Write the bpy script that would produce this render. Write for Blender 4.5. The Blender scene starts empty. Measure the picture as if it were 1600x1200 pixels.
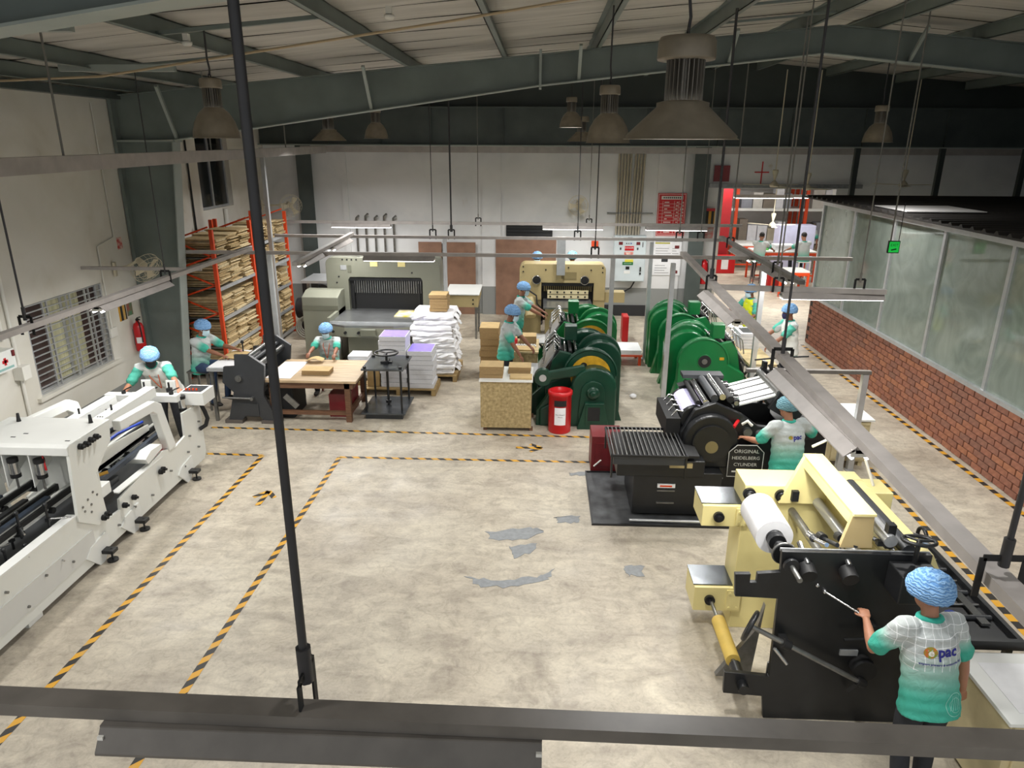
import bpy, bmesh, math, random
from mathutils import Vector, Matrix
from mathutils.bvhtree import BVHTree
from math import sin, cos, pi, radians, sqrt, atan2, hypot

random.seed(7)
scene = bpy.context.scene
COL = scene.collection
TS = bpy.data.scenes.new('workbench')      # empty side scene in which lettering and cloth are meshed, removed at the end

# ------------------------------------------------------------------ camera
CAM_H = 4.5
def cam_axes(f=1110., vpx=850., vpy=225., roll=.005):
    d = Vector((vpx-800, vpy-600, f)).normalized()
    r = Vector((cos(roll), sin(roll), 0)); r = (r - d*r.dot(d)).normalized()
    dn = d.cross(r)
    return r, d, -dn
_r, _d, _u = cam_axes()
camd = bpy.data.cameras.new('camera'); cam = bpy.data.objects.new('camera', camd); COL.objects.link(cam)
camd.sensor_width = 36.; camd.lens = 1110/1600*36; camd.clip_start = .05; camd.clip_end = 200
cam.matrix_world = Matrix(((_r[0], -_r[1], -_r[2], 0), (_d[0], -_d[1], -_d[2], 0), (_u[0], -_u[1], -_u[2], CAM_H), (0, 0, 0, 1)))
scene.camera = cam

# ------------------------------------------------------------------ world, exposure
w = bpy.data.worlds.new('world'); scene.world = w; w.use_nodes = True
bg = w.node_tree.nodes['Background']; bg.inputs['Color'].default_value = (.93, .97, 1, 1); bg.inputs['Strength'].default_value = .62
vs = scene.view_settings
vs.view_transform = 'Standard'; vs.look = 'None'; vs.exposure = -.12; vs.gamma = 1; vs.use_curve_mapping = False
TUBE_W = 30.          # watts of one twin-tube fitting

BAY_W = 74.           # watts of one high bay lamp
# ------------------------------------------------------------------ materials
def srgb(c):
    if isinstance(c, str):
        c = [int(c[i:i+2], 16)/255 for i in (0, 2, 4)]
    return tuple((v/12.92 if v <= .04045 else ((v+.055)/1.055)**2.4) for v in c)
MATS = {}
def mat(name, col, rough=.5, metal=0., var=.0, scale=6., col2=None, bump=0., bscale=40., emit=0., spec=.5, stretch=None, detail=4.):
    if name in MATS: return MATS[name]
    m = bpy.data.materials.new(name); m.use_nodes = True; nt = m.node_tree; N = nt.nodes; L = nt.links
    b = N['Principled BSDF']; c = srgb(col)
    b.inputs['Base Color'].default_value = (*c, 1); b.inputs['Roughness'].default_value = rough; b.inputs['Metallic'].default_value = metal
    b.inputs['Specular IOR Level'].default_value = spec
    if emit:
        b.inputs['Emission Color'].default_value = (*c, 1); b.inputs['Emission Strength'].default_value = emit
    if var or col2 or bump:
        tc = N.new('ShaderNodeTexCoord'); mp = N.new('ShaderNodeMapping'); L.new(tc.outputs['Object'], mp.inputs['Vector'])
        if stretch: mp.inputs['Scale'].default_value = stretch
    if var or col2:
        nz = N.new('ShaderNodeTexNoise'); nz.inputs['Scale'].default_value = scale; nz.inputs['Detail'].default_value = detail
        L.new(mp.outputs['Vector'], nz.inputs['Vector'])
        r = N.new('ShaderNodeValToRGB'); L.new(nz.outputs['Fac'], r.inputs['Fac'])
        c2 = srgb(col2) if col2 else tuple(v*(1-var) for v in c)
        c1 = c if col2 else tuple(min(1, v*(1+var*.5)) for v in c)
        r.color_ramp.elements[0].position = .32; r.color_ramp.elements[1].position = .68
        r.color_ramp.elements[0].color = (*c2, 1); r.color_ramp.elements[1].color = (*c1, 1)
        L.new(r.outputs['Color'], b.inputs['Base Color'])
    if bump:
        nb = N.new('ShaderNodeTexNoise'); nb.inputs['Scale'].default_value = bscale; nb.inputs['Detail'].default_value = 3
        L.new(mp.outputs['Vector'], nb.inputs['Vector'])
        bp = N.new('ShaderNodeBump'); bp.inputs['Strength'].default_value = bump; bp.inputs['Distance'].default_value = .02
        L.new(nb.outputs['Fac'], bp.inputs['Height']); L.new(bp.outputs['Normal'], b.inputs['Normal'])
    MATS[name] = m
    return m

M = dict(
  steel_paint=mat('grey_green_steel', '727C78', .45, var=.18, scale=1.5),
  steel_light=mat('pale_steel', '9AA39E', .45, var=.12, scale=2),
  dark_steel=mat('dark_steel', '4E5654', .5, var=.2, scale=2),
  gable=mat('dark_gable_sheet', '3F4643', .6, var=.2, scale=1.2),
  rail=mat('rail_paint', 'A9A39F', .45, var=.14, scale=5, stretch=(1, 1, 1)),
  rail_dark=mat('rail_brown', '6B6660', .45, var=.2, scale=6),
  rod=mat('rod_dark', '39383A', .45, var=.2, scale=8),
  rodl=mat('rod_grey', '77756F', .45, var=.2, scale=8),
  alu=mat('aluminium', 'C2C4C6', .32, .55, var=.08, scale=8),
  chrome=mat('bright_metal', 'C8C8C8', .18, .95),
  steel=mat('raw_steel', '8A8A88', .35, .8, var=.2, scale=15),
  white=mat('white_enamel', 'E4E5E1', .32, var=.03, scale=3),
  whitem=mat('white_machine', 'DFE0DA', .3, var=.03, scale=2),
  black=mat('black_paint', '1B1C1E', .38, var=.25, scale=6),
  blackm=mat('black_matt', '131314', .65),
  charcoal=mat('charcoal_paint', '36383B', .42, var=.15, scale=4),
  rubber=mat('black_rubber', '1E1E20', .75),
  red=mat('red_paint', 'C3161D', .35, var=.08, scale=5),
  dred=mat('dark_red_paint', '6E1A1F', .4, var=.15, scale=5),
  orange=mat('orange_paint', 'DD4A1C', .4, var=.1, scale=5),
  yellow=mat('pale_yellow_paint', 'EBDD9A', .38, var=.06, scale=3),
  yellowd=mat('yellow_wheel', 'C99A1E', .5, var=.3, scale=8),
  green=mat('press_green', '0E6A36', .3, var=.12, scale=3),
  dgreen=mat('press_dark_green', '0F3B2A', .32, var=.2, scale=3),
  sage=mat('sage_machine', '7F8072', .42, var=.06, scale=2),
  saged=mat('sage_dark', '696A5C', .45, var=.08, scale=3),
  beige=mat('beige_machine', 'B5A477', .42, var=.08, scale=3),
  beiged=mat('beige_dark', '8D7F58', .5, var=.1, scale=3),
  ply=mat('worn_plywood', 'C6B285', .7, var=.3, scale=7, bump=.15),
  plyd=mat('scuffed_chipboard', 'BBA578', .7, col2='8F7D55', scale=22, bump=.2, detail=10),
  wood=mat('brown_wood', '6B4B35', .6, var=.3, scale=5, stretch=(1, 8, 8)),
  woodtop=mat('pale_table_top', 'BFA684', .5, var=.25, scale=3, stretch=(1, 7, 1)),
  pallet=mat('pallet_wood', 'A58C5F', .75, var=.3, scale=6),
  board=mat('brown_hardboard', '8F6C58', .6, var=.18, scale=4),
  kraft=mat('kraft_card', 'C2A674', .75, var=.12, scale=8),
  kraftd=mat('kraft_card_edge', '9A7F56', .8, var=.2, scale=30, stretch=(1, 1, 14)),
  paper=mat('white_paper', 'ECECEE', .8, var=.05, scale=10),
  papere=mat('paper_edge', 'D9DADF', .85, var=.14, scale=25, stretch=(1, 1, 20)),
  purple=mat('purple_print', '8573D6', .7, var=.1, scale=12),
  skin=mat('skin', '8A5B43', .55, var=.1, scale=9),
  skinl=mat('skin_light', 'A8765C', .55, var=.1, scale=9),
  hair=mat('black_hair', '17120F', .7),
  jeans=mat('blue_denim', '2F415F', .85, var=.2, scale=20),
  trousers=mat('dark_trousers', '24262C', .85, var=.2, scale=20),
  shoe=mat('dark_shoes', '1F1B1A', .6),
  teal=mat('teal_collar', '2FA592', .8, var=.06, scale=20),
  maskb=mat('pale_blue_mask', 'BFD9E4', .8),
  maskd=mat('navy_mask', '23244F', .8),
  maskk=mat('black_mask', '191A1F', .8),
  lany=mat('orange_lanyard', 'D9683C', .7),
  glassdark=mat('dark_glass', '0C0F10', .08, spec=.8),
  plasticw=mat('white_plastic', 'E2E0D8', .4),
  cream=mat('cream_plastic', 'CFC6AE', .45, var=.06, scale=6),
  shade=mat('lamp_shade_grey', '8E8474', .45, .3, var=.15, scale=9),
  shadein=mat('lamp_shade_inside', 'E9E6DC', .5),
  fin=mat('lamp_fin', '7C776E', .4, .4),
  lit=mat('lit_tube', 'FFFFFF', .4, emit=9.),
  litlamp=mat('lit_lamp', 'FFFFFF', .4, emit=5.),
  blue=mat('blue_part', '1E3FA8', .4),
  slate=mat('dark_slate_blue', '27313F', .4, var=.2, scale=6),
  tinroof=mat('dark_roof_sheet', '2A2725', .6, var=.3, scale=2),
  blackint=mat('dark_void', '0B0C0C', .9),
)
# concrete floor
def floor_mat():
    m = bpy.data.materials.new('concrete_floor'); m.use_nodes = True; nt = m.node_tree; N = nt.nodes; L = nt.links; b = N['Principled BSDF']
    tc = N.new('ShaderNodeTexCoord')
    def noise(s, d=6, dist=0., rough=.55, scl=None):
        n = N.new('ShaderNodeTexNoise'); n.inputs['Scale'].default_value = s; n.inputs['Detail'].default_value = d; n.inputs['Distortion'].default_value = dist
        n.inputs['Roughness'].default_value = rough
        if scl:
            mp = N.new('ShaderNodeMapping'); mp.inputs['Scale'].default_value = scl; L.new(tc.outputs['Object'], mp.inputs['Vector']); L.new(mp.outputs['Vector'], n.inputs['Vector'])
        else: L.new(tc.outputs['Object'], n.inputs['Vector'])
        return n
    def ramp(src, p0, c0, p1, c1):
        r = N.new('ShaderNodeValToRGB'); L.new(src, r.inputs['Fac']); e = r.color_ramp.elements
        e[0].position = p0; e[0].color = (*c0, 1); e[1].position = p1; e[1].color = (*c1, 1); return r
    def mul(a, bb, f=1.):
        x = N.new('ShaderNodeMix'); x.data_type = 'RGBA'; x.blend_type = 'MULTIPLY'; x.inputs['Factor'].default_value = f
        L.new(a, x.inputs['A']); L.new(bb, x.inputs['B']); return x.outputs['Result']
    base = ramp(noise(.55, 8, .6).outputs['Fac'], .3, srgb('BDB2A0'), .7, srgb('DAD1BD'))
    mid = ramp(noise(2.6, 10, 1.2, .62).outputs['Fac'], .33, (.72, .71, .72), .62, (1, 1, 1))
    streak = ramp(noise(3.5, 8, .8, .6, (.5, 1.6, 1)).outputs['Fac'], .36, (.78, .77, .77), .55, (1, 1, 1))
    fine = ramp(noise(38, 6, 0, .7).outputs['Fac'], .3, (.84, .84, .84), .65, (1, 1, 1))
    spots = ramp(noise(1.1, 4, 1.5).outputs['Fac'], .24, (.6, .58, .58), .36, (1, 1, 1))
    vein = ramp(noise(7., 12, 2.2, .68).outputs['Fac'], .34, (.74, .73, .72), .52, (1, 1, 1))
    c = mul(base.outputs['Color'], mid.outputs['Color'], .9); c = mul(c, streak.outputs['Color'], .8); c = mul(c, vein.outputs['Color'], .75); c = mul(c, fine.outputs['Color'], .9); c = mul(c, spots.outputs['Color'], .8)
    vo = N.new('ShaderNodeTexVoronoi'); vo.feature = 'DISTANCE_TO_EDGE'; vo.inputs['Scale'].default_value = .55
    mpv = N.new('ShaderNodeMapping'); L.new(tc.outputs['Object'], mpv.inputs['Vector'])
    nv = noise(1.7, 5); mx = N.new('ShaderNodeMix'); mx.data_type = 'RGBA'; mx.inputs['Factor'].default_value = .25
    L.new(mpv.outputs['Vector'], mx.inputs['A']); L.new(nv.outputs['Color'], mx.inputs['B']); L.new(mx.outputs['Result'], vo.inputs['Vector'])
    crack = ramp(vo.outputs['Distance'], .0, (.62, .6, .58), .006, (1, 1, 1))
    c = mul(c, crack.outputs['Color'], .18)
    L.new(c, b.inputs['Base Color'])
    rr = ramp(noise(1.8, 6, .5).outputs['Fac'], .3, (.34,)*3, .7, (.6,)*3); L.new(rr.outputs['Color'], b.inputs['Roughness'])
    bp = N.new('ShaderNodeBump'); bp.inputs['Strength'].default_value = .08; bp.inputs['Distance'].default_value = .01
    L.new(noise(25, 5).outputs['Fac'], bp.inputs['Height']); L.new(bp.outputs['Normal'], b.inputs['Normal'])
    return m
M['floor'] = floor_mat()
# plastered wall: off-white with stains, grey dado below a height (paint line)
def wall_mat(name, axis_dado=None, dado='8C8E8C', base='DEDBD2', base2='CFCABD'):
    m = bpy.data.materials.new(name); m.use_nodes = True; nt = m.node_tree; N = nt.nodes; L = nt.links; b = N['Principled BSDF']; b.inputs['Roughness'].default_value = .75
    tc = N.new('ShaderNodeTexCoord'); n = N.new('ShaderNodeTexNoise'); n.inputs['Scale'].default_value = .9; n.inputs['Detail'].default_value = 7; n.inputs['Distortion'].default_value = .8
    L.new(tc.outputs['Object'], n.inputs['Vector']); r = N.new('ShaderNodeValToRGB'); L.new(n.outputs['Fac'], r.inputs['Fac']); e = r.color_ramp.elements
    e[0].position = .3; e[0].color = (*srgb(base2), 1); e[1].position = .62; e[1].color = (*srgb(base), 1)
    x = e.new(.22); x.color = (*srgb('B9AE9C'), 1)
    out = r.outputs['Color']
    if axis_dado is not None:
        sp = N.new('ShaderNodeSeparateXYZ'); L.new(tc.outputs['Object'], sp.inputs['Vector'])
        g = N.new('ShaderNodeMath'); g.operation = 'LESS_THAN'; g.inputs[1].default_value = axis_dado; L.new(sp.outputs['Z'], g.inputs[0])
        mx = N.new('ShaderNodeMix'); mx.data_type = 'RGBA'; L.new(g.outputs[0], mx.inputs['Factor']); L.new(out, mx.inputs['A']); mx.inputs['B'].default_value = (*srgb(dado), 1); out = mx.outputs['Result']
    L.new(out, b.inputs['Base Color'])
    bp = N.new('ShaderNodeBump'); bp.inputs['Strength'].default_value = .12; bp.inputs['Distance'].default_value = .02
    L.new(n.outputs['Fac'], bp.inputs['Height']); L.new(bp.outputs['Normal'], b.inputs['Normal'])
    return m
M['wall_l'] = wall_mat('left_wall_plaster', .42)
M['wall_b'] = wall_mat('back_wall_plaster', .78, base='E2E2E2', base2='D2D3D4')
M['wall_f'] = wall_mat('far_room_plaster', base='EFEFEC', base2='E2E2DD')
# hazard tape: stripes along local X
def tape_mat(name, per, skew):
    m = bpy.data.materials.new(name); m.use_nodes = True; nt = m.node_tree; N = nt.nodes; L = nt.links; b = N['Principled BSDF']; b.inputs['Roughness'].default_value = .5
    tc = N.new('ShaderNodeTexCoord'); sp = N.new('ShaderNodeSeparateXYZ'); L.new(tc.outputs['Object'], sp.inputs['Vector'])
    a = N.new('ShaderNodeMath'); a.operation = 'MULTIPLY_ADD'; a.inputs[1].default_value = skew; L.new(sp.outputs['Y'], a.inputs[0]); L.new(sp.outputs['X'], a.inputs[2])
    d = N.new('ShaderNodeMath'); d.operation = 'DIVIDE'; d.inputs[1].default_value = per; L.new(a.outputs[0], d.inputs[0])
    f = N.new('ShaderNodeMath'); f.operation = 'FRACT'; L.new(d.outputs[0], f.inputs[0])
    g = N.new('ShaderNodeMath'); g.operation = 'GREATER_THAN'; g.inputs[1].default_value = .5; L.new(f.outputs[0], g.inputs[0])
    n = N.new('ShaderNodeTexNoise'); n.inputs['Scale'].default_value = 3; n.inputs['Detail'].default_value = 8; L.new(tc.outputs['Object'], n.inputs['Vector'])
    r = N.new('ShaderNodeValToRGB'); L.new(n.outputs['Fac'], r.inputs['Fac']); e = r.color_ramp.elements
    e[0].position = .28; e[0].color = (*srgb('B3A27A'), 1); e[1].position = .46; e[1].color = (*srgb('D79F2A'), 1)
    mx = N.new('ShaderNodeMix'); mx.data_type = 'RGBA'; L.new(g.outputs[0], mx.inputs['Factor']); L.new(r.outputs['Color'], mx.inputs['A']); mx.inputs['B'].default_value = (*srgb('2B2926'), 1)
    L.new(mx.outputs['Result'], b.inputs['Base Color']); return m
M['tape'] = tape_mat('hazard_tape', .20, 1.0)
M['tape_sq'] = tape_mat('hazard_tape_blocks', .235, 0.)
M['tape_sign'] = tape_mat('hazard_sign', .14, 1.0)
# dusty glass
def glass_mat():
    m = bpy.data.materials.new('dusty_glass'); m.use_nodes = True; nt = m.node_tree; N = nt.nodes; L = nt.links; N.remove(N['Principled BSDF']); o = N['Material Output']
    tc = N.new('ShaderNodeTexCoord')
    n = N.new('ShaderNodeTexNoise'); n.inputs['Scale'].default_value = 1.3; n.inputs['Detail'].default_value = 6; n.inputs['Distortion'].default_value = 3.5; L.new(tc.outputs['Object'], n.inputs['Vector'])
    r = N.new('ShaderNodeValToRGB'); L.new(n.outputs['Fac'], r.inputs['Fac']); e = r.color_ramp.elements
    e[0].position = .34; e[0].color = (.6,)*3+(1,); e[1].position = .66; e[1].color = (.47,)*3+(1,)
    df = N.new('ShaderNodeBsdfDiffuse'); df.inputs['Color'].default_value = (*srgb('AFBBB0'), 1)
    tr = N.new('ShaderNodeBsdfTransparent'); tr.inputs['Color'].default_value = (.86, .94, .9, 1)
    gl = N.new('ShaderNodeBsdfGlossy'); gl.inputs['Roughness'].default_value = .06; gl.inputs['Color'].default_value = (.9, .95, .92, 1)
    fr = N.new('ShaderNodeFresnel'); fr.inputs['IOR'].default_value = 1.55
    m1 = N.new('ShaderNodeMixShader'); L.new(r.outputs['Color'], m1.inputs['Fac']); L.new(tr.outputs[0], m1.inputs[1]); L.new(df.outputs[0], m1.inputs[2])
    m2 = N.new('ShaderNodeMixShader'); L.new(fr.outputs[0], m2.inputs['Fac']); L.new(m1.outputs[0], m2.inputs[1]); L.new(gl.outputs[0], m2.inputs[2])
    L.new(m2.outputs[0], o.inputs['Surface']); return m
M['glass'] = glass_mat()
# brick: colour differs from brick to brick
def brick_mat():
    m = bpy.data.materials.new('red_brick'); m.use_nodes = True; nt = m.node_tree; N = nt.nodes; L = nt.links; b = N['Principled BSDF']; b.inputs['Roughness'].default_value = .8
    oi = N.new('ShaderNodeObjectInfo'); r = N.new('ShaderNodeValToRGB'); L.new(oi.outputs['Random'], r.inputs['Fac']); e = r.color_ramp.elements
    e[0].position = 0; e[0].color = (*srgb('8E6454'), 1); e[1].position = 1; e[1].color = (*srgb('AD7355'), 1); x = e.new(.5); x.color = (*srgb('9E6853'), 1)
    tc = N.new('ShaderNodeTexCoord'); n = N.new('ShaderNodeTexNoise'); n.inputs['Scale'].default_value = 14; n.inputs['Detail'].default_value = 5; L.new(tc.outputs['Object'], n.inputs['Vector'])
    r2 = N.new('ShaderNodeValToRGB'); L.new(n.outputs['Fac'], r2.inputs['Fac']); r2.color_ramp.elements[0].position = .3; r2.color_ramp.elements[0].color = (.72, .7, .7, 1); r2.color_ramp.elements[1].position = .65
    mx = N.new('ShaderNodeMix'); mx.data_type = 'RGBA'; mx.blend_type = 'MULTIPLY'; mx.inputs['Factor'].default_value = 1; L.new(r.outputs['Color'], mx.inputs['A']); L.new(r2.outputs['Color'], mx.inputs['B'])
    L.new(mx.outputs['Result'], b.inputs['Base Color']); return m
M['brick'] = brick_mat()
M['mortar'] = mat('dark_mortar', '3A332F', .9, var=.2, scale=10)
# uniform shirt: printed fade from off-white to teal (mesh attribute 'fade'), optional white check lines
def shirt_mat(name, grid):
    m = bpy.data.materials.new(name); m.use_nodes = True; nt = m.node_tree; N = nt.nodes; L = nt.links; b = N['Principled BSDF']; b.inputs['Roughness'].default_value = .8
    at = N.new('ShaderNodeAttribute'); at.attribute_name = 'fade'
    r = N.new('ShaderNodeValToRGB'); L.new(at.outputs['Fac'], r.inputs['Fac']); e = r.color_ramp.elements
    e[0].position = .1; e[0].color = (*srgb('B4BAB9'), 1); e[1].position = .95; e[1].color = (*srgb('3CA590'), 1); x = e.new(.5); x.color = (*srgb('8FB8AC'), 1)
    out = r.outputs['Color']
    if grid:
        tc = N.new('ShaderNodeTexCoord'); sp = N.new('ShaderNodeSeparateXYZ'); L.new(tc.outputs['Object'], sp.inputs['Vector'])
        prev = None
        for ax in ('X', 'Z'):
            d = N.new('ShaderNodeMath'); d.operation = 'DIVIDE'; d.inputs[1].default_value = .055; L.new(sp.outputs[ax], d.inputs[0])
            f = N.new('ShaderNodeMath'); f.operation = 'FRACT'; L.new(d.outputs[0], f.inputs[0])
            g = N.new('ShaderNodeMath'); g.operation = 'LESS_THAN'; g.inputs[1].default_value = .06; L.new(f.outputs[0], g.inputs[0])
            if prev is None: prev = g
            else:
                h = N.new('ShaderNodeMath'); h.operation = 'MAXIMUM'; L.new(prev.outputs[0], h.inputs[0]); L.new(g.outputs[0], h.inputs[1]); prev = h
        lt = N.new('ShaderNodeMath'); lt.operation = 'LESS_THAN'; lt.inputs[1].default_value = .42; L.new(at.outputs['Fac'], lt.inputs[0])
        mm = N.new('ShaderNodeMath'); mm.operation = 'MULTIPLY'; L.new(prev.outputs[0], mm.inputs[0]); L.new(lt.outputs[0], mm.inputs[1])
        mx = N.new('ShaderNodeMix'); mx.data_type = 'RGBA'; L.new(mm.outputs[0], mx.inputs['Factor']); L.new(out, mx.inputs['A']); mx.inputs['B'].default_value = (.85, .87, .88, 1); out = mx.outputs['Result']
    L.new(out, b.inputs['Base Color'])
    tc2 = N.new('ShaderNodeTexCoord'); n = N.new('ShaderNodeTexNoise'); n.inputs['Scale'].default_value = 9; n.inputs['Detail'].default_value = 3; n.inputs['Distortion'].default_value = 1.5
    L.new(tc2.outputs['Object'], n.inputs['Vector']); bp = N.new('ShaderNodeBump'); bp.inputs['Strength'].default_value = .5; bp.inputs['Distance'].default_value = .03
    L.new(n.outputs['Fac'], bp.inputs['Height']); L.new(bp.outputs['Normal'], b.inputs['Normal'])
    return m
M['shirt'] = shirt_mat('uniform_shirt', False); M['shirt_grid'] = shirt_mat('uniform_shirt_checked', True)
def cap_mat(name, c1, c2):
    m = bpy.data.materials.new(name); m.use_nodes = True; nt = m.node_tree; N = nt.nodes; L = nt.links; b = N['Principled BSDF']; b.inputs['Roughness'].default_value = .85
    tc = N.new('ShaderNodeTexCoord'); wv = N.new('ShaderNodeTexWave'); wv.bands_direction = 'Z'; wv.inputs['Scale'].default_value = 16; wv.inputs['Distortion'].default_value = 5; wv.inputs['Detail'].default_value = 2; wv.inputs['Detail Scale'].default_value = 2.5
    L.new(tc.outputs['Object'], wv.inputs['Vector']); r = N.new('ShaderNodeValToRGB'); L.new(wv.outputs['Fac'], r.inputs['Fac'])
    r.color_ramp.elements[0].position = .15; r.color_ramp.elements[0].color = (*srgb(c2), 1); r.color_ramp.elements[1].position = .7; r.color_ramp.elements[1].color = (*srgb(c1), 1)
    L.new(r.outputs['Color'], b.inputs['Base Color'])
    bp = N.new('ShaderNodeBump'); bp.inputs['Strength'].default_value = .6; bp.inputs['Distance'].default_value = .01; L.new(wv.outputs['Fac'], bp.inputs['Height']); L.new(bp.outputs['Normal'], b.inputs['Normal'])
    return m
M['cap'] = cap_mat('blue_hairnet', '8FB9E4', '5E8FC6')
M['cap2'] = cap_mat('teal_hairnet', '7FA9B4', '4F7C8B')

# ------------------------------------------------------------------ mesh helpers
class MB:
    def __init__(s): s.v = []; s.f = []; s.sm = []
    def add(s, vs, fs, smooth=False):
        o = len(s.v); s.v += [tuple(p) for p in vs]
        for f in fs: s.f.append(tuple(i+o for i in f)); s.sm.append(smooth)
        return s
    def box(s, x0, x1, y0, y1, z0, z1):
        if x0 > x1: x0, x1 = x1, x0
        if y0 > y1: y0, y1 = y1, y0
        if z0 > z1: z0, z1 = z1, z0
        v = [(x, y, z) for z in (z0, z1) for y in (y0, y1) for x in (x0, x1)]
        return s.add(v, [(0, 2, 3, 1), (4, 5, 7, 6), (0, 1, 5, 4), (2, 6, 7, 3), (0, 4, 6, 2), (1, 3, 7, 5)])
    def bar(s, p0, p1, wd, hg, up=(0, 0, 1)):
        p0 = Vector(p0); p1 = Vector(p1); d = (p1-p0).normalized(); u = Vector(up)
        if abs(d.dot(u)) > .98: u = Vector((0, 1, 0))
        r = d.cross(u).normalized(); u = r.cross(d)
        v = [p+r*a*wd/2+u*b*hg/2 for p in (p0, p1) for a, b in ((-1, -1), (1, -1), (1, 1), (-1, 1))]
        return s.add(v, [(3, 2, 1, 0), (4, 5, 6, 7), (0, 1, 5, 4), (1, 2, 6, 5), (2, 3, 7, 6), (3, 0, 4, 7)])
    def prism(s, poly, axis, a, b):
        n = len(poly)
        def P(q, t):
            return (t, q[0], q[1]) if axis == 'x' else ((q[0], t, q[1]) if axis == 'y' else (q[0], q[1], t))
        v = [P(q, a) for q in poly]+[P(q, b) for q in poly]
        ar = sum(poly[i][0]*poly[(i+1) % n][1]-poly[(i+1) % n][0]*poly[i][1] for i in range(n))
        flip = (ar > 0) ^ (axis == 'y') ^ (b < a)
        fs = [tuple(range(n))[::-1], tuple(range(n, 2*n))]+[(i, (i+1) % n, (i+1) % n+n, i+n) for i in range(n)]
        if not flip: fs = [f[::-1] for f in fs]
        return s.add(v, fs)
    def ring(s, p, ax, r, n):
        ax = Vector(ax).normalized(); t = Vector((0, 0, 1)) if abs(ax.z) < .9 else Vector((1, 0, 0))
        a = ax.cross(t).normalized(); b = ax.cross(a)
        return [Vector(p)+(a*cos(2*pi*i/n)+b*sin(2*pi*i/n))*r for i in range(n)]
    def cyl(s, p0, p1, r0, r1=None, n=12, smooth=True):
        r1 = r0 if r1 is None else r1; ax = Vector(p1)-Vector(p0)
        A = s.ring(p0, ax, r0, n); B = s.ring(p1, ax, r1, n)
        s.add(A+B, [(i, i+n, (i+1) % n+n, (i+1) % n) for i in range(n)], smooth)
        s.add(A, [tuple(range(n))]); s.add(B, [tuple(range(n))[::-1]])
        return s
    def lathe(s, prof, c=(0, 0, 0), ax=(0, 0, 1), n=20, smooth=True, sharp=False):
        if sharp:
            for a, b in zip(prof, prof[1:]): s.lathe([a, b], c, ax, n, smooth)
            return s
        c = Vector(c); axv = Vector(ax).normalized(); rows = [s.ring(c+axv*z, axv, max(r, 1e-4), n) for r, z in prof]
        v = [p for R in rows for p in R]; fs = []
        for k in range(len(prof)-1):
            for i in range(n): fs.append((k*n+i, (k+1)*n+i, (k+1)*n+(i+1) % n, k*n+(i+1) % n))
        return s.add(v, fs, smooth)
    def tube(s, path, r, n=8, closed=False):
        P = [Vector(p) for p in path]; m = len(P); rows = []
        a = None
        for i in range(m):
            d = (P[(i+1) % m]-P[i-1]) if closed else (P[min(i+1, m-1)]-P[max(i-1, 0)])
            d.normalize()
            if a is None:
                t = Vector((0, 0, 1)) if abs(d.z) < .9 else Vector((1, 0, 0)); a = d.cross(t).normalized()
            else: a = (a-d*a.dot(d)).normalized()
            b = d.cross(a); rows.append([P[i]+(a*cos(2*pi*k/n)+b*sin(2*pi*k/n))*(r[i] if isinstance(r, (list, tuple)) else r) for k in range(n)])
        fs = []
        for k in range(m if closed else m-1):
            k2 = (k+1) % m
            for i in range(n): fs.append((k*n+i, k*n+(i+1) % n, k2*n+(i+1) % n, k2*n+i))
        s.add([p for R in rows for p in R], fs, True)
        if not closed: s.add(rows[0], [tuple(range(n))[::-1]]); s.add(rows[-1], [tuple(range(n))])
        return s
    def torus(s, c, ax, R, r, n=24, k=8):
        return s.tube(MB().ring(c, ax, R, n), r, k, True)
    def sph(s, c, rad, n=12, k=8):
        if not hasattr(rad, '__len__'): rad = (rad,)*3
        v = []; fs = []
        for j in range(k+1):
            t = pi*j/k
            for i in range(n): v.append((c[0]+rad[0]*sin(t)*cos(2*pi*i/n), c[1]+rad[1]*sin(t)*sin(2*pi*i/n), c[2]+rad[2]*cos(t)))
        for j in range(k):
            for i in range(n): fs.append((j*n+i, (j+1)*n+i, (j+1)*n+(i+1) % n, j*n+(i+1) % n))
        return s.add(v, fs, True)
    def grid(s, fn, nu, nv, smooth=True):
        v = [fn(i/nu, j/nv) for j in range(nv+1) for i in range(nu+1)]
        fs = [(j*(nu+1)+i, j*(nu+1)+i+1, (j+1)*(nu+1)+i+1, (j+1)*(nu+1)+i) for j in range(nv) for i in range(nu)]
        return s.add(v, fs, smooth)
    def mesh(s, name, m):
        me = bpy.data.meshes.new(name); me.from_pydata(s.v, [], s.f); me.polygons.foreach_set('use_smooth', s.sm)
        for x in (m if isinstance(m, (list, tuple)) else [m]): me.materials.append(x)
        me.update(); return me
    def build(s, name, m, parent=None, bev=0.):
        o = bpy.data.objects.new(name, s.mesh(name, m)); COL.objects.link(o); o.parent = parent
        if bev:
            b = o.modifiers.new('bevel', 'BEVEL'); b.width = bev; b.segments = 2; b.limit_method = 'ANGLE'; b.angle_limit = .7
        return o
def B(*a): return MB().box(*a)
def W(mb, name, m, parent, bev=0.):
    o = mb.build(name, M[m] if isinstance(m, str) else m, parent, bev)
    if parent.parent is None: o.matrix_parent_inverse = Matrix.LocRotScale(parent.location, parent.rotation_euler, None).inverted()
    return o
def tag(o, label, cat, group=None, kind=None):
    if label: o['label'] = label
    if cat: o['category'] = cat
    if group: o['group'] = group
    if kind: o['kind'] = kind
    return o
def thing(name, label, cat, loc=(0, 0, 0), rz=0., group=None):
    o = bpy.data.objects.new(name, None); COL.objects.link(o); o.location = loc; o.rotation_euler = (0, 0, rz); o.empty_display_size = .1
    return tag(o, label, cat, group)
def struct(name, mb, m, parent=None, label=None):
    o = mb.build(name, m, parent)
    if parent is None:
        o['kind'] = 'structure'
        if label: o['label'] = label
    return o
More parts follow.
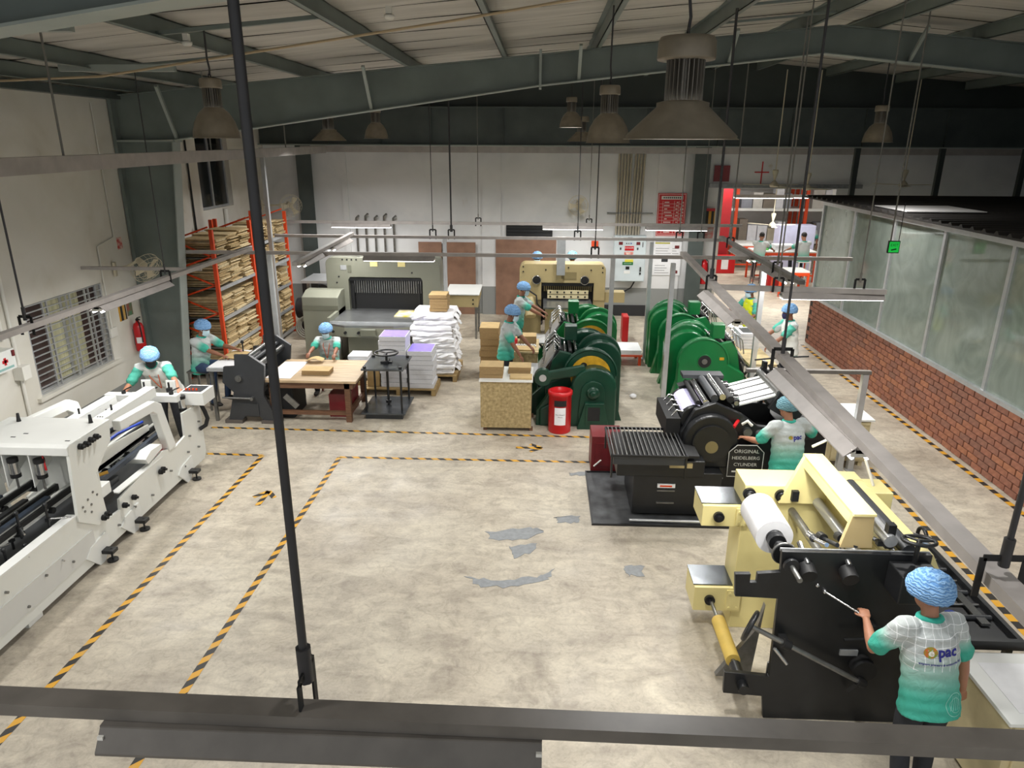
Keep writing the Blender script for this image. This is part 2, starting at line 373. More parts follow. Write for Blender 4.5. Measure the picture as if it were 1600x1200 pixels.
def sempty(name, label, loc=(0, 0, 0)):
    o = bpy.data.objects.new(name, None); COL.objects.link(o); o.location = loc; o['kind'] = 'structure'; o['label'] = label; o.empty_display_size = .1; return o
def dup(o, loc=None, rz=None, parent=None, label=None):
    c = o.copy(); COL.objects.link(c); c.parent = parent
    if loc is not None: c.location = loc
    if rz is not None: c.rotation_euler = (0, 0, rz)
    if label: c['label'] = label
    for ch in [q for q in o.children]: dup(ch, parent=c)
    return c
def sm(*pts): return [Vector(p) for p in pts]
def text_mesh(body, size, align='CENTER', extrude=0., bold=0.):
    cu = bpy.data.curves.new('txt', 'FONT'); cu.body = body; cu.size = size; cu.align_x = align; cu.align_y = 'CENTER'; cu.extrude = extrude; cu.resolution_u = 2; cu.offset = bold
    ob = bpy.data.objects.new('txt', cu); TS.collection.objects.link(ob)
    vl = TS.view_layers[0]; vl.update()
    me = bpy.data.meshes.new_from_object(ob.evaluated_get(vl.depsgraph))
    bpy.data.objects.remove(ob); bpy.data.curves.remove(cu); return me
def text(body, size, m, parent, loc, right=(1, 0, 0), up=(0, 0, 1), name='lettering', extrude=0., xs=1.):
    me = text_mesh(body, size, extrude=extrude); me.materials.clear(); me.materials.append(m)
    r = Vector(right).normalized(); u = Vector(up); u = (u-r*u.dot(r)).normalized(); n = r.cross(u)
    me.transform(Matrix(((r[0]*xs, u[0], n[0], loc[0]), (r[1]*xs, u[1], n[1], loc[1]), (r[2]*xs, u[2], n[2], loc[2]), (0, 0, 0, 1))))
    o = bpy.data.objects.new(name, me); COL.objects.link(o); o.parent = parent; return o
# ================================================================== STRUCTURE
LW = -7.4; BY = 19.4
def roofz(X): return 5.27+.0885*(X+7.1) if X < 4.6 else 5.27+.0885*11.7-.0885*(X-4.6)
fl = struct('floor', MB().grid(lambda u, v: (LW+u*28, -6+v*42, 0), 14, 20, False), M['floor'], label='worn pale concrete factory floor with stains and repair patches')
patch_m = mat('grey_cement_patch', '8F9294', .6, var=.15, scale=20)
def patch(pts, seed):
    rnd = random.Random(seed); cx = sum(p[0] for p in pts)/len(pts); cy = sum(p[1] for p in pts)/len(pts); q = []
    for i in range(len(pts)):
        a = Vector(pts[i]); b = Vector(pts[(i+1) % len(pts)])
        for k in range(5):
            t = k/5; p = a.lerp(b, t); q.append((p.x+rnd.uniform(-.025, .025), p.y+rnd.uniform(-.03, .03)))
    MB().prism(q, 'z', .001, .004).build('repair_patch', patch_m, fl)
patch([(-.62, 7.62), (-.1, 7.78), (.1, 7.7), (-.1, 7.5), (-.55, 7.45)], 1)
patch([(-.35, 7.3), (0, 7.42), (-.05, 7.2), (-.25, 7.08)], 2)
patch([(-.78, 6.68), (-.4, 6.62), (0, 6.72), (.2, 6.86), (.12, 6.68), (-.2, 6.5), (-.6, 6.5)], 3)
patch([(.22, 8.05), (.55, 8.1), (.5, 7.9), (.25, 7.92)], 4)
patch([(.98, 6.95), (1.2, 7.0), (1.18, 6.8), (1.0, 6.78)], 5)
patch([(1.68, 6.82), (1.98, 6.85), (1.95, 6.62), (1.72, 6.6)], 6)
patch([(.45, 9.35), (.72, 9.4), (.7, 9.28), (.48, 9.25)], 7)

# ---- left wall with two openings (lower barred window, upper window)
WH = 5.5
def wall_open(name, X0, X1, y0, y1, z1, holes, m):
    mb = MB(); ys = sorted({y0, y1, *[h[0] for h in holes], *[h[1] for h in holes]}); zs = sorted({0, z1, *[h[2] for h in holes], *[h[3] for h in holes]})
    for a, b in zip(ys, ys[1:]):
        for c, d in zip(zs, zs[1:]):
            ym = (a+b)/2; zm = (c+d)/2
            if any(h[0] < ym < h[1] and h[2] < zm < h[3] for h in holes): continue
            mb.box(X0, X1, a, b, c, d)
    return mb
W1 = (9.66, 11.55, .90, 2.26); W2 = (15.6, 17.2, 3.08, 4.75); W3 = (12.95, 14.2, .9, 2.2)
wl = struct('wall_left', wall_open('wall_left', LW-.22, LW, -1, BY+.2, WH, [W1, W2, W3], M['wall_l']), M['wall_l'], label='stained off-white plaster wall on the left')
# outside behind the windows
green_m = mat('outdoor_foliage', '3C5A34', .8, col2='0E150C', scale=5)
tag(B(LW-1.6, LW-1.5, 8.5, 19, .3, 5.2).build('hedge_screen', green_m), 'dark foliage seen outside the left windows', 'foliage', kind='stuff')
def grille(parent, x, y0, y1, z0, z1, nz, verts):
    for k in range(nz+1):
        z = z0+(z1-z0)*k/nz; B(x-.008, x+.008, y0, y1, z-.009, z+.009).build('grille_bar', M['alu'], parent)
    for y in verts: B(x-.012, x+.012, y-.012, y+.012, z0, z1).build('grille_upright', M['alu'], parent)
curtain = mat('pale_curtain', 'C2BF9C', .8, var=.3, scale=3, stretch=(1, 9, .3))
def window_wall(name, W, label, nz, verts, curt):
    y0, y1, z0, z1 = W; e = sempty(name, label, (0, 0, 0))
    f = MB(); t = .045
    f.box(LW-.16, LW-.1, y0, y0+t, z0, z1).box(LW-.16, LW-.1, y1-t, y1, z0, z1).box(LW-.16, LW-.1, y0+t, y1-t, z0, z0+t).box(LW-.16, LW-.1, y0+t, y1-t, z1-t, z1)
    ym = (y0+y1)/2; f.box(LW-.16, LW-.1, ym-.03, ym+.03, z0+t, z1-t); f.build('window_frame', M['alu'], e)
    for a, b in ((y0+t, ym-.03), (ym+.03, y1-t)): B(LW-.135, LW-.125, a, b, z0+t, z1-t).build('pane', M['glassdark'] if not nz else mat('brown_pane', '4A3B38', .15), e)
    if nz: grille(e, LW-.02, y0, y1, z0+.02, z1-.02, nz, verts)
    for a, b in curt: B(LW-.12, LW-.115, a, b, z0+.05, z1-.05).build('curtain', curtain, e)
    return e
window_wall('window_1', W1, 'low barred window in the left wall with brown panes and pale curtain', 14, [9.68, 10.07, 10.17, 10.62, 10.72, 11.1, 11.2, 11.38, 11.53], [(10.2, 10.6), (10.66, 11.05)])
window_wall('window_2', W2, 'tall upper window in the left wall above the racks', 0, [], [])
window_wall('window_3', W3, 'barred window half hidden behind the steel column', 12, [12.97, 13.3, 13.75, 14.18], [])
struct('trim_1', B(LW, LW+.06, 9.55, 11.7, .84, .9), M['wall_l'], label='plaster sill under the low barred window')

# ---- back wall with the doorway on the right
DX0, DX1, DZ = 4.64, 7.6, 3.42
mb = MB(); mb.box(LW-.22, DX0, BY, BY+.22, 0, 4.45).box(DX1, 17, BY, BY+.22, 0, 4.45).box(DX0, DX1, BY, BY+.22, DZ, 4.45)
struct('wall_back', mb, M['wall_b'], label='white plaster back wall with grey painted lower band')
for k, (a, b) in enumerate([(-1.62, -1.12), (2.98, 3.7), (-5.35, -5.2)]):
    struct('trim_%d' % (k+2), B(a, b, BY-.06, BY, 0, 4.3), M['wall_b'], label='shallow plaster pilaster on the back wall, %s' % ('near the middle', 'behind the red poster', 'beside the left corner')[k])
struct('baseboard_back', B(1.7, 4.9, BY-.03, BY-.001, 0, .3), mat('dark_skirting', '2B2B2E', .6), label='black skirting band at the foot of the back wall')
# gable above: steel girder + dark sheets
gd = sempty('trim_10', 'deep grey steel girder running along the top of the back wall')
B(LW, 17, BY-.16, BY-.13, 4.47, 5.36).build('girder_web', M['dark_steel'], gd)
B(LW, 17, BY-.32, BY+.02, 4.44, 4.47).build('flange', M['steel_light'], gd); B(LW, 17, BY-.24, BY-.05, 5.36, 5.39).build('flange', M['dark_steel'], gd)
for x in (-5.6, -4.2, -2.9, -1.05, .85, 2.6, 4.4, 6.2, 8, 10): B(x-.01, x+.01, BY-.24, BY-.16, 4.47, 5.36).build('stiffener', M['dark_steel'], gd)
B(-6.3, 17, BY-.3, BY-.18, 4.28, 4.43).build('cable_tray', M['rail'], gd)
struct('wall_gable', MB().prism([(LW, 4.44), (17, 4.44), (17, roofz(17)+.22), (4.6, roofz(4.6)+.22), (LW, roofz(LW)+.22)], 'y', BY+.05, BY+.12), M['gable'], label='dark gable sheeting above the girder')
struct('wall_right', B(16.9, 17.1, 4, BY+.2, 0, 6), M['gable'], label='dark sheeting of the far right side of the hall')

# ---- roof sheets in strips (dark gaps between), two slopes
ceil = sempty('ceiling', 'pale ribbed roof lining between purlins')
sheet_m = mat('roof_lining', 'BBB8B1', .7, var=.16, scale=1.6, stretch=(.5, 3, 1))
for sgn, xa, xb in ((0, LW-.3, 4.6), (1, 4.6, 17.1)):
    for k in range(23):
        y0 = -1+.9*k; rnd = random.Random(k+sgn*50); g = rnd.uniform(.01, .03)
        def fn(u, v, y0=y0, xa=xa, xb=xb, g=g, k=k):
            x = xa+(xb-xa)*u; y = y0+g+(.9-2*g)*v
            return (x, y, roofz(x)+.215-.016*sin(pi*v)+.006*sin(x*2.1+k))
        MB().grid(fn, 16, 4).build('roof_sheet', sheet_m, ceil)
B(0, 1, 0, 1, 0, .01)
mbk = MB(); mbk.add([(LW-.3, -1, roofz(LW-.3)+.24), (4.6, -1, roofz(4.6)+.24), (4.6, 19.8, roofz(4.6)+.24), (LW-.3, 19.8, roofz(LW-.3)+.24)], [(0, 1, 2, 3)]).add([(4.6, -1, roofz(4.6)+.24), (17.1, -1, roofz(17.1)+.24), (17.1, 19.8, roofz(17.1)+.24), (4.6, 19.8, roofz(4.6)+.24)], [(0, 1, 2, 3)])
mbk.build('roof_deck', M['blackint'], ceil)
# purlins: Z sections along the hall
def purlin(x, k):
    z = roofz(x); e = MB(); s = 1 if x < 4.6 else -1
    e.box(x-.006, x+.006, -.9, BY-.1, z, z+.2).box(x-.006, x+.07, -.9, BY-.1, z, z+.008).box(x-.07, x+.006, -.9, BY-.1, z+.19, z+.198)
    o = e.build('purlin', M['steel_paint'], ceil)
    return o
PX = [-6.9, -5.84, -4.05, -2.3, -.7, .82, 2.45, 4.1, 5.2, 6.9, 8.6, 10.3, 12, 13.7]
for k, x in enumerate(PX): purlin(x, k)

# ---- portal frames: tapered rafters and columns
def frame(n, Yc, label, col=True):
    e = sempty('trim_%d' % n, label)
    tl = [(-7.3, roofz(-7.3)), (-.08, roofz(-.08)), (4.6, roofz(4.6)), (9.3, roofz(9.3)), (16.6, roofz(16.6))]
    bl = [(-7.3, 4.52), (-6.35, 4.54), (-.08, 5.42), (4.45, 5.9), (9.2, 5.42), (15.6, 4.54), (16.6, 4.5)]
    MB().prism(tl+bl[::-1], 'y', Yc-.008, Yc+.008).build('rafter_web', M['steel_paint'], e)
    def strip(pts, name, dz, wd=.22, m='steel_light'):
        mb = MB()
        for a, b in zip(pts, pts[1:]): mb.bar((a[0], Yc, a[1]+dz), (b[0], Yc, b[1]+dz), wd, .016)
        mb.build(name, M[m], e)
    strip(bl[1:6], 'bottom_flange', -.008); strip(tl, 'top_flange', -.012, .2, 'steel_paint')
    if col:
        MB().prism([(-7.32, 0), (-6.78, 0), (-6.35, 4.5), (-7.32, 4.5)], 'y', Yc-.008, Yc+.008).build('column_web', M['steel_paint'], e)
        MB().bar((-6.78, Yc, 0), (-6.35, Yc, 4.5), .26, .02, up=(1, 0, 0)).build('column_flange', M['steel_light'], e)
        B(-7.38, -7.32, Yc-.13, Yc+.13, 0, 5.2).build('column_flange', M['steel_paint'], e)
        B(-7.34, -6.3, Yc-.13, Yc+.13, 4.5, 4.53).build('cap_plate', M['steel_light'], e)
        B(-7.38, -6.7, Yc-.16, Yc+.16, 0, .03).build('base_plate', M['dark_steel'], e)
    # splice plate with triangular stiffeners and knee braces to the purlins
    for x in (-.08, 9.2):
        zb = 5.42; zt = roofz(x)
        B(x-.02, x+.02, Yc-.12, Yc+.12, zb-.06, zt+.06).build('splice_plate', M['steel_light'], e)
    for x in (-6.3, -2.9, .55, 2.95, 5.8):
        zt = roofz(x); zb = 5.42+(x+.08)*(.104 if x > 0 else .14) if x < 4.4 else 5.9-(x-4.45)*.101
        MB().bar((x, Yc-.5, zt+.02), (x, Yc-.05, zb+.02), .05, .05).build('knee_brace', M['steel_light'], e)
    return e
frame(11, 12.7, 'tapered grey-green portal frame with column and rafter across the hall')
frame(12, 3.9, 'near grey-green roof rafter at the upper left edge', col=True)
bk = sempty('trim_13', 'dark steel columns standing against the back wall')
for x in (-6.25, 4.05): 
    B(x-.2, x+.2, BY-.27, BY-.25, 0, 4.44).build('column_flange', M['dark_steel'], bk); B(x-.01, x+.01, BY-.25, BY-.02, 0, 4.44).build('column_web', M['dark_steel'], bk)
# eave purlin / gutter strip at left wall head
struct('trim_14', B(LW, LW+.2, -.9, BY, 5.18, 5.3), M['dark_steel'], label='dark eaves beam at the head of the left wall')

# ---- brick dado with glazed partition on the right
BX = 6.4; PY0, PY1 = 4.2, 16.95
bw = struct('wall_partition', B(BX+.012, BX+.11, PY0, PY1, 0, 1.1), M['mortar'], label='low red brick wall under the glazed partition')
brick_me = B(-.014, .014, -.1225, .1225, -.0425, .0425)
bm_ = brick_me.mesh('brick', M['brick'])
cells = []
for r in range(11):
    z = .05+.1*r; off = .135*(r % 2); k = 0
    y = 7.3+off
    while y < PY1-.13: cells.append((y, z)); y += .27
cells.sort()
far = MB()
for i, (y, z) in enumerate(cells):
    rnd = random.Random(i)
    if i < 298:
        o = bpy.data.objects.new('brick', bm_); COL.objects.link(o); o.parent = bw; o.location = (BX+.006+rnd.uniform(-.004, .004), y, z)
    else: far.box(BX-.008, BX+.02, y-.1225, y+.1225, z-.0425, z+.0425)
for r in range(11):
    y = 7.3+.135*(r % 2)-.27
    while y > PY0+.13: far.box(BX-.008, BX+.02, y-.1225, y+.1225, .0075+.1*r, .0925+.1*r); y -= .27
o = far.build('brick_courses', mat('far_brick', '98634F', .8, var=.25, scale=4), bw); o['kind'] = 'stuff'
# end face of the wall
for r in range(11): B(BX+.01, BX+.11, PY1-.012, PY1+.012, .0075+.1*r, .0925+.1*r).build('brick', M['brick'], bw)
pt = sempty('window_4', 'glazed aluminium partition above the brick wall')
B(BX-.03, BX+.13, PY0, PY1, 1.1, 1.16).build('sill', M['alu'], pt); B(BX-.02, BX+.1, PY0, PY1, 3.22, 3.3).build('head_rail', M['alu'], pt)
MY = [16.93, 15.2, 13.45, 11.75, 10.0, 8.25, 6.5, 4.8]
for y in MY: B(BX, BX+.08, y-.035, y+.035, 1.16, 3.22).build('mullion', M['alu'], pt)
for a, b in zip(MY[1:], MY):
    yc = (a+b)/2; o = B(-.004, .004, -(b-a)/2+.03, (b-a)/2-.03, -1.03, 1.03).build('pane', M['glass'], pt); o.location = (BX+.04, yc, 2.19)
struct('wall_cabin', B(10.5, 10.6, PY0, PY1, 0, 3.2), mat('cabin_wall', 'B7BDB2', .8, var=.15, scale=1), label='inner wall of the glazed cabin, dim behind glass')
B(BX+.1, 10.5, PY1-.1, PY1, 0, 3.2).build('end_panel', MATS['cabin_wall'], pt)
# cabin roof: dark ribbed sheet with two pale sheets lying on it
cr = sempty('wall_roof', 'dark ribbed roof of the glazed cabin')
B(BX-.06, 16.8, PY0, 18.2, 3.3, 3.33).build('roof_deck', M['tinroof'], cr)
ribs = MB()
for k in range(46): ribs.prism([(4.3+k*.3, 3.33), (4.42+k*.3, 3.33), (4.38+k*.3, 3.375), (4.34+k*.3, 3.375)], 'x', BX-.06, 16.8)
o = ribs.build('roof_rib', M['tinroof'], cr); o['kind'] = 'stuff'
for (x0, x1, y0, y1) in ((6.5, 7.9, 13.3, 14.6), (6.6, 9.5, 9.2, 9.9)): B(x0, x1, y0, y1, 3.38, 3.395).build('pale_sheet', mat('pale_roof_sheet', 'D8D6D4', .5), cr)
for x in (7.55, 9.55, 11.5, 13.4): B(x-.06, x+.06, 18.3, 18.4, 0, 4.44).build('post', M['blackint'] if False else M['gable'], cr)

# ---- bright store room beyond the doorway
fr = sempty('wall_far', 'white walls of the bright store room beyond the doorway')
B(4.0, 13, 31, 31.2, 0, 4.2).build('end_wall', M['wall_f'], fr); B(4.2, 4.35, BY+.25, 31, 0, 4.2).build('side_wall', M['wall_f'], fr); B(13, 13.2, BY+.25, 31, 0, 4.2).build('side_wall', M['wall_f'], fr)
B(4.0, 13.2, BY+.25, 31.2, 4.2, 4.3).build('store_ceiling', M['wall_f'], fr)
dr = sempty('door_1', 'red steel sliding fire door inside the store room')
B(6.4, 7.0, 27.4, 27.5, .02, 3.2).build('door_leaf', mat('fire_door_red', '96141B', .45, var=.1, scale=3), dr); B(4.64, 4.7, BY-.04, BY+.24, 0, 3.45).build('jamb', mat('jamb', 'C9C3BA', .6), dr); B(4.3, 8.2, BY-.12, BY-.05, 3.45, 3.55).build('track', M['steel'], dr)
# ================================================================== RAILS, TUBES, LAMPS
RZ = 2.65
def rail(label, p0, p1, wd=.085, hg=.06, m='rail'):
    o = MB(); o.bar(p0, p1, wd, hg); return tag(o.build('lighting_rail', M[m]), label, 'rail', 'suspended steel lighting rails')
rail('near lighting rail crossing the bottom of the view', (-4.5, 1.97, RZ-.025), (4.5, 1.885, RZ-.025), .085, .05, 'rail_dark')
rail('long lighting rail running down the right side over the presses', (2.54, 13.0, RZ-.0), (2.05, 2.1, RZ-.0), .11, .06)
rail('left lighting rail running along the left wall', (-5.42, 4.0, RZ), (-5.36, 12.95, RZ), .085, .06)
rail('cross rail over the work table and green presses', (-6.7, 12.9, RZ-.06), (5.5, 12.9, RZ-.06), .06, .06)
rail('cross rail in front of the beige paper cutter', (-5.8, 15.4, RZ-.06), (3.9, 15.4, RZ-.06), .06, .06)
rail('farthest cross rail near the back wall', (-6.6, 18.0, RZ-.03), (4.9, 18.0, RZ-.03), .05, .07)
rail('short rail over the sage green cutter', (-4.1, 15.4, RZ), (-3.98, 11.3, RZ), .08, .06)
rail('rail in front of the store room doorway', (3.78, 15.4, RZ), (3.7, 10.2, RZ), .09, .06, 'rail_dark')
rail('cross rail above the worker in the white vest', (2.4, 10.1, RZ-.06), (4.75, 9.9, RZ-.06), .07, .07)
rail('wall bracket rail by the grey wall fan', (-7.35, 11.05, RZ-.06), (-5.4, 11.05, RZ-.06), .05, .05)
rail('low short rail over the small white table', (2.9, 9.66, 1.5), (4.62, 9.66, 1.5), .07, .05, 'rail_dark')
def post(label, x, y, z1=RZ-.09, r=.04, m='alu', z0=0.):
    o = MB(); o.box(x-r, x+r, y-r, y+r, z0, z1).box(x-r*1.7, x+r*1.7, y-r*1.7, y+r*1.7, z0, z0+.012); return tag(o.build('rail_post', M[m]), label, 'post', 'floor posts under the lighting rails')
post('square post left of the bright green presses', 2.27, 12.4); post('post beside the far bright green press', 2.3, 15.2); post('post behind the dark green presses', 1.32, 13.3)
post('post between the two racks and the sage cutter', -5.0, 12.9); post('white post behind the cylinder press operator', 4.55, 9.66, 1.47); post('post right of the nearer bright green press', 3.73, 12.08, RZ-.03)
post('post behind the paper piles by the table', -2.1, 15.4); post('short white post beside the cylinder press feeder', 4.05, 8.9, 1.1); post('pale post by the back left corner', -5.9, 15.4, 4.4)
# hanging rods with stirrups
def rod(x, y, label, z1=None, r=.011, m='rod', stirrup=True, z0=RZ, along='y', w=.13):
    e = thing('hanging_rod', label, 'rod', (x, y, z0), 0, 'rods carrying the lighting rails')
    zt = (roofz(x)+.02 if z1 is None else z1)-z0
    if z1 is None and min(abs(x-px) for px in PX) > .06:
        xa = max(px for px in PX if px < x); xb = min(px for px in PX if px > x); MB().bar((xa, y, roofz(xa)+.03), (xb, y, roofz(xb)+.03), .04, .03).build('rod_strut', M['steel_paint'], ceil)
    MB().cyl((0, 0, .1), (0, 0, zt), r, n=8).build('rod', M[m], e)
    if stirrup:
        h = w/2; s = MB(); a = (1, 0) if along == 'y' else (0, 1)
        P = lambda t, z: (a[0]*t, a[1]*t, z)
        for p, q in ((P(-h, -.1), P(-h, .1)), (P(h, -.1), P(h, .1)), (P(-h, .1), P(h, .1))): s.bar(p, q, .03, .008, up=(a[1], a[0], 0))
        s.build('stirrup', M['blackm'], e); MB().cyl((0, 0, .06), (0, 0, .2), r*1.7, n=8).build('turnbuckle', M[m], e)
    return e
rod(-.80, 2.0, 'thick near rod hanging in front of the left half of the view', r=.016, along='x', w=.14)
rod(-5.44, 7.1, 'rod carrying the near end of the left rail'); rod(-5.4, 9.95, 'rod carrying the left rail beside the column', r=.007)
rod(2.1, 2.86, 'rod with wide stirrup above the near right floor', r=.014, w=.19); rod(2.2, 6.3, 'rod with stirrup above the cylinder press', r=.012, w=.17); rod(2.4, 10.1, 'dark rod where the right rail meets a cross rail', r=.018)
rod(3.75, 14.5, 'rod in front of the store room doorway', r=.012, m='rodl'); rod(3.72, 11.4, 'rod nearer the glass partition', r=.012, m='rodl'); rod(2.9, 15.4, 'rod just left of the store doorway', r=.012, m='rodl')
rod(-2.35, 15.4, 'thin rod left of the middle', r=.008); rod(-1.95, 15.4, 'thicker rod just right of the thin one', r=.018); rod(-1.6, 18.0, 'slim rod above the hardboard sheets', r=.008, m='rodl')
rod(.75, 15.4, 'rod above the beige cutter', r=.01); rod(.95, 12.9, 'rod right of the lit ceiling lamp', r=.01); rod(1.15, 18.0, 'far rod by the back wall fan', r=.008, m='rodl')
rod(3.35, 15.4, 'slim rod before the dark back column', r=.008, m='rodl'); rod(3.3, 9.98, 'rod carrying the cross rail end', r=.01, m='rodl'); rod(4.4, 9.95, 'pale rod above the white vest worker', r=.01, m='rodl')
# twin tube fittings
def fitting(x, y, label, along='x', L=1.25, z=None, wing=.11, power=1., mt='rail'):
    if z is None: z = RZ-.026 if along == 'y' else (RZ-.062 if y > 17 else RZ-.087)
    e = thing('tube_light', label, 'light fitting', (x, y, z), 0 if along == 'x' else pi/2, 'twin tube light fittings')
    h = L/2
    B(-h, h, -.035, .035, -.055, -.005).build('housing', M[mt], e)
    for s in (-1, 1):
        MB().prism([(s*.03, -.03), (s*.035, -.012), (s*wing, -.075), (s*wing, -.085)], 'x', -h, h).build('reflector', M[mt], e)
        MB().cyl((-h+.01, s*.05, -.088), (h-.01, s*.05, -.088), .014, n=10).build('tube', M['lit'], e)
    for s in (-1, 1): B(s*(h-.02), s*(h+.0), -.06, .06, -.08, -.03).build('end_cap', M['plasticw'], e)
    ld = bpy.data.lights.new('tube_glow', 'AREA'); ld.shape = 'RECTANGLE'; ld.size = L*.96; ld.size_y = .12; ld.energy = TUBE_W*power; ld.color = (1, .985, .95)
    lo = bpy.data.objects.new('tube_glow', ld); COL.objects.link(lo); lo.parent = e; lo.location = (0, 0, -.11)
    return e
fitting(-.73, 1.91, 'tube light under the near rail at the bottom edge', 'x', 1.52, RZ-.047, .085, .8, 'rail_dark')
fitting(2.24, 8.85, 'tube light over the middle of the right rail', 'y', 1.7, power=1.3); fitting(2.13, 5.27, 'tube light above the cylinder press operator', 'y', 1.75, power=1.3)
fitting(-5.4, 9.1, 'tube light on the left rail by the barred window', 'y', 1.7, power=1.9); fitting(-5.43, 5.3, 'tube light on the left rail near the gluing machine', 'y', 1.3)
fitting(-4.03, 12.4, 'tube light over the seated worker at the table', 'y', 1.3); fitting(-4.07, 14.3, 'tube light in front of the sage cutter', 'y', 1.3)
fitting(4.05, 9.97, 'tube light above the small white table', 'x', 1.4, RZ-.09); fitting(3.74, 13.5, 'tube light before the store doorway', 'y', 1.3); fitting(3.72, 11.4, 'tube light right of the bright green presses', 'y', 1.3)
fitting(-4.55, 18.0, 'lit tube light on the back rail above the sage cutter', 'x', 1.5); fitting(.75, 18.0, 'tube light on the back rail above the beige cutter', 'x', 1.5); fitting(3.3, 18.0, 'lit tube light on the back rail before the red poster', 'x', 1.5)
fitting(-2.6, 12.9, 'tube light above the book press', 'x', 1.3)
for x, y in ((6.1, 20.6), (7.6, 20.8), (8.5, 25), (6.4, 27)):
    fitting(x, y, 'bright tube light in the store room, %s' % {6.1: 'at the doorway', 7.6: 'right of the doorway one', 8.5: 'over the packing tables', 6.4: 'by the far rack'}[x], 'x', 1.6, 3.2 if y < 22 else 3.6, power=3)
# high bay lamps
def highbay(x, y, z, label, bell=True, s=1., lit=False, top=None):
    e = thing('high_bay_lamp', label, 'lamp', (x, y, z), 0, 'high bay lamps')
    if bell: prof = [(.215*s, 0), (.21*s, .05*s), (.185*s, .14*s), (.14*s, .22*s), (.085*s, .27*s)]
    else: prof = [(.3*s, 0), (.3*s, .012*s), (.14*s, .16*s), (.14*s, .18*s), (.1*s, .19*s)]
    MB().lathe([(prof[0][0]+.012*s, -.006*s)]+prof, n=32).build('shade', M['shade'], e)
    MB().lathe([(r-.006, h-.004) for r, h in prof][::-1], n=32).build('shade_lining', M['shadein'], e)
    zt = prof[-1][1]; rr = .085*s if bell else .1*s; hf = .17*s if bell else .2*s
    MB().cyl((0, 0, zt-.02), (0, 0, zt+hf), rr*.6, n=16).build('core', M['fin'], e)
    f = MB()
    for k in range(24):
        a = 2*pi*k/24; f.bar((cos(a)*rr*.8, sin(a)*rr*.8, zt), (cos(a)*rr*.8, sin(a)*rr*.8, zt+hf), .005, rr*.42, up=(cos(a), sin(a), 0))
    f.build('cooling_fins', M['fin'], e)
    dr_ = rr*1.18 if bell else rr*1.5; hd = .085*s if bell else .11*s
    MB().lathe([(.001, 0), (dr_, 0), (dr_*1.02, .01), (dr_, hd*.8), (dr_*.93, hd), (.001, hd)], (0, 0, zt+hf), n=28).build('driver_box', M['shade'], e)
    zz = zt+hf+hd; tp = (roofz(x)+.02 if top is None else top)-z
    if min(abs(x-px) for px in PX) > .06:
        xa = max(px for px in PX if px < x); xb = min(px for px in PX if px > x); MB().bar((xa, y, roofz(xa)+.03), (xb, y, roofz(xb)+.03), .05, .04).build('lamp_strut', M['steel_paint'], ceil)
    MB().torus((0, 0, zz+.02), (1, 0, 0), .025*s, .005*s, 12, 6).build('hook', M['rod'], e)
    MB().tube([(0, 0, zz+.03), (.008, 0, zz+.1), (-.006, 0, zz+.2), (0, 0, max(tp, zz+.25))], .009*s, 6).build('cable', M['rod'], e)
    MB().cyl((0, 0, .06*s), (0, 0, .075*s), .11*s, n=20).build('diffuser', M['litlamp'], e)
    if True:
        ld = bpy.data.lights.new('bay_glow', 'AREA'); ld.shape = 'DISK'; ld.size = .3*s; ld.energy = BAY_W; ld.spread = 2.6; ld.color = (1, .99, .97); lo = bpy.data.objects.new('bay_glow', ld); COL.objects.link(lo); lo.parent = e; lo.location = (0, 0, .005)
    return e
highbay(.78, 4.35, 4.535, 'large wide cone lamp hanging nearest, upper right of centre', False, 1.05)
highbay(-3.54, 8.0, 4.55, 'bell lamp hanging in front of the left rafter haunch', True, 1.12)
highbay(.76, 9.0, 4.52, 'bell lamp left of the large cone lamp', True, 1.2)
highbay(.5, 14.2, 4.8, 'small lit bell lamp beyond the rafter', True, 1.0, True); highbay(.8, 16.2, 4.56, 'cone lamp behind the lit bell lamp', False, 1.0)
highbay(-3.55, 15.8, 4.6, 'far bell lamp near the girder left of centre', True, 1.15); highbay(-4.45, 15.4, 4.55, 'far cone lamp against the girder on the left', False, 1.15)
highbay(5.65, 13.0, 4.56, 'small bell lamp in the dark upper right', True, 1.1); highbay(5.0, 7.2, 4.55, 'bell lamp cut by the right edge', True, 1.2)

highbay(-3.6, .8, 4.55, 'bell lamp hanging behind the viewpoint on the left', True, 1.15); highbay(3.6, .2, 4.6, 'bell lamp hanging behind the viewpoint on the right', True, 1.15)
# ================================================================== FOLDING AND GLUING MACHINE (left)
g = thing('folder_gluer', 'long white folding and gluing machine beside the left wall', 'machine', (-5.45, 6.8, 0))
XR, XL = -4.9, -6.0
main = [(3.6, .1), (6.72, .06), (6.9, .1), (9.35, .1), (9.42, .2), (9.42, .93), (8.92, .97), (8.9, .64), (8.62, .6), (8.3, .68), (7.26, .53), (7.24, .4), (7.0, .42), (6.95, .58), (6.54, .72), (3.6, .72)]
for x, n in ((XR, 'right'), (XL, 'left')):
    o = W(MB().prism(main, 'x', x-.03, x), 'side_plate', 'whitem', g)
    cp = [(6.5, .66), (6.57, 1.5), (7.31, 1.5), (7.27, 1.28), (7.1, 1.16), (6.93, 1.03), (6.97, .5), (6.8, .45)]
    W(MB().prism(cp, 'x', x-.012, x+.022), 'cowl_side', 'whitem', g)
W(B(XR-.11, XR+.004, 3.6, 6.52, .715, .735), 'top_flange', 'white', g); W(B(XR-.09, XR+.004, 7.26, 8.28, .6, .615), 'top_flange', 'white', g)
W(B(XR+.0, XR+.012, 4.5, 6.7, .2, .45), 'cover_panel', mat('panel_grey', 'CFCFCB', .35), g)
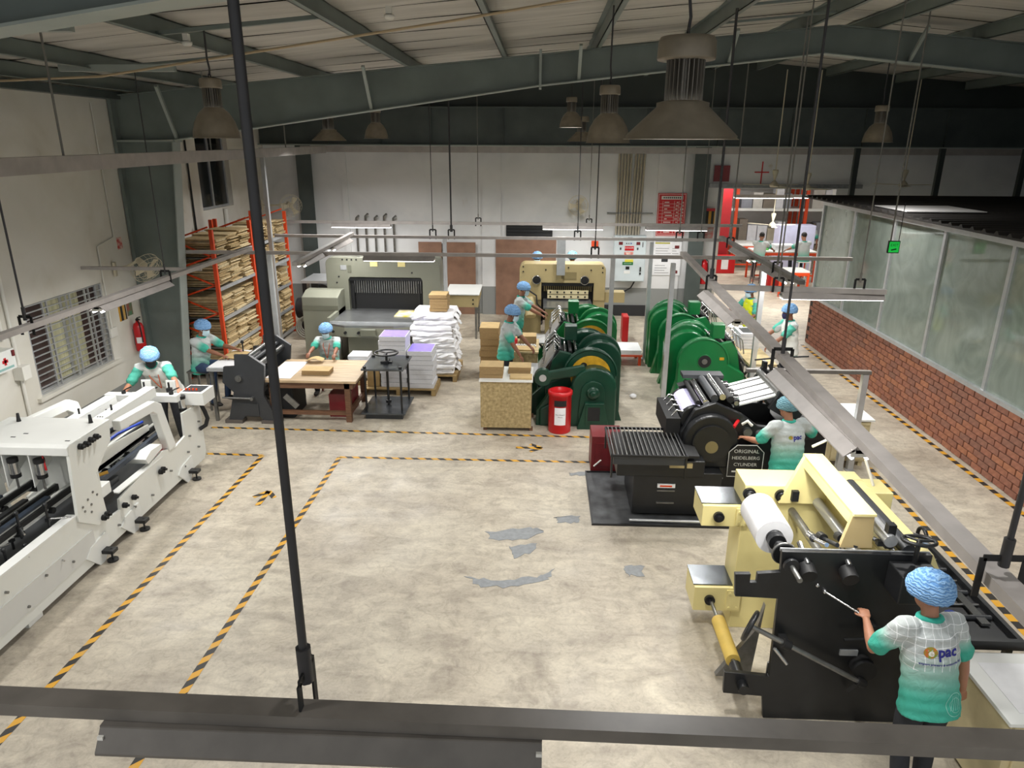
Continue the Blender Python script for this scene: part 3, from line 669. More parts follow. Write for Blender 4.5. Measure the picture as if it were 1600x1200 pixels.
c_ = W(MB().prism([(6.55, 1.4), (6.55, 1.49), (6.6, 1.515), (7.33, 1.515), (7.33, 1.49), (6.58, 1.49), (6.58, 1.4)], 'x', XL-.05, XR+.02), 'cowl_top', 'white', g, .006)
for x in (-5.02, -5.85):
    W(MB().tube([(x, 7.2, 1.515), (x, 7.2, 1.54), (x-.02, 7.23, 1.6)], [.025, .02, .014], 8), 'handle', 'blackm', c_)
for x, y in ((-5.62, 6.75), (-5.55, 6.85), (-4.98, 6.68)): W(B(x, x+.05, y, y+.015, 1.514, 1.518), 'slot', 'blackm', c_)
W(B(XL, XR-.02, 7.0, 7.02, .75, 1.48), 'rear_guard', 'whitem', g)
W(B(XL, XR-.03, 3.7, 9.3, .14, .18), 'bed_plate', 'charcoal', g)
# hanging motors with gussets under the cowl
def motor(x, y, z, par=None, s=1.):
    e = par or g
    W(MB().cyl((x, y, z), (x, y, z+.13*s), .05*s, n=16), 'motor_body', 'chrome', e)
    W(MB().cyl((x, y, z-.045*s), (x, y, z), .052*s, n=12).cyl((x, y, z+.13*s), (x, y, z+.175*s), .054*s, n=12), 'motor_cap', 'blackm', e)
for x in (-5.55, -5.26):
    motor(x, 6.62, 1.16); W(MB().prism([(6.57, 1.42), (6.57, 1.02), (6.9, 1.2), (6.9, 1.42)], 'x', x-.075, x-.065), 'gusset', 'white', g)
    W(MB().cyl((x, 6.62, .98), (x, 6.62, 1.12), .012, n=8), 'spindle', 'steel', g)
W(MB().tube([(-5.26, 6.66, 1.4), (-5.22, 6.63, 1.36), (-5.2, 6.62, 1.2)], .008, 6), 'red_cable', 'red', g)
# lengthwise carriers with belts
for x, z, c in ((-5.2, .9, 'slate'), (-5.45, .86, 'black'), (-5.72, .9, 'slate')):
    W(B(x-.02, x+.02, 4.2, 8.75, z-.11, z), 'carrier', 'whitem', g); W(B(x+.025, x+.05, 4.2, 8.8, z-.07, z-.01), 'belt', 'blackm', g)
    W(B(x-.03, x+.03, 4.25, 6.55, z+.01, z+.035), 'belt_guide', 'slate' if c == 'slate' else 'black', g)
    for k in range(9):
        y = 4.6+k*.48; W(MB().cyl((x-.04, y, z-.12), (x+.06, y, z-.12), .035, n=12), 'roller', 'black', g)
W(MB().prism([(7.15, .82), (8.5, .86), (8.5, .97), (7.15, 1.08)], 'x', -5.17, -5.15), 'guard_plate', 'whitem', g)
W(MB().prism([(7.15, .74), (8.75, .78), (8.75, .84), (7.15, .8)], 'x', -5.1, -5.05), 'belt', 'slate', g)
rnd = random.Random(3)
for k in range(34):            # adjustment arms and clamps
    y = 4.6+rnd.random()*1.9 if k < 13 or k > 25 else 7.1+rnd.random()*1.4
    x = rnd.uniform(-5.75, -5.02); z = rnd.uniform(.5, .85) if k < 22 else rnd.uniform(.85, 1.02)
    a = MB(); a.cyl((x, y, z-.22), (x, y, z+.05), .013, n=8).sph((x, y, z+.06), .024, 8, 6).box(x-.022, x+.022, y-.02, y+.02, z-.13, z-.09)
    W(a, 'clamp', 'black', g)
    W(MB().cyl((x, y, z-.1), (x+rnd.uniform(.06, .2), y+rnd.uniform(-.2, .1), z-.1+rnd.uniform(-.04, .06)), .009, n=8), 'clamp_rod', 'chrome', g)
for x, y, z in ((-5.62, 5.2, .98), (-5.3, 5.6, .96)): W(MB().bar((x, y, z-.2), (x, y+.1, z+.05), .05, .09).bar((x, y+.1, z+.04), (x+.12, y+.25, z+.06), .05, .05), 'feeder_head', 'black', g)
for x, y, z in ((-5.55, 5.1, .86), (-5.25, 5.45, .8)): W(MB().sph((x, y, z), .05, 10, 8), 'blue_knob', 'blue', g)
W(B(-5.35, -5.05, 7.25, 7.55, .62, .7), 'glue_tray', 'black', g, .01); W(B(-5.06, -4.93, 7.0, 7.2, .66, .8), 'glue_box', 'white', g, .01); W(B(-5.07, -4.92, 6.99, 7.21, .6, .66), 'glue_box_base', 'blackm', g)
W(MB().cyl((-5.1, 7.22, .84), (-5.0, 7.3, .86), .02, n=10), 'brass_valve', mat('brass', 'B48A3C', .35, .7), g)
W(B(-5.3, -4.98, 8.3, 8.6, .55, .6), 'red_cover', 'red', g)
# black knobs on the plate
for y, z in ((6.74, 1.43), (6.83, 1.42), (6.92, 1.43), (7.01, 1.43), (6.88, .5), (7.28, .44), (7.48, .44), (8.12, .47), (8.18, .48), (6.94, .51)):
    W(MB().cyl((XR+.02, y, z), (XR+.06, y, z), .034, n=14).cyl((XR+.06, y, z), (XR+.09, y, z), .016, n=10), 'knob', 'blackm', g)
bolts = MB()
for y, z in [(6.6, .78), (6.7, .82), (6.62, .72), (6.74, .74), (6.8, .86), (6.86, .8), (6.72, .66), (5.4, .55), (5.6, .25), (5.9, .4), (6.3, .3), (7.5, .3), (7.9, .25), (8.4, .35), (9.0, .6), (9.3, .7), (9.2, .35), (8.9, .4), (8.75, .25), (7.15, .25)]:
    bolts.cyl((XR, y, z), (XR+.03, y, z), .014, n=10)
W(bolts, 'bolts', 'steel', g)
# feet
for y in (6.72, 7.4, 8.78):
    f = W(MB().prism([(y-.22, .2), (y-.02, .0), (y+.08, .0), (y+.2, .2), (y+.18, .32), (y-.12, .28)], 'x', XR+.0, XR+.02), 'foot_plate', 'white', g)
    W(MB().cyl((XR+.1, y+.08, .0), (XR+.1, y+.08, .02), .06, n=16).cyl((XR+.1, y+.08, .02), (XR+.1, y+.08, .15), .012, n=8).box(XR+.02, XR+.15, y+.03, y+.13, .11, .15), 'levelling_foot', 'black', f)
    W(MB().cyl((XL-.1, y, 0), (XL-.1, y, .2), .05, n=10).box(XL-.13, XL, y-.04, y+.04, .1, .14), 'levelling_foot', 'black', f)
for y in (4.6, 5.7): W(B(XR-.1, XR-.03, y-.1, y+.1, 0, .1), 'foot_plate', 'white', g)
# arch frame, cross beams and end control box
def arch(x, w):
    pts = [(7.5, 1.42), (8.28, 1.38), (8.42, 1.3), (8.62, .62), (8.44, .62), (8.28, 1.2), (8.2, 1.26), (7.5, 1.3)]
    return MB().prism(pts, 'x', x-w, x)
W(arch(XR+.02, .1), 'arch_frame', 'white', g, .012); W(arch(XL+.02, .08), 'arch_frame', 'white', g, .012)
W(MB().prism([(7.95, .66), (8.3, .72), (8.3, .78), (8.05, .8), (7.9, .74)], 'x', -5.3, XR), 'lower_brace', 'white', g)
for x, y0, y1, z in ((-5.88, 7.95, 8.95, 1.2), (-5.28, 7.7, 8.9, 1.36), (-5.55, 8.0, 9.0, 1.18)):
    b_ = W(B(x-.07, x+.07, y0, y1, z-.03, z), 'beam_top', 'white', g, .004); W(B(x+.055, x+.07, y0, y1, z-.14, z-.03), 'beam_web', 'white', g)
    for k in range(3): W(MB().cyl((x-.03+.03*k, y0+.06, z), (x-.03+.03*k, y0+.06, z+.008), .009, n=8), 'bolt', 'steel', b_)
    W(MB().cyl((x, y0+.3, z), (x, y0+.3, z+.07), .012, n=8), 'lever', 'blackm', g)
for x, y, z in ((-5.85, 8.0, .98), (-5.28, 7.76, 1.12), (-4.99, 9.12, .98)): motor(x, y, z)
W(B(-6.0, -4.98, 8.98, 9.1, 1.1, 1.2), 'cross_bar', 'white', g, .006)
for x in (-5.55, -5.2): W(B(x, x+.13, 9.16, 9.18, 1.1, 1.36), 'upright_plate', 'white', g); W(MB().cyl((x+.08, 9.08, 1.16), (x+.08, 9.08, 1.36), .014, n=8).box(x+.05, x+.11, 9.05, 9.11, 1.22, 1.28), 'stop_clamp', 'black', g)
for x in (-5.75, -5.38, -5.08): W(MB().cyl((x, 9.04, 1.2), (x, 9.04, 1.24), .03, n=10).tube([(x, 9.04, 1.24), (x+.05, 9.04, 1.27), (x+.12, 9.04, 1.3)], .01, 6), 'clamp_lever', 'blackm', g)
cb = W(MB().prism([(-5.06, .98), (-4.72, .98), (-4.72, 1.17), (-5.06, 1.17)], 'y', 9.2, 9.55), 'control_box', 'white', g, .006)
W(B(-5.03, -4.76, 9.24, 9.5, 1.171, 1.176), 'control_panel', 'charcoal', cb)
for k in range(4): W(MB().cyl((-5.0+.05*k, 9.3, 1.176), (-5.0+.05*k, 9.3, 1.2), .014, n=8), 'button', 'orange', cb)
W(MB().tube([(-4.82, 9.3, .97), (-4.8, 9.34, .85), (-4.79, 9.38, .72), (-4.82, 9.36, .62), (-4.89, 9.3, .58)], .03, 10), 'black_hose', 'rubber', g)
for k in range(3): W(MB().tube([(-5.85+.2*k, 7.6, .9), (-5.8+.2*k, 8.2, .95), (-5.75+.2*k, 8.7, .92)], .02, 8), 'pressing_arm', 'slate' if k % 2 else 'blue', g)
W(B(-6.6, -6.1, 9.6, 10.6, .62, .66), 'delivery_board', 'white', g); W(B(-6.5, -6.2, 9.7, 10.5, .0, .62), 'delivery_stand', mat('stand_grey', '8B8D8B', .6), g)

# ================================================================== BLACK CREASING BENCH
k_ = thing('creasing_machine', 'charcoal cast creasing and cutting bench at the end of the work table', 'machine', (-4.85, 11.6, 0))
pl = [(-5.24, .05), (-5.1, .55), (-5.27, .72), (-5.22, .99), (-5.03, 1.0), (-5.02, 1.2), (-4.78, 1.2), (-4.53, 1.02), (-4.6, .5), (-4.4, .05), (-4.62, .05), (-4.7, .12), (-4.95, .12), (-5.02, .05)]
for y in (10.98, 12.25): W(MB().prism(pl, 'y', y, y+.06), 'side_casting', 'charcoal', k_)
for y in (11.0, 12.2):
    for a, b in ((-5.3, -5.0), (-4.68, -4.36)): W(B(a, b, y-.04, y+.14, 0, .06), 'foot', mat('foot_grey', '5A534E', .7), k_)
W(MB().cyl((-4.98, 10.94, .8), (-4.98, 10.98, .8), .055, n=18).cyl((-4.98, 10.92, .8), (-4.98, 10.94, .8), .025, n=12), 'hub', 'steel', k_)
W(MB().cyl((-5.28, 10.93, .47), (-4.78, 10.93, .46), .016, n=10).cyl((-4.78, 10.9, .46), (-4.78, 10.98, .46), .03, n=10), 'treadle_bar', 'steel', k_)
W(B(-4.98, -4.7, 10.965, 10.98, .14, .36), 'cover_plate', 'charcoal', k_)
for k in range(3): W(MB().cyl((-4.86+.09*k, 11.04, 1.13-.06*k), (-4.86+.09*k, 12.25, 1.13-.06*k), .035, n=12), 'cross_roller', 'charcoal' if k % 2 else 'steel', k_)
W(MB().bar((-4.66, 11.04, .98), (-4.66, 12.25, .98), .04, .05), 'blade_beam', 'black', k_); W(B(-5.1, -4.6, 11.04, 12.25, .55, .62), 'bed', 'charcoal', k_)
W(B(-5.52, -5.03, 11.0, 12.1, .9, .96), 'feed_shelf', 'alu', k_); W(B(-5.5, -5.1, 11.03, 12.05, .961, .975), 'white_sheet', 'paper', k_)
for y in (11.05, 12.0): W(B(-5.5, -5.45, y, y+.05, 0, .9), 'shelf_leg', 'steel', k_)
W(MB().cyl((-4.95, 11.2, 1.2), (-4.95, 11.2, 1.35), .012, n=8).sph((-4.95, 11.2, 1.36), .03, 8, 6), 'lever', 'blackm', k_)
W(B(-4.44, -4.2, 11.25, 11.9, .0, .57), 'motor_case', 'blackm', k_, .02); W(MB().bar((-4.3, 11.15, .45), (-4.1, 11.15, .25), .03, .1), 'guard_label', 'steel', k_)
# seated worker's stool
def stool(label, x, y, h, rz, m, w=.34, group=None):
    e = thing('stool', label, 'stool', (x, y, 0), rz, group)
    B(-w/2, w/2, -w/2, w/2, h-.03, h).build('seat', M[m], e, .004)
    for sx in (-1, 1):
        for sy in (-1, 1): B(sx*(w/2-.03)-.016, sx*(w/2-.03)+.016, sy*(w/2-.03)-.016, sy*(w/2-.03)+.016, 0, h-.03).build('leg', M[m], e)
    for s in (-1, 1): B(-w/2+.05, w/2-.05, s*(w/2-.03)-.01, s*(w/2-.03)+.01, .16, .19).build('stretcher', M[m], e); B(s*(w/2-.03)-.01, s*(w/2-.03)+.01, -w/2+.05, w/2-.05, .2, .23).build('stretcher', M[m], e)
    return e
stool('grey steel stool under the worker at the creasing bench', -5.95, 11.7, .72, 0., 'steel', .38)
stool('low red wooden stool under the worker at the table', -4.0, 12.85, .45, 0., 'dred', .36)
# ================================================================== WORK TABLE
t = thing('work_table', 'long brown wooden work table with pale top', 'table', (-3.75, 11.65, 0))
W(B(-4.62, -3.05, 11.05, 12.28, .71, .75), 'table_top', 'woodtop', t, .004)
W(MB().box(-4.55, -3.12, 11.1, 11.14, .6, .71).box(-4.55, -3.12, 12.18, 12.22, .6, .71).box(-4.55, -4.51, 11.14, 12.18, .6, .71).box(-3.16, -3.12, 11.14, 12.18, .6, .71), 'apron', 'wood', t)
for x in (-4.5, -3.22):
    for y in (11.1, 12.13): W(B(x-.045, x+.045, y, y+.09, 0, .71), 'leg', 'wood', t)
W(B(-4.46, -3.26, 11.12, 11.17, .12, .19), 'stretcher', 'wood', t); W(B(-3.25, -3.2, 11.19, 12.13, .12, .19), 'stretcher', 'wood', t)
cr_ = tag(B(-3.62, -3.27, 11.35, 12.0, .0, .42).build('red_crate', M['dred'], None, .008), 'dark red box on the floor under the work table', 'box')
def stack(label, x0, x1, y0, y1, z0, z1, m, name='card_stack', cat='card stack', sheet=None, n=None, jit=.006, top=None, seed=1, group=None, parent=None):
    """a pile built of its separate bundles"""
    e = thing(name, label, cat, ((x0+x1)/2, (y0+y1)/2, z0), 0, group); r = random.Random(seed); n = n or max(1, int((z1-z0)/.05)); h = (z1-z0)/n
    for k in range(n):
        a, b = r.uniform(-jit, jit), r.uniform(-jit, jit); tp = (k == n-1 and top)
        MB().box(x0-(x0+x1)/2+a, x1-(x0+x1)/2+a, y0-(y0+y1)/2+b, y1-(y0+y1)/2+b, k*h+.0008, (k+1)*h-.0008).build('bundle', [M[m]], e)
    if top: B(x0-(x0+x1)/2+a, x1-(x0+x1)/2+a, y0-(y0+y1)/2+b, y1-(y0+y1)/2+b, n*h-.0008, n*h+.002).build('top_sheet', M[top], e)
    return e
stack('kraft card pile the seated worker is counting on the table', -4.05, -3.58, 11.35, 11.62, .752, .83, 'kraftd', n=2, top='kraft')
tag(B(-4.6, -4.18, 11.15, 12.1, .751, .757).build('white_sheets', M['paper'], None), 'white sheets spread over the left end of the work table', 'paper')
tag(MB().grid(lambda u, v: (-4.2+.3*u, 12.02+.18*v, .79+.05*sin(u*3)), 6, 2).build('kraft_sheet', M['kraft']), 'folded kraft sheet held by the worker at the table', 'paper')
tag(MB().grid(lambda u, v: (-5.5+.38*u, 11.4+.5*v, .982+.03*sin(u*3.1)), 8, 2).build('kraft_sheet', M['kraft']), 'kraft sheet on the shelf of the creasing bench', 'paper')
# ================================================================== BOOK PRESS
p = thing('book_press', 'black steel standing screw press with handwheel beside the table', 'press', (-2.68, 11.75, 0))
W(B(-3.02, -2.3, 11.3, 12.15, .86, .89), 'top_plate', mat('press_plate', '5B5F63', .25, .7, var=.3, scale=6), p, .004); W(B(-3.04, -2.28, 11.22, 12.1, .1, .13), 'bottom_plate', 'press_plate' if False else MATS['press_plate'], p, .004)
for x in (-2.97, -2.36):
    for y in (11.36, 12.04): W(MB().cyl((x, y, .13), (x, y, .9), .018, n=10).cyl((x, y, .89), (x, y, .925), .03, n=8), 'column', 'black', p)
W(MB().cyl((-2.66, 11.7, .13), (-2.66, 11.7, 1.07), .022, n=12).cyl((-2.66, 11.7, .16), (-2.66, 11.7, .21), .05, n=12), 'screw', 'black', p)
hw = W(MB().torus((-2.66, 11.7, 1.07), (0, 0, 1), .2, .016, 28, 8), 'handwheel', 'black', p)
for k in range(3): W(MB().bar((-2.66, 11.7, 1.07), (-2.66+.2*cos(k*2.09+.5), 11.7+.2*sin(k*2.09+.5), 1.07), .03, .014), 'spoke', 'black', hw)
W(MB().box(-2.76, -2.56, 11.66, 11.74, .89, .92).box(-2.7, -2.62, 11.6, 11.8, .89, .94), 'collar', 'black', p)
W(MB().box(-2.98, -2.34, 11.3, 11.4, 0, .1).box(-2.98, -2.34, 11.92, 12.02, 0, .1), 'skid', 'charcoal', p)
# ================================================================== RACKS WITH DIE BOARDS
SH = [.12, .66, 1.25, 1.84, 2.42]
def rack(label, y0, y1, seed):
    e = thing('storage_rack', label, 'rack', (-6.62, (y0+y1)/2, 0), 0, 'orange storage racks')
    for y in (y0, y1):
        for x in (-6.2, -7.02): W(MB().box(x-.035, x+.035, y-.03, y+.03, 0, 2.95).box(x-.06, x+.06, y-.05, y+.05, 0, .012), 'upright', 'orange', e)
        br = MB()
        for k in range(5): br.bar((-6.25, y, .25+.55*k), (-6.97, y, .55+.55*k), .02, .03); br.bar((-6.97, y, .55+.55*k), (-6.25, y, .8+.55*k), .02, .03)
        W(br, 'lattice', 'orange', e)
    for z in SH:
        W(B(-6.98, -6.2, y0+.03, y1-.03, z-.025, z), 'shelf', 'steel', e); W(B(-6.2, -6.17, y0+.03, y1-.03, z-.06, z+.005), 'shelf_beam', 'alu', e)
    return e
rack('orange rack nearer the steel column, packed with cutting boards', 13.25, 15.05, 1); rack('orange rack farther back, packed with cutting boards', 15.25, 17.2, 2)
bm1 = [mat('die_board_%d' % k, c, .75, var=.25, scale=9) for k, c in enumerate(('C9B287', 'B89F72', 'D6C39B', 'A08A62'))]
bmesh_ = [B(-.36, .36, -.22, .22, -.009, .009).mesh('die_board', m) for m in bm1]+[B(-.34, .34, -.25, .25, -.011, .011).mesh('die_board', m) for m in bm1]
n_b = 0; rb = random.Random(11); rest = MB()
ORD = ('topmost', '2nd from top', '3rd from top', '4th from top', '5th from top', '6th from top', '7th from top', '8th from top', '9th from top', '10th from top', '11th from top', '12th from top', '13th from top', '14th from top', '15th from top', '16th from top', '17th from top', '18th from top', '19th from top', '20th from top')
for y0, y1, who in ((13.25, 15.05, 'near'), (15.25, 17.2, 'far')):
    for li, z in enumerate(SH):
        top = .5 if li < 4 else .42; ln = ('lowest', 'second', 'third', 'fourth', 'top')[li]
        for s in range(3):
            yc = y0+.36+(y1-y0-.7)*s/2; zz = z+.012; lim = z+top*rb.uniform(.72, .97); pile = []
            while zz < lim:
                th = rb.choice((.025, .027, .031)); x = -6.58+rb.uniform(-.03, .07); yy = yc+rb.uniform(-.035, .035); rz = rb.uniform(-.05, .05)
                if n_b < 290 and li > 0 and not (who == 'far' and li == 1):
                    o = bpy.data.objects.new('die_board', rb.choice(bmesh_)); COL.objects.link(o); o.location = (x, yy, zz+.011); o.rotation_euler = (0, 0, rz); pile.append(o); n_b += 1
                else: rest.box(x-.36, x+.36, yy-.25, yy+.25, zz, zz+.02)
                zz += th
            for i, o in enumerate(reversed(pile)):
                tag(o, 'tan board %s in the %s stack, %s shelf of the %s orange rack' % (ORD[i], ('near', 'middle', 'far')[s], ln, who), 'board', 'cutting boards in the orange racks')
o = rest.build('die_boards', bm1[0]); tag(o, 'remaining tan cutting boards packed into the orange racks', 'boards', kind='stuff')
# ================================================================== SAGE PAPER CUTTER
def rrect(x0, x1, z0, z1, r, top=True, n=5):
    pts = [(x0, z0), (x1, z0)]
    for k in range(n+1): a = pi/2*k/n; pts.append((x1-r+r*cos(a), z1-r+r*sin(a)))
    for k in range(n+1): a = pi/2+pi/2*k/n; pts.append((x0+r+r*cos(a), z1-r+r*sin(a)))
    return pts
e = thing('paper_cutter', 'large sage green guillotine paper cutter behind the work table', 'machine', (-3.5, 15.2, 0))
W(MB().prism([(-4.68, 1.0), (-4.2, 1.0), (-4.2, 1.68), (-4.16, 1.74), (-2.62, 1.74), (-2.58, 1.68), (-2.58, 1.0), (-2.2, 1.0)]+rrect(-4.68, -2.2, 1.0, 2.17, .16)[2:], 'y', 15.2, 15.75), 'portal_frame', 'sage', e, .01)
W(B(-4.68, -4.2, 15.22, 15.75, 0, 1.0), 'left_pillar', 'sage', e); W(B(-2.58, -2.2, 15.22, 15.75, 0, 1.0), 'right_pillar', 'sage', e)
lc = W(MB().prism([(14.65, 0), (15.2, 0), (15.2, 1.5), (14.95, 1.5), (14.65, 1.4)], 'x', -5.08, -4.3), 'left_cabinet', 'sage', e, .012)
W(B(-5.075, -4.305, 14.638, 14.652, 1.12, 1.22), 'cabinet_band', 'saged', lc); W(MB().box(-4.34, -4.29, 14.7, 15.15, .1, .85), 'cabinet_door', 'saged', lc)
W(MB().prism([(-4.36, 13.95), (-3.95, 13.75), (-2.95, 13.75), (-2.5, 13.95), (-2.5, 15.5), (-4.36, 15.5)], 'z', .98, 1.02), 'cutting_table', mat('table_steel', '8F9192', .28, .7, var=.15, scale=4), e)
W(MB().prism([(-4.36, 13.95), (-3.95, 13.75), (-2.95, 13.75), (-2.5, 13.95), (-2.5, 14.25), (-4.36, 14.25)], 'z', .78, .98), 'table_apron', 'sage', e, .01)
for k in range(7): W(MB().cyl((-4.2+.27*k, 13.75 if 0 < k < 6 else 13.82, .88), (-4.2+.27*k, 13.7 if 0 < k < 6 else 13.8, .88), .028, n=12), 'push_button', 'blackm', e)
W(B(-3.62, -3.3, 13.68, 13.76, .82, .96), 'centre_grip', 'saged', e, .01)
W(B(-3.95, -3.1, 13.95, 14.4, .2, .78), 'front_housing', 'sage', e, .02); W(B(-3.9, -2.7, 14.4, 15.2, 0, .78), 'base', 'saged', e)
W(MB().cyl((-4.25, 14.05, 0), (-4.2, 14.3, .78), .05, n=10), 'pedal_strut', 'alu', e)
for k in range(30): W(B(-4.1+.05*k, -4.078+.05*k, 15.3, 15.33, 1.38, 1.66), 'clamp_tooth', 'steel', e)
W(B(-4.2, -2.58, 15.34, 15.5, 1.0, 1.74), 'throat', 'blackm', e); W(B(-4.2, -2.58, 15.24, 15.3, 1.66, 1.72), 'knife_beam', 'black', e)
W(B(-4.12, -4.09, 15.22, 15.26, 1.05, 1.6), 'light_guard', 'blackm', e); W(B(-2.68, -2.65, 15.22, 15.26, 1.05, 1.6), 'light_guard', 'blackm', e)
W(B(-4.36, -4.3, 13.98, 15.2, 1.02, 1.12), 'side_gauge', 'sage', e); W(B(-4.3, -2.6, 13.96, 13.99, 1.02, 1.05), 'air_strip', 'alu', e)
for x, z in ((-4.3, 2.12), (-4.2, 2.12), (-4.1, 2.12), (-4.0, 2.12), (-2.75, 2.1), (-2.65, 2.1), (-2.55, 2.1), (-4.45, 1.62), (-4.4, 1.75), (-2.8, 1.85)): W(MB().cyl((x, 15.2, z), (x, 15.185, z), .018, n=10), 'cap_bolt', 'blackm', e)
W(B(-4.35, -4.22, 15.185, 15.2, 1.9, 2.0), 'switch_plate', 'alu', e); W(B(-4.2, -4.12, 15.185, 15.2, 1.85, 2.0), 'switch_plate', 'saged', e)
for x in (-3.7, -3.1): W(B(x, x+.16, 15.185, 15.2, 1.98, 2.08), 'warning_label', 'yellow', e)
pr = tag(B(-3.1, -2.55, 14.55, 15.15, 1.022, 1.04).build('printed_sheet', mat('yellow_print', 'D9C21A', .5, col2='E9E7E2', scale=6)), 'yellow and white printed sheet lying on the sage cutter table', 'paper')
W(B(-5.6, -4.7, 16.2, 17.2, 1.4, 1.46), 'rear_table', 'alu', e); W(B(-5.5, -5.42, 16.3, 16.38, 0, 1.4), 'rear_table_leg', 'steel', e); W(B(-4.85, -4.77, 17.05, 17.13, 0, 1.4), 'rear_table_leg', 'steel', e)
tag(B(-3.7, -2.6, 15.28, 15.7, 2.17, 2.19).build('loose_panel', M['white']), 'white panel lying on top of the sage cutter', 'panel')
# side desk with control slope
d = thing('delivery_desk', 'slim pale desk on steel legs right of the paper piles', 'desk', (-1.85, 16.9, 0))
W(MB().prism([(16.6, .8), (16.6, 1.08), (17.5, 1.14), (17.5, .95)], 'x', -2.25, -1.5), 'desk_body', 'beige', d); W(MB().bar((-1.88, 16.58, 1.1), (-1.88, 17.55, 1.16), .82, .02), 'desk_top', 'white', d)
for x in (-2.18, -1.56):
    for y in (16.68, 17.42): W(B(x-.025, x+.025, y-.025, y+.025, 0, .95), 'leg', 'steel', d)
for k in range(2): W(MB().cyl((-1.62, 16.6, .88+.1*k), (-1.62, 16.58, .88+.1*k), .02, n=8), 'button', 'blackm', d)
# ================================================================== BEIGE PAPER CUTTER
e = thing('paper_cutter', 'beige guillotine paper cutter near the back wall', 'machine', (.5, 17.4, 0))
W(MB().prism([(-.54, .85), (0, .85), (0, 1.28), (1.28, 1.28), (1.28, .85), (1.56, .85)]+rrect(-.54, 1.56, .85, 1.74, .14)[2:], 'y', 17.3, 17.8), 'portal_frame', 'beige', e, .01)
W(B(-.54, 0, 17.32, 17.8, 0, .85), 'left_pillar', 'beiged', e); W(B(1.28, 1.56, 17.32, 17.8, 0, .85), 'right_pillar', 'beige', e)
W(B(0, 1.28, 17.5, 17.6, .3, 1.28), 'throat', 'blackm', e); W(B(0.02, 1.26, 17.32, 17.36, 1.2, 1.27), 'knife_beam', 'black', e)
for k in range(24): W(B(.06+.05*k, .085+.05*k, 17.42, 17.44, 1.05, 1.19), 'clamp_tooth', 'beiged', e)
W(B(.05, 1.22, 16.4, 17.5, .82, .86), 'cutting_table', 'table_steel' if False else MATS['table_steel'], e)
for z in (.95, 1.06):
    W(B(.15, 1.15, 17.25, 17.3, z-.045, z+.045), 'gauge_bar', mat('ivory', 'D8CBA2', .5), e)
    for k in range(6): W(MB().cyl((.22+.17*k, 17.25, z), (.22+.17*k, 17.235, z), .022, n=10), 'bolt', 'blackm', e)
for x in (-.12, 1.05): W(MB().cyl((x, 17.3, 1.36), (x, 17.22, 1.36), .1, n=18).cyl((x, 17.22, 1.36), (x, 17.2, 1.36), .05, n=14), 'hand_dial', 'blackm', e); W(MB().torus((x, 17.23, 1.36), (0, 1, 0), .1, .012, 20, 6), 'dial_rim', 'chrome', e)
W(B(.48, .85, 17.285, 17.3, 1.38, 1.55), 'name_panel', 'beiged', e)
for x, z in ((-.45, 1.67), (-.45, 1.55), (.1, 1.6), (.65, 1.66), (1.2, 1.6), (1.48, 1.66), (1.48, 1.55)): W(MB().cyl((x, 17.3, z), (x, 17.285, z), .018, n=10), 'cap_bolt', 'blackm', e)
W(B(.36, .56, 17.1, 17.28, 1.5, 2.4), 'lamp_post', 'alu', e); W(MB().cyl((-.25, 17.0, .5), (-.25, 17.25, .9), .13, n=16), 'motor', 'beige', e); W(MB().tube([(-.3, 17.2, 1.1), (-.12, 17.1, 1.0), (-.1, 17.1, .8), (0, 17.1, .7)], .02, 8), 'hose', 'rubber', e)
W(B(1.56, 2.05, 17.35, 17.7, .8, 1.05), 'side_box', 'beige', e)
W(B(.1, 1.2, 16.4, 17.3, 0, .82), 'base', 'beiged', e)
# ================================================================== PAPER PILES
def pallet(label, x0, x1, y0, y1, h=.13, m='pallet'):
    q = thing('pallet', label, 'pallet', ((x0+x1)/2, (y0+y1)/2, 0)); n = 6
    for k in range(n): a = y0+(y1-y0)*k/n; W(B(x0, x1, a+.01, a+(y1-y0)/n-.01, h-.025, h), 'deck_board', m, q)
    for x in (x0, (x0+x1)/2-.04, x1-.08): W(B(x, x+.08, y0, y1, 0, h-.025), 'runner', m, q)
    return q
pallet('wooden pallet under the tall torn paper pile', -2.55, -1.65, 13.35, 14.5); pallet('wooden pallet under the purple topped piles', -3.35, -1.95, 12.5, 13.2); pallet('wooden pallet behind the work table', -4.4, -3.5, 13.05, 13.5, .1)
def ream_pile(label, x0, x1, y0, y1, z0, z1, n, jit, seed, top=None, m='papere', cat='paper pile'):
    q = thing('paper_pile', label, cat, ((x0+x1)/2, (y0+y1)/2, z0)); r = random.Random(seed); h = (z1-z0)/n
    for k in range(n):
        a, b, c, d2 = [r.uniform(-jit, jit) for _ in range(4)]
        def fn(u, v, k=k, a=a, b=b, c=c, d2=d2): 
            return (x0+a+(x1-x0+c)*u, y0+b+(y1-y0+d2)*v, z0+h*(k+1)-.001+jit*.12*sin(7*u+k)*sin(5*v+2*k))
        mb = MB().box(x0+a, x1+a+c, y0+b, y1+b+d2, z0+h*k+.002, z0+h*(k+1)-.004)
        W(mb, 'ream', M[m], q)
        if top and k in top: W(B(x0+a+.01, x1+a+c-.01, y0+b+.01, y1+b+d2-.01, z0+h*(k+1)-.004, z0+h*(k+1)), 'purple_cover', 'purple', q)
    return q
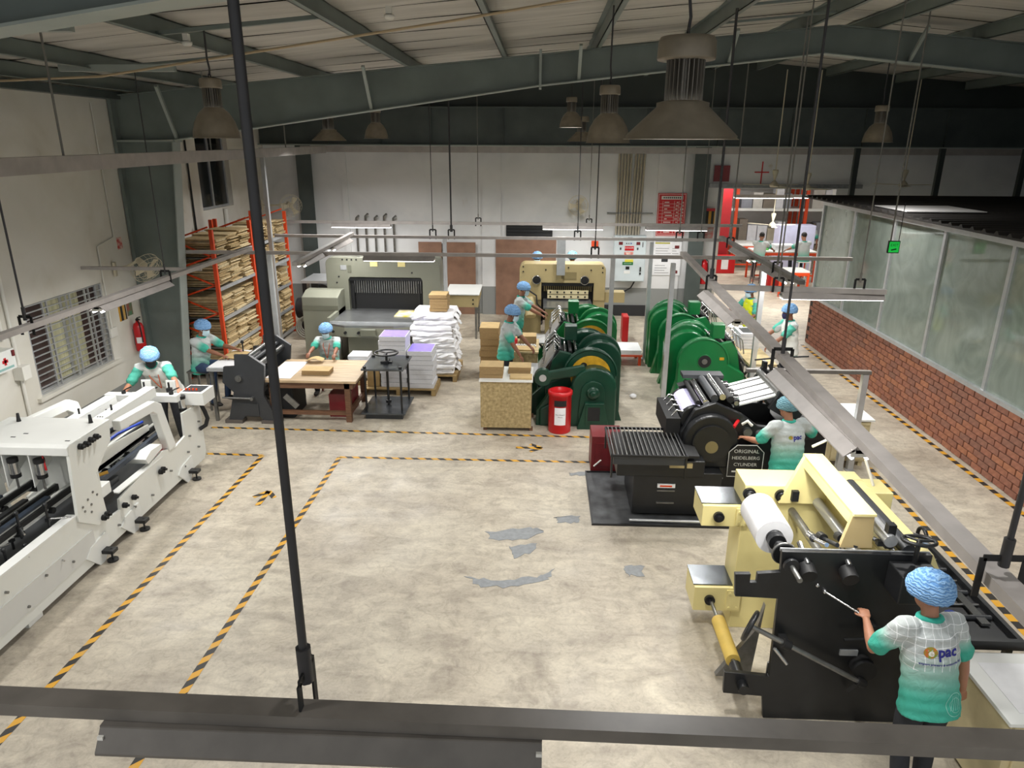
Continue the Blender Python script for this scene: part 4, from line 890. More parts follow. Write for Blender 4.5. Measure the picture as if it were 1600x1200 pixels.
def torn_pile(label, x0, x1, y0, y1, z0, z1, n, seed):
    q = thing('paper_pile', label, 'paper pile', ((x0+x1)/2, (y0+y1)/2, z0)); r = random.Random(seed); h = (z1-z0)/n
    for k in range(n):
        mb = MB(); m = 28; ph = r.random()*6; sx = r.uniform(-.04, .04); sy = r.uniform(-.04, .04); ring0 = []; 
        rows = []
        for lev, (zz, gr) in enumerate(((0, .0), (.35, .02), (.75, .015), (1, -.01))):
            row = []
            for i in range(m):
                t_ = i/m*4; s = int(t_); f = t_-s
                cx, cy = ((x0+(x1-x0)*f, y0), (x1, y0+(y1-y0)*f), (x1-(x1-x0)*f, y1), (x0, y1-(y1-y0)*f))[s]
                ox = (cx-(x0+x1)/2); oy = (cy-(y0+y1)/2); j = 1+gr*3+r.uniform(-.035, .05)
                row.append(((x0+x1)/2+ox*j+sx, (y0+y1)/2+oy*j+sy, z0+h*(k+zz)+.008*sin(ph+i*.9)*(lev > 0)))
            rows.append(row)
        v = [p_ for R in rows for p_ in R]; fs = []
        for l in range(3):
            for i in range(m): fs.append((l*m+i, l*m+(i+1) % m, (l+1)*m+(i+1) % m, (l+1)*m+i))
        fs.append(tuple(range(3*m, 4*m))); fs.append(tuple(range(m))[::-1]); mb.add(v, fs)
        W(mb, 'paper_bundle', 'paper', q)
        if k % 2 == 0:
            for s in range(3):
                ya = r.uniform(y0, y1-.2); za = z0+h*(k+.6); W(MB().grid(lambda u, v2: (x1-.02+.1*v2+.03*sin(6*u), ya+.22*u, za-.08*v2*v2+.015*sin(9*u)), 5, 3), 'torn_sheet', 'paper', q)
    return q
torn_pile('tall pile of torn white offcut paper on a pallet', -2.5, -1.72, 13.45, 14.35, .131, 1.33, 11, 4)
ream_pile('tall white ream pile with purple covers left of the torn paper', -3.0, -2.5, 12.6, 13.1, .131, 1.12, 11, .016, 5, (10, 6)); ream_pile('shorter white ream pile with one purple cover beside the torn paper', -2.45, -2.0, 12.55, 13.1, .131, .86, 8, .014, 6, (7,))
ream_pile('white reams leaning behind the seated worker', -3.75, -3.35, 13.2, 13.6, .1, .55, 7, .02, 8)
stack('brown kraft card bundles on top of the torn paper pile', -2.2, -1.85, 13.7, 14.1, 1.345, 1.68, 'kraftd', n=5, top='kraft', jit=.012)
stack('kraft card pile on the floor behind the table', -3.25, -3.02, 12.62, 13.1, .131, .6, 'kraft', n=3)
# ================================================================== PLATEN DIE PRESSES
def arch_poly(cx, cz, r, zl, xl, zr=0., n=14, a0=-.05, a1=1.02):
    pts = [(cx+r, zr)]
    for k in range(n+1):
        a = pi*(a0+(a1-a0)*k/n); pts.append((cx+r*cos(a), cz+r*sin(a)))
    return pts+[(xl, zl), (xl, 0)]
def platen(label, loc, rz, c, wheel, hole):
    e = thing('platen_press', label, 'press', loc, rz, 'green platen die cutting presses')
    G = M[c]; D = M['blackm']; S = M['steel']
    fr = [(-.72, 0), (.55, 0), (.6, .6), (.3, .95), (-.05, 1.12), (-.22, 1.16), (-.34, 1.0), (-.42, .62), (-.74, .3)]
    for y in (-.45, .45): MB().prism(fr, 'y', y-.05, y+.05).build('side_frame', G, e, .008)
    B(-.6, .5, -.4, .4, .08, .3).build('bed_casting', G, e)
    MB().bar((-.5, 0, .5), (-.1, 0, 1.05), .78, .06, up=(-.8, 0, .6)).build('platen', S, e); MB().bar((-.62, 0, .62), (-.28, 0, 1.1), .7, .03, up=(-.8, 0, .6)).build('platen_sheet', M['alu'], e)
    for sy in (-1, 1):
        y0, y1 = (.52, .72) if sy > 0 else (-.72, -.52)
        g1 = MB().prism(arch_poly(.3, .82, .44, .62, -.45), 'y', y0, y1).build('gear_guard', G, e, .02)
        rim = MB(); 
        for k in range(17):
            a = pi*(0+k/16); rim.v  # rim strip as a tube
        MB().tube([(.3+.44*cos(pi*k/20), (y0 if sy < 0 else y1), .82+.44*sin(pi*k/20)) for k in range(21)], .018, 6).build('guard_rim', G, g1)
        yf = y0-.003 if sy < 0 else y1+.003; dy = -.02*1 if sy < 0 else .02
        if wheel:
            MB().cyl((.3, yf, .82), (.3, yf+dy, .82), .34, n=32).build('gear_disc', M['yellowd'], e)
            for k in range(4): MB().cyl((.3+.21*cos(k*1.57+.6), yf+dy, .82+.21*sin(k*1.57+.6)), (.3+.21*cos(k*1.57+.6), yf+dy*1.3, .82+.21*sin(k*1.57+.6)), .055, n=14).build('gear_hole', D, e)
            MB().cyl((.3, yf+dy, .82), (.3, yf+dy*3, .82), .1, n=18).build('hub', D, e)
        if hole:
            MB().cyl((.28, yf, .85), (.28, yf+dy*.5, .85), .115, n=24).build('shaft_opening', D, e); MB().torus((.28, yf, .85), (0, 1, 0), .12, .012, 24, 6).build('opening_rim', G, e)
            MB().cyl((.28, yf, .85), (.28, yf+dy, .85), .05, n=14).build('shaft_end', S, e)
            B(-.06, .02, min(yf, yf+dy*.3), max(yf, yf+dy*.3), .88, .93).build('warning_sticker', M['yellowd'], e)
        MB().prism([(.55, 0), (.86, .0), (.82, .12), (.62, .95), (.5, .95)], 'y', y0+.02, y1-.02).build('skirt', G, e)
    MB().prism(arch_poly(.5, .92, .36, .7, .1), 'y', -.28, .28).build('rear_guard', G, e, .02)
    MB().prism(arch_poly(.48, .96, .4, .7, .2), 'y', -.02, .06).build('belt_guard', G, e, .02)
    B(-.12, .1, .16, .38, 1.18, 1.44).build('motor_box', G, e, .01)
    for k in range(5):
        a = .12*k; MB().cyl((-.3+a*.75, -.38, 1.12+.03*sin(k*2)), (-.3+a*.75, .38, 1.12+.03*sin(k*2)), .032 if k % 2 else .022, n=12).build('ink_roller', M['blackm' if k % 2 else 'chrome'], e)
    for sy in (-.36, -.12, .15, .36):
        MB().tube([(-.5, sy, .9), (-.45, sy, 1.15), (-.3, sy, 1.3), (-.22, sy, 1.2)], .013, 6).build('gripper_arm', M['chrome'], e)
    for sy in (-.41, .41): MB().bar((-.55, sy, .4), (-.24, sy, 1.15), .05, .07).build('link_arm', M['black'], e)
    B(-.85, -.55, -.35, .35, .66, .69).build('feed_board', M['alu'], e); MB().bar((-.7, -.3, .66), (-.5, -.3, .4), .03, .04).bar((-.7, .3, .66), (-.5, .3, .4), .03, .04).build('board_bracket', M['black'], e)
    return e
pd = platen('dark green platen press nearest the red bin, yellow gear showing', (.55, 12.14, 0), 0, 'dgreen', True, False)
platen('green platen press behind the dark one, yellow gear showing', (.68, 14.24, 0), 0, 'green', True, False)
platen('bright green platen press nearest the black cylinder press', (3.2, 12.95, 0), pi, 'green', False, True); platen('bright green platen press at the far end by the grey pillar', (3.15, 14.85, 0), pi, 'green', False, True)
# drive housing on the near side of the dark press
MB().prism(arch_poly(.35, .66, .37, .3, -.55, 0), 'y', -1.02, -.76).build('drive_housing', M['dgreen'], pd, .03)
MB().prism(arch_poly(.33, .62, .2, .3, .1, 0, 10), 'y', -1.06, -1.02).build('housing_boss', M['dgreen'], pd, .01)
MB().lathe([(.001, 0), (.1, 0), (.11, .03), (.09, .05), (.06, .06), (.05, .1), (.03, .11), (.001, .11)], (.33, -1.06, .62), (0, -1, 0), 24, True, True).build('shaft_cap', M['dgreen'], pd)
MB().prism([(.08, 0), (.62, 0), (.6, .08), (.52, .46), (.2, .46), (.1, .08)], 'y', -1.14, -1.06).build('motor_pedestal', M['dgreen'], pd, .01)
B(.25, .45, -1.155, -1.14, .16, .4).build('pedestal_opening', M['blackm'], pd); MB().box(.22, .25, -1.16, -1.14, .13, .43).box(.45, .48, -1.16, -1.14, .13, .43).box(.25, .45, -1.16, -1.14, .13, .16).box(.25, .45, -1.16, -1.14, .4, .43).build('opening_frame', M['dgreen'], pd)
MB().bar((-.5, -.9, .83), (.2, -.9, .98), .1, .16).build('belt_arm', M['dgreen'], pd, .02); MB().cyl((-.5, -.96, .83), (-.5, -.82, .83), .14, n=24).build('pulley_cover', M['dgreen'], pd); MB().cyl((-.5, -.97, .83), (-.5, -.96, .83), .06, n=18).build('pulley_face', M['alu'], pd)
MB().prism([(-.6, 0), (-.1, 0), (-.1, .3), (-.35, .62), (-.6, .25)], 'y', -.98, -.8).build('front_guard', M['dgreen'], pd)
# ================================================================== BOXES, STACKS, BIN
bx = thing('plywood_cabinet', 'scuffed plywood box cabinet with white top beside the red bin', 'cabinet', (-.5, 11.3, 0))
W(B(-.96, -.13, 10.86, 11.6, .06, .86), 'body', 'plyd', bx, .006); W(B(-.98, -.11, 10.84, 11.62, .86, .885), 'top_board', 'white', bx)
for x in (-.92, -.16):
    for y in (10.9, 11.5): W(B(x, x+.06, y, y+.06, 0, .06), 'foot', 'wood', bx)
b2 = thing('plywood_bench', 'plywood bench behind the two press operators', 'cabinet', (-.45, 12.6, 0))
W(B(-.78, -.05, 12.75, 13.66, .05, .8), 'body', 'plyd', b2, .006); W(B(-.8, -.03, 12.72, 13.68, .8, .83), 'top_board', 'ply', b2)
for x in (-.75, -.12):
    for y in (12.8, 13.55): W(B(x, x+.06, y, y+.06, 0, .05), 'foot', 'wood', b2)
stack('tall kraft card stack at the left front of the plywood cabinet', -.98, -.6, 10.95, 11.3, .886, 1.08, 'kraftd', n=3, top='kraft'); stack('low kraft card stack at the right of the plywood cabinet', -.52, -.15, 11.2, 11.5, .886, 1.0, 'kraftd', n=2, top='kraft'); stack('thin kraft cards in front on the plywood cabinet', -.48, -.12, 10.9, 11.12, .886, .92, 'kraft', n=1)
stack('kraft card stack beside the red pot on the bench', -.4, -.08, 13.2, 13.5, .831, 1.0, 'kraftd', n=3, top='kraft'); stack('kraft sheets on the front of the bench', -.5, -.1, 12.76, 13.05, .831, .86, 'kraft', n=1); stack('kraft card stack at the left back of the bench', -1.2, -.82, 13.6, 14.1, 0., 1.05, 'kraftd', n=9, top='kraft', jit=.015); stack('kraft cards at the second press operator', -.78, -.46, 13.36, 13.64, .831, .93, 'kraft', n=2)
tag(MB().lathe([(.001, 0), (.06, 0), (.065, .12), (.058, .125), (.055, .02), (.001, .02)], (-.5, 13.2, .832), n=18).build('red_pot', M['red']), 'small red pot standing on the plywood bench', 'pot')
o = thing('egg_tray', 'white strip tray of small square cells on the bench', 'tray', (-.28, 13.12, .832)); B(-.2, .2, -.05, .05, 0, .015).build('tray_base', M['paper'], o)
for k in range(8): B(-.19+.048*k, -.155+.048*k, -.04, .04, .015, .035).build('cell', M['white'], o)
bn = thing('waste_bin', 'red cylindrical waste bin with white notice before the dark press', 'bin', (.34, 10.95, 0))
MB().lathe([(.001, .0), (.18, .0), (.185, .02), (.185, .64), (.2, .645), (.2, .7), (.175, .71), (.15, .7), (.14, .66), (.001, .65)], n=36).build('drum', M['red'], bn)
MB().prism([(.187*sin(a), .187*cos(a)) for a in [pi-.55+1.1*k/10 for k in range(11)]]+[(.182*sin(a), .182*cos(a)) for a in [pi+.55-1.1*k/10 for k in range(11)]], 'z', .48, .58).build('slot', M['blackm'], bn)
MB().grid(lambda u, v: (.188*sin(-.55+1.0*u+.05), -.188*cos(-.55+1.0*u+.05), .16+.3*v), 10, 1).build('notice', M['paper'], bn)
ink = mat('print_ink', '3A3A3C', .8)
def curved_text(body, size, z, par, m, R=.1895):
    me = text_mesh(body, size); me.materials.clear(); me.materials.append(m)
    for v in me.vertices: a = v.co.x/R; v.co = Vector((R*sin(a), -R*cos(a), z+v.co.y))
    q = bpy.data.objects.new('lettering', me); COL.objects.link(q); q.parent = par
curved_text('Non-Hazard', .03, .34, bn, ink); curved_text('Waste', .03, .3, bn, ink)
# red bin far, orange trolley
tr = thing('sheet_trolley', 'orange low trolley holding white sheets between the presses', 'trolley', (1.83, 15.0, 0))
B(-.35, .35, -.35, .35, .2, .24).build('deck', M['orange'], tr); B(-.33, .33, -.33, .33, .24, .34).build('sheet_pile', M['paper'], tr)
for x in (-.3, .3):
    for y in (-.3, .3): B(x-.03, x+.03, y-.03, y+.03, 0, .2).build('leg', M['orange'], tr)
tag(B(1.95, 2.1, 16.6, 17.0, 0, .62).build('red_bin', M['red'], None, .02), 'narrow red bin behind the dark green presses', 'bin')
tag(MB().sph((1.75, 12.6, .045), (.07, .06, .045), 9, 6).build('crumpled_paper', M['paper']), 'small crumpled white paper on the floor between the presses', 'paper')
# ================================================================== BLACK CYLINDER PRESS
h = thing('cylinder_press', 'black cylinder letterpress machine with delivery grid', 'press', (2.2, 8.7, 0))
W(B(1.2, 2.3, 8.12, 9.0, .04, .62), 'delivery_base', 'black', h, .012); W(B(.98, 2.06, 8.08, 9.0, .58, .8), 'delivery_head', 'black', h, .012)
W(B(1.1, 1.95, 7.95, 8.7, .9, .93), 'tray_floor', 'blackm', h)
gr = W(MB().box(.86, 1.78, 7.78, 7.8, .97, 1.0).box(.86, 1.78, 8.66, 8.68, .97, 1.0).box(.86, .88, 7.8, 8.66, .97, 1.0).box(1.76, 1.78, 7.8, 8.66, .97, 1.0), 'delivery_grid', 'black', h)
for k in range(17): W(MB().cyl((.9+.052*k, 7.79, 1.0), (.9+.052*k, 8.67, 1.0), .008, n=6), 'grid_bar', 'steel', gr)
for x in (.88, 1.76):
    for y in (7.8, 8.66): W(B(x-.012, x+.012, y-.012, y+.012, .7, 1.0), 'grid_leg', 'black', h)
W(MB().box(.9, 1.76, 7.82, 7.86, .86, .95), 'front_lip', 'charcoal', h); W(MB().box(1.0, 1.7, 8.06, 8.09, .78, .82), 'rack_strip', 'steel', h)
for x0, x1, z0, z1, m in ((1.62, 1.9, .72, .78, 'beige'), (1.5, 1.72, .42, .47, 'paper'), (1.5, 1.72, .37, .385, 'steel'), (1.5, 1.72, .2, .215, 'steel')): W(B(x0, x1, 8.05 if z0 > .6 else 8.1, 8.12, z0, z1), 'plate_label', m, h)
W(B(1.53, 1.68, 8.095, 8.101, .435, .455), 'orange_label', 'orange', h)
W(MB().cyl((1.15, 7.95, .04), (2.25, 7.92, .05), .02, n=8), 'floor_pipe', 'alu', h)
body = [(1.78, .1), (3.2, .1), (3.2, 1.1), (2.75, 1.15), (2.55, 1.3), (2.2, 1.45), (1.95, 1.35), (1.8, 1.05)]
for y in (8.42, 9.35): W(MB().prism(body, 'y', y, y+.08), 'side_frame', 'black', h, .012)
W(B(1.85, 3.15, 8.5, 9.35, .1, .85), 'machine_bed', 'blackm', h)
W(MB().prism([(2.16+.34*cos(a), .98+.34*sin(a)) for a in [pi*(-.15+1.2*k/18) for k in range(19)]]+[(1.88, .62), (2.5, .62)], 'y', 8.3, 8.42), 'gear_cover', 'black', h, .02)
W(MB().cyl((2.16, 8.3, .96), (2.16, 8.26, .96), .24, n=32), 'wheel_boss', 'black', h, .015); W(MB().cyl((2.16, 8.26, .92), (2.16, 8.245, .92), .08, n=24), 'brass_cap', mat('old_brass', '8F8460', .4, .5), h)
W(MB().cyl((2.2, 8.3, .45), (2.2, 8.22, .45), .12, n=24), 'crank_disc', 'black', h); W(MB().tube([(2.2+.12*cos(a), 8.22, .47+.12*sin(a)) for a in [pi*(.1+.8*k/10) for k in range(11)]], .022, 8), 'crank_scale', 'alu', h); W(MB().cyl((2.24, 8.22, .4), (2.33, 8.14, .32), .016, n=8), 'crank_handle', 'chrome', h)
# cylinder unit
W(MB().cyl((1.98, 8.52, 1.18), (1.98, 9.32, 1.18), .17, n=28), 'impression_cylinder', 'black', h); W(MB().grid(lambda u, v: (1.98+.174*cos(pi*(.35+.5*u)), 8.6+.64*v, 1.18+.174*sin(pi*(.35+.5*u))), 10, 1), 'printed_sheet', mat('lilac_sheet', 'C9C6E6', .6, var=.2, scale=25), h)
W(MB().prism([(1.9, 1.36), (2.35, 1.5), (2.5, 1.48), (2.3, 1.3)], 'y', 9.3, 9.45), 'far_guard', 'black', h); W(B(1.95, 2.5, 9.3, 9.5, 1.48, 1.53), 'ink_fountain', 'charcoal', h)
for k, (x, z, r, m) in enumerate(((2.1, 1.42, .04, 'chrome'), (2.2, 1.48, .05, 'charcoal'), (2.3, 1.5, .04, 'chrome'), (2.4, 1.47, .045, 'blackm'), (2.48, 1.42, .03, 'chrome'), (2.0, 1.42, .03, 'blackm'))): W(MB().cyl((x, 8.5, z), (x, 9.35, z), r, n=14), 'roller', m, h)
W(B(1.62, 1.8, 8.5, 9.3, .95, 1.2), 'delivery_gripper', 'blackm', h); 
for k in range(4): W(MB().tube([(1.7, 8.6+.2*k, 1.2), (1.76, 8.6+.2*k, 1.28), (1.85, 8.6+.2*k, 1.26)], .013, 6), 'gripper_finger', 'chrome', h)
for k in range(9): W(B(2.46+.015*(k % 3), 2.52+.015*(k % 3), 8.52+.09*k, 8.57+.09*k, 1.36, 1.46), 'sheet_gripper', 'chrome' if k % 2 else 'blackm', h)
# feed board with tapes, sloping up to the feeder
fb = W(MB().bar((2.45, 8.93, 1.36), (2.98, 8.93, 1.52), .78, .02, up=(-.3, 0, 1)), 'feed_board', 'white', h)
for k in range(4): W(MB().bar((2.45, 8.62+.2*k, 1.374), (2.98, 8.62+.2*k, 1.534), .02, .006, up=(-.3, 0, 1)), 'feed_tape', 'blackm', fb)
W(MB().cyl((3.0, 8.5, 1.56), (3.0, 9.4, 1.56), .045, n=14), 'suction_bar', 'steel', h)
W(MB().bar((2.95, 8.5, 1.5), (3.3, 8.5, 1.3), .06, .3), 'feeder_cheek', 'black', h); W(MB().bar((2.95, 9.4, 1.5), (3.3, 9.4, 1.3), .06, .3), 'feeder_cheek', 'black', h)
W(MB().box(3.05, 3.5, 8.95, 9.5, 1.2, 1.25).box(3.05, 3.1, 9.4, 9.5, 1.1, 1.7).box(3.45, 3.5, 9.4, 9.5, 1.1, 1.7), 'feeder_frame', 'black', h)
W(MB().tube([(2.95, 9.5, 1.7), (3.25, 9.45, 1.75), (3.6, 9.3, 1.82)], .012, 6), 'feeder_rod', 'blackm', h)
for k in range(3): W(MB().tube([(3.1+.12*k, 9.35, 1.68), (3.2+.12*k, 9.2, 1.5), (3.3+.1*k, 9.1, 1.28)], .018, 6), 'air_hose', 'blackm', h)
W(B(3.2, 3.85, 8.7, 9.5, .86, .98), 'pile_table', 'black', h, .01); W(B(3.2, 3.8, 8.8, 9.4, .3, .86), 'feeder_base', 'blackm', h); W(MB().cyl((3.35, 8.85, 1.0), (3.75, 9.3, 1.0), .012, n=8), 'guide_rod', 'chrome', h)
W(MB().cyl((3.68, 8.66, 1.0), (3.68, 8.66, 1.03), .04, n=14), 'brass_knob', MATS['old_brass'], h)
for x, z in ((2.32, 1.2), (2.62, 1.08), (2.78, 1.05)): W(MB().cyl((x, 8.42, z), (x, 8.36, z), .055, n=16), 'dial', 'steel', h)
W(MB().tube([(2.55, 8.4, 1.18), (2.6, 8.36, 1.24), (2.66, 8.36, 1.18)], .02, 6), 'white_lever', 'plasticw', h); W(MB().cyl((2.5, 8.42, 1.22), (2.42, 8.3, 1.18), .022, n=8), 'red_lever', 'red', h)
W(MB().cyl((2.58, 8.4, .88), (2.58, 8.28, .84), .03, n=10), 'red_knob', 'red', h)
pn = W(MB().prism([(2.38, .52), (2.82, .52), (2.82, .86), (2.72, .96), (2.48, .96), (2.38, .86)], 'y', 8.26, 8.28), 'name_plate', 'black', h); whp = mat('plate_lettering', 'D5D5D0', .5)
W(MB().tube([(2.385, 8.258, .525), (2.815, 8.258, .525), (2.815, 8.258, .86), (2.72, 8.258, .955), (2.48, 8.258, .955), (2.385, 8.258, .86)], .006, 5, True), 'plate_border', whp, pn)
for tx, zz, sz in (('ORIGINAL', .87, .068), ('HEIDELBERG', .78, .062), ('CYLINDER', .69, .062)):
    text(tx, sz, whp, pn, (2.6, 8.257, zz))
W(MB().box(2.44, 2.52, 8.257, 8.259, .585, .605).box(2.54, 2.6, 8.257, 8.259, .585, .605).box(2.63, 2.76, 8.257, 8.259, .585, .605), 'plate_small_line', whp, pn)
rc = thing('red_cabinet', 'dark red floor cabinet behind the delivery grid', 'cabinet', (.98, 9.6, 0)); W(B(.76, 1.2, 9.4, 9.85, 0, .55), 'body', 'dred', rc, .006); W(B(.82, 1.15, 9.385, 9.4, .1, .45), 'door', 'dred', rc); W(MB().cyl((.8, 9.37, .1), (.9, 9.37, .2), .012, n=8), 'handle', 'plasticw', rc)
mt = thing('floor_mat', 'worn black steel floor tray under the cylinder press', 'floor mat', (1.6, 8.6, 0)); mm_ = mat('worn_black_mat', '5A5C5E', .5, col2='2B2C2E', scale=4); W(B(.7, 3.7, 7.88, 9.36, .001, .006), 'mat_sheet', mm_, mt)
W(MB().box(.7, 3.7, 7.86, 7.88, 0, .025).box(.7, 3.7, 9.36, 9.38, 0, .025).box(.68, .7, 7.86, 9.38, 0, .025), 'mat_rim', 'black', mt)
# ================================================================== LAMINATOR
l = thing('laminating_machine', 'pale yellow laminating machine with black near side plate', 'machine', (2.4, 5.35, 0))
outl = [(1.9, 0), (1.87, .22), (1.55, .24), (1.54, .45), (1.9, .42), (1.88, 1.16), (1.55, 1.17), (1.53, 1.37), (1.65, 1.375), (1.65, 1.3), (1.7, 1.3), (1.7, 1.38), (1.87, 1.4), (1.86, 1.58), (2.98, 1.58), (2.98, 0)]
W(MB().prism(outl, 'y', 4.78, 4.82), 'black_side_plate', 'black', l, .004); W(B(1.86, 2.98, 4.82, 4.83, 1.56, 1.585), 'plate_edge', 'alu', l)
W(MB().prism([(1.9, 0), (1.9, 1.55), (3.02, 1.55), (3.02, 0)], 'y', 5.95, 6.3), 'yellow_side_casing', 'yellow', l, .006)
W(MB().prism([(1.6, .05), (1.9, .05), (1.95, .8), (1.9, .55)], 'y', 5.2, 5.25), 'lower_guard', 'steel', l)
W(MB().prism([(1.9, .5), (2.3, .72), (2.3, .1), (1.9, .1)], 'y', 4.84, 4.86), 'grey_guard', 'steel', l)
for z0, z1, x0 in ((1.13, 1.34, 1.53), (.2, .46, 1.53)):
    a = W(B(x0, 1.9, 5.93, 6.3, z0, z1), 'bearing_arm', 'yellow', l, .004); W(B(x0-.004, 1.9, 5.97, 6.305, z1, z1+.012), 'arm_cover', 'press_plate' if False else MATS['press_plate'], a)
    W(B(1.84, 1.97, 5.915, 5.93, z0+.02, z1-.02), 'joint_plate', 'yellow', a)
    for dx in (.03, .1):
        for dz in (.05, z1-z0-.05): W(MB().cyl((1.84+dx, 5.915, z0+dz), (1.84+dx, 5.905, z0+dz), .013, n=8), 'bolt', 'yellow', a)
    W(MB().cyl((x0+.15, 5.93, (z0+z1)/2), (x0+.15, 5.9, (z0+z1)/2), .05, n=18).cyl((x0+.15, 5.9, (z0+z1)/2), (x0+.15, 5.87, (z0+z1)/2), .025, n=14), 'bearing', 'black', a)
for x, z in ((1.94, 1.47), (2.23, 1.46)): W(MB().cyl((x, 5.95, z), (x, 5.92, z), .058, n=20).torus((x, 5.915, z), (0, 1, 0), .03, .012, 16, 6), 'bearing_flange', 'black', l)
W(MB().cyl((1.93, 4.55, 1.48), (1.93, 5.95, 1.48), .02, n=12), 'unwind_shaft', 'steel', l)
fr_ = thing('film_roll', 'white film roll on the upper shaft of the yellow machine', 'roll', (1.93, 5.4, 1.48)); MB().lathe([(.024, -.24), (.15, -.24), (.15, .24), (.024, .24)], (0, 0, 0), (0, 1, 0), 40, True, True).build('roll', M['paper'], fr_); MB().lathe([(.03, -.26), (.07, -.26), (.07, -.24), (.03, -.24)], (0, 0, 0), (0, 1, 0), 20).build('core', M['black'], fr_)
for y, r, w_ in ((5.1, .07, .06), (5.0, .045, .06), (4.92, .085, .035), (4.74, .06, .03)): W(MB().cyl((1.93, y-w_/2, 1.48), (1.93, y+w_/2, 1.48), r, n=20), 'shaft_collar', 'black', l)
W(MB().torus((1.93, 4.92, 1.48), (0, 1, 0), .088, .01, 24, 6), 'brake_ring', 'steel', l)
W(MB().cyl((1.69, 4.72, .34), (1.69, 5.95, .33), .018, n=12), 'rewind_shaft', 'steel', l); W(MB().cyl((1.69, 4.84, .34), (1.69, 5.0, .34), .05, n=16).cyl((1.69, 4.78, .34), (1.69, 4.7, .34), .045, n=14), 'shaft_collar', 'black', l)
tag(MB().lathe([(.02, -.27), (.062, -.27), (.062, .27), (.02, .27)], (1.69, 5.33, .335), (0, 1, 0), 28, True, True).build('yellow_core', mat('yellow_core', 'D9B95B', .6, var=.08, scale=10)), 'yellow tube roll on the lower shaft of the yellow machine', 'roll')
# gantry
W(MB().prism([(2.32, 1.58), (2.56, 1.58), (2.54, 1.86), (2.38, 1.86)], 'y', 4.86, 4.9), 'near_bracket', mat('tan_bracket', 'C0A978', .5), l, .003); W(MB().prism([(2.2, 1.4), (2.66, 1.4), (2.5, 1.86), (2.38, 1.86)], 'y', 5.9, 5.95), 'far_bracket', 'yellow', l, .003); W(MB().prism([(2.38, 1.855), (2.55, 1.855), (2.55, 1.875), (2.38, 1.875)], 'y', 4.85, 5.96), 'top_beam', 'yellow', l); W(B(2.38, 2.4, 4.9, 5.9, 1.76, 1.86), 'beam_web', 'yellow', l)
for x, z, r, m in ((2.68, 1.66, .05, 'alu'), (2.83, 1.58, .055, 'charcoal'), (2.55, 1.42, .045, 'alu'), (2.72, 1.45, .06, 'steel'), (2.35, 1.3, .035, 'steel'), (2.9, 1.42, .06, 'chrome')): W(MB().cyl((x, 4.83, z), (x, 5.95, z), r, n=20), 'roller', m, l)
W(MB().box(2.66, 2.72, 4.86, 4.92, 1.58, 1.78).box(2.6, 2.68, 4.86, 4.9, 1.6, 1.64), 'roller_bracket', 'black', l); W(MB().cyl((2.6, 4.95, 1.62), (2.74, 4.88, 1.56), .018, n=8), 'adjuster', 'chrome', l)
W(MB().prism([(2.62, 1.55), (3.02, 1.55), (3.1, 1.4), (2.62, 1.4)], 'y', 4.84, 5.95), 'top_cover', 'yellow', l)
hw = W(MB().torus((2.82, 4.72, 1.74), (0, .2, 1), .11, .014, 28, 8), 'handwheel', 'black', l); W(MB().cyl((2.82, 4.72, 1.55), (2.82, 4.72, 1.74), .018, n=8), 'wheel_post', 'black', hw)
for k in range(3): W(MB().cyl((2.82, 4.72, 1.74), (2.82+.11*cos(k*2.1), 4.72+.11*sin(k*2.1), 1.74-.02*sin(k*2.1)), .01, n=6), 'spoke', 'black', hw)
W(B(2.66, 2.96, 4.55, 4.78, 1.3, 1.53), 'gear_box', 'black', l, .01); W(MB().cyl((2.92, 4.9, 1.64), (2.98, 4.86, 1.64), .05, n=16), 'chrome_knob', 'chrome', l)
for x, y, z in ((2.05, 4.72, 1.44), (2.36, 4.72, 1.42)):
    W(MB().cyl((x, 4.95, 1.56), (x, 4.74, 1.5), .022, n=10), 'knob_stem', 'chrome', l); W(MB().cyl((x, 4.78, z+.02), (x, 4.68, z-.01), .062, n=10), 'tension_knob', 'blackm', l, .006)
for x in (2.2, 2.28, 2.42): W(MB().cyl((x, 5.1, 1.52), (x+.02, 4.86, 1.6), .018, n=10).cyl((x, 5.14, 1.52), (x, 5.06, 1.54), .035, n=12), 'clamp_handle', 'chrome' if x < 2.25 else 'black', l)
W(B(3.02, 3.24, 5.95, 6.25, 1.3, 1.5), 'electric_box', 'yellow', l, .006); W(MB().tube([(2.55, 6.2, 1.84), (2.75, 6.25, 1.92), (3.0, 6.2, 1.85), (3.12, 6.1, 1.5)], .014, 6), 'air_tube', 'plasticw', l)
W(MB().cyl((3.02, 5.55, 1.35), (3.28, 5.5, 1.33), .02, n=8).torus((3.3, 5.5, 1.33), (1, 0, 0), .07, .016, 18, 6), 'side_handwheel', 'black', l); W(B(2.3, 2.36, 5.86, 5.92, 1.44, 1.54), 'valve', 'blackm', l)
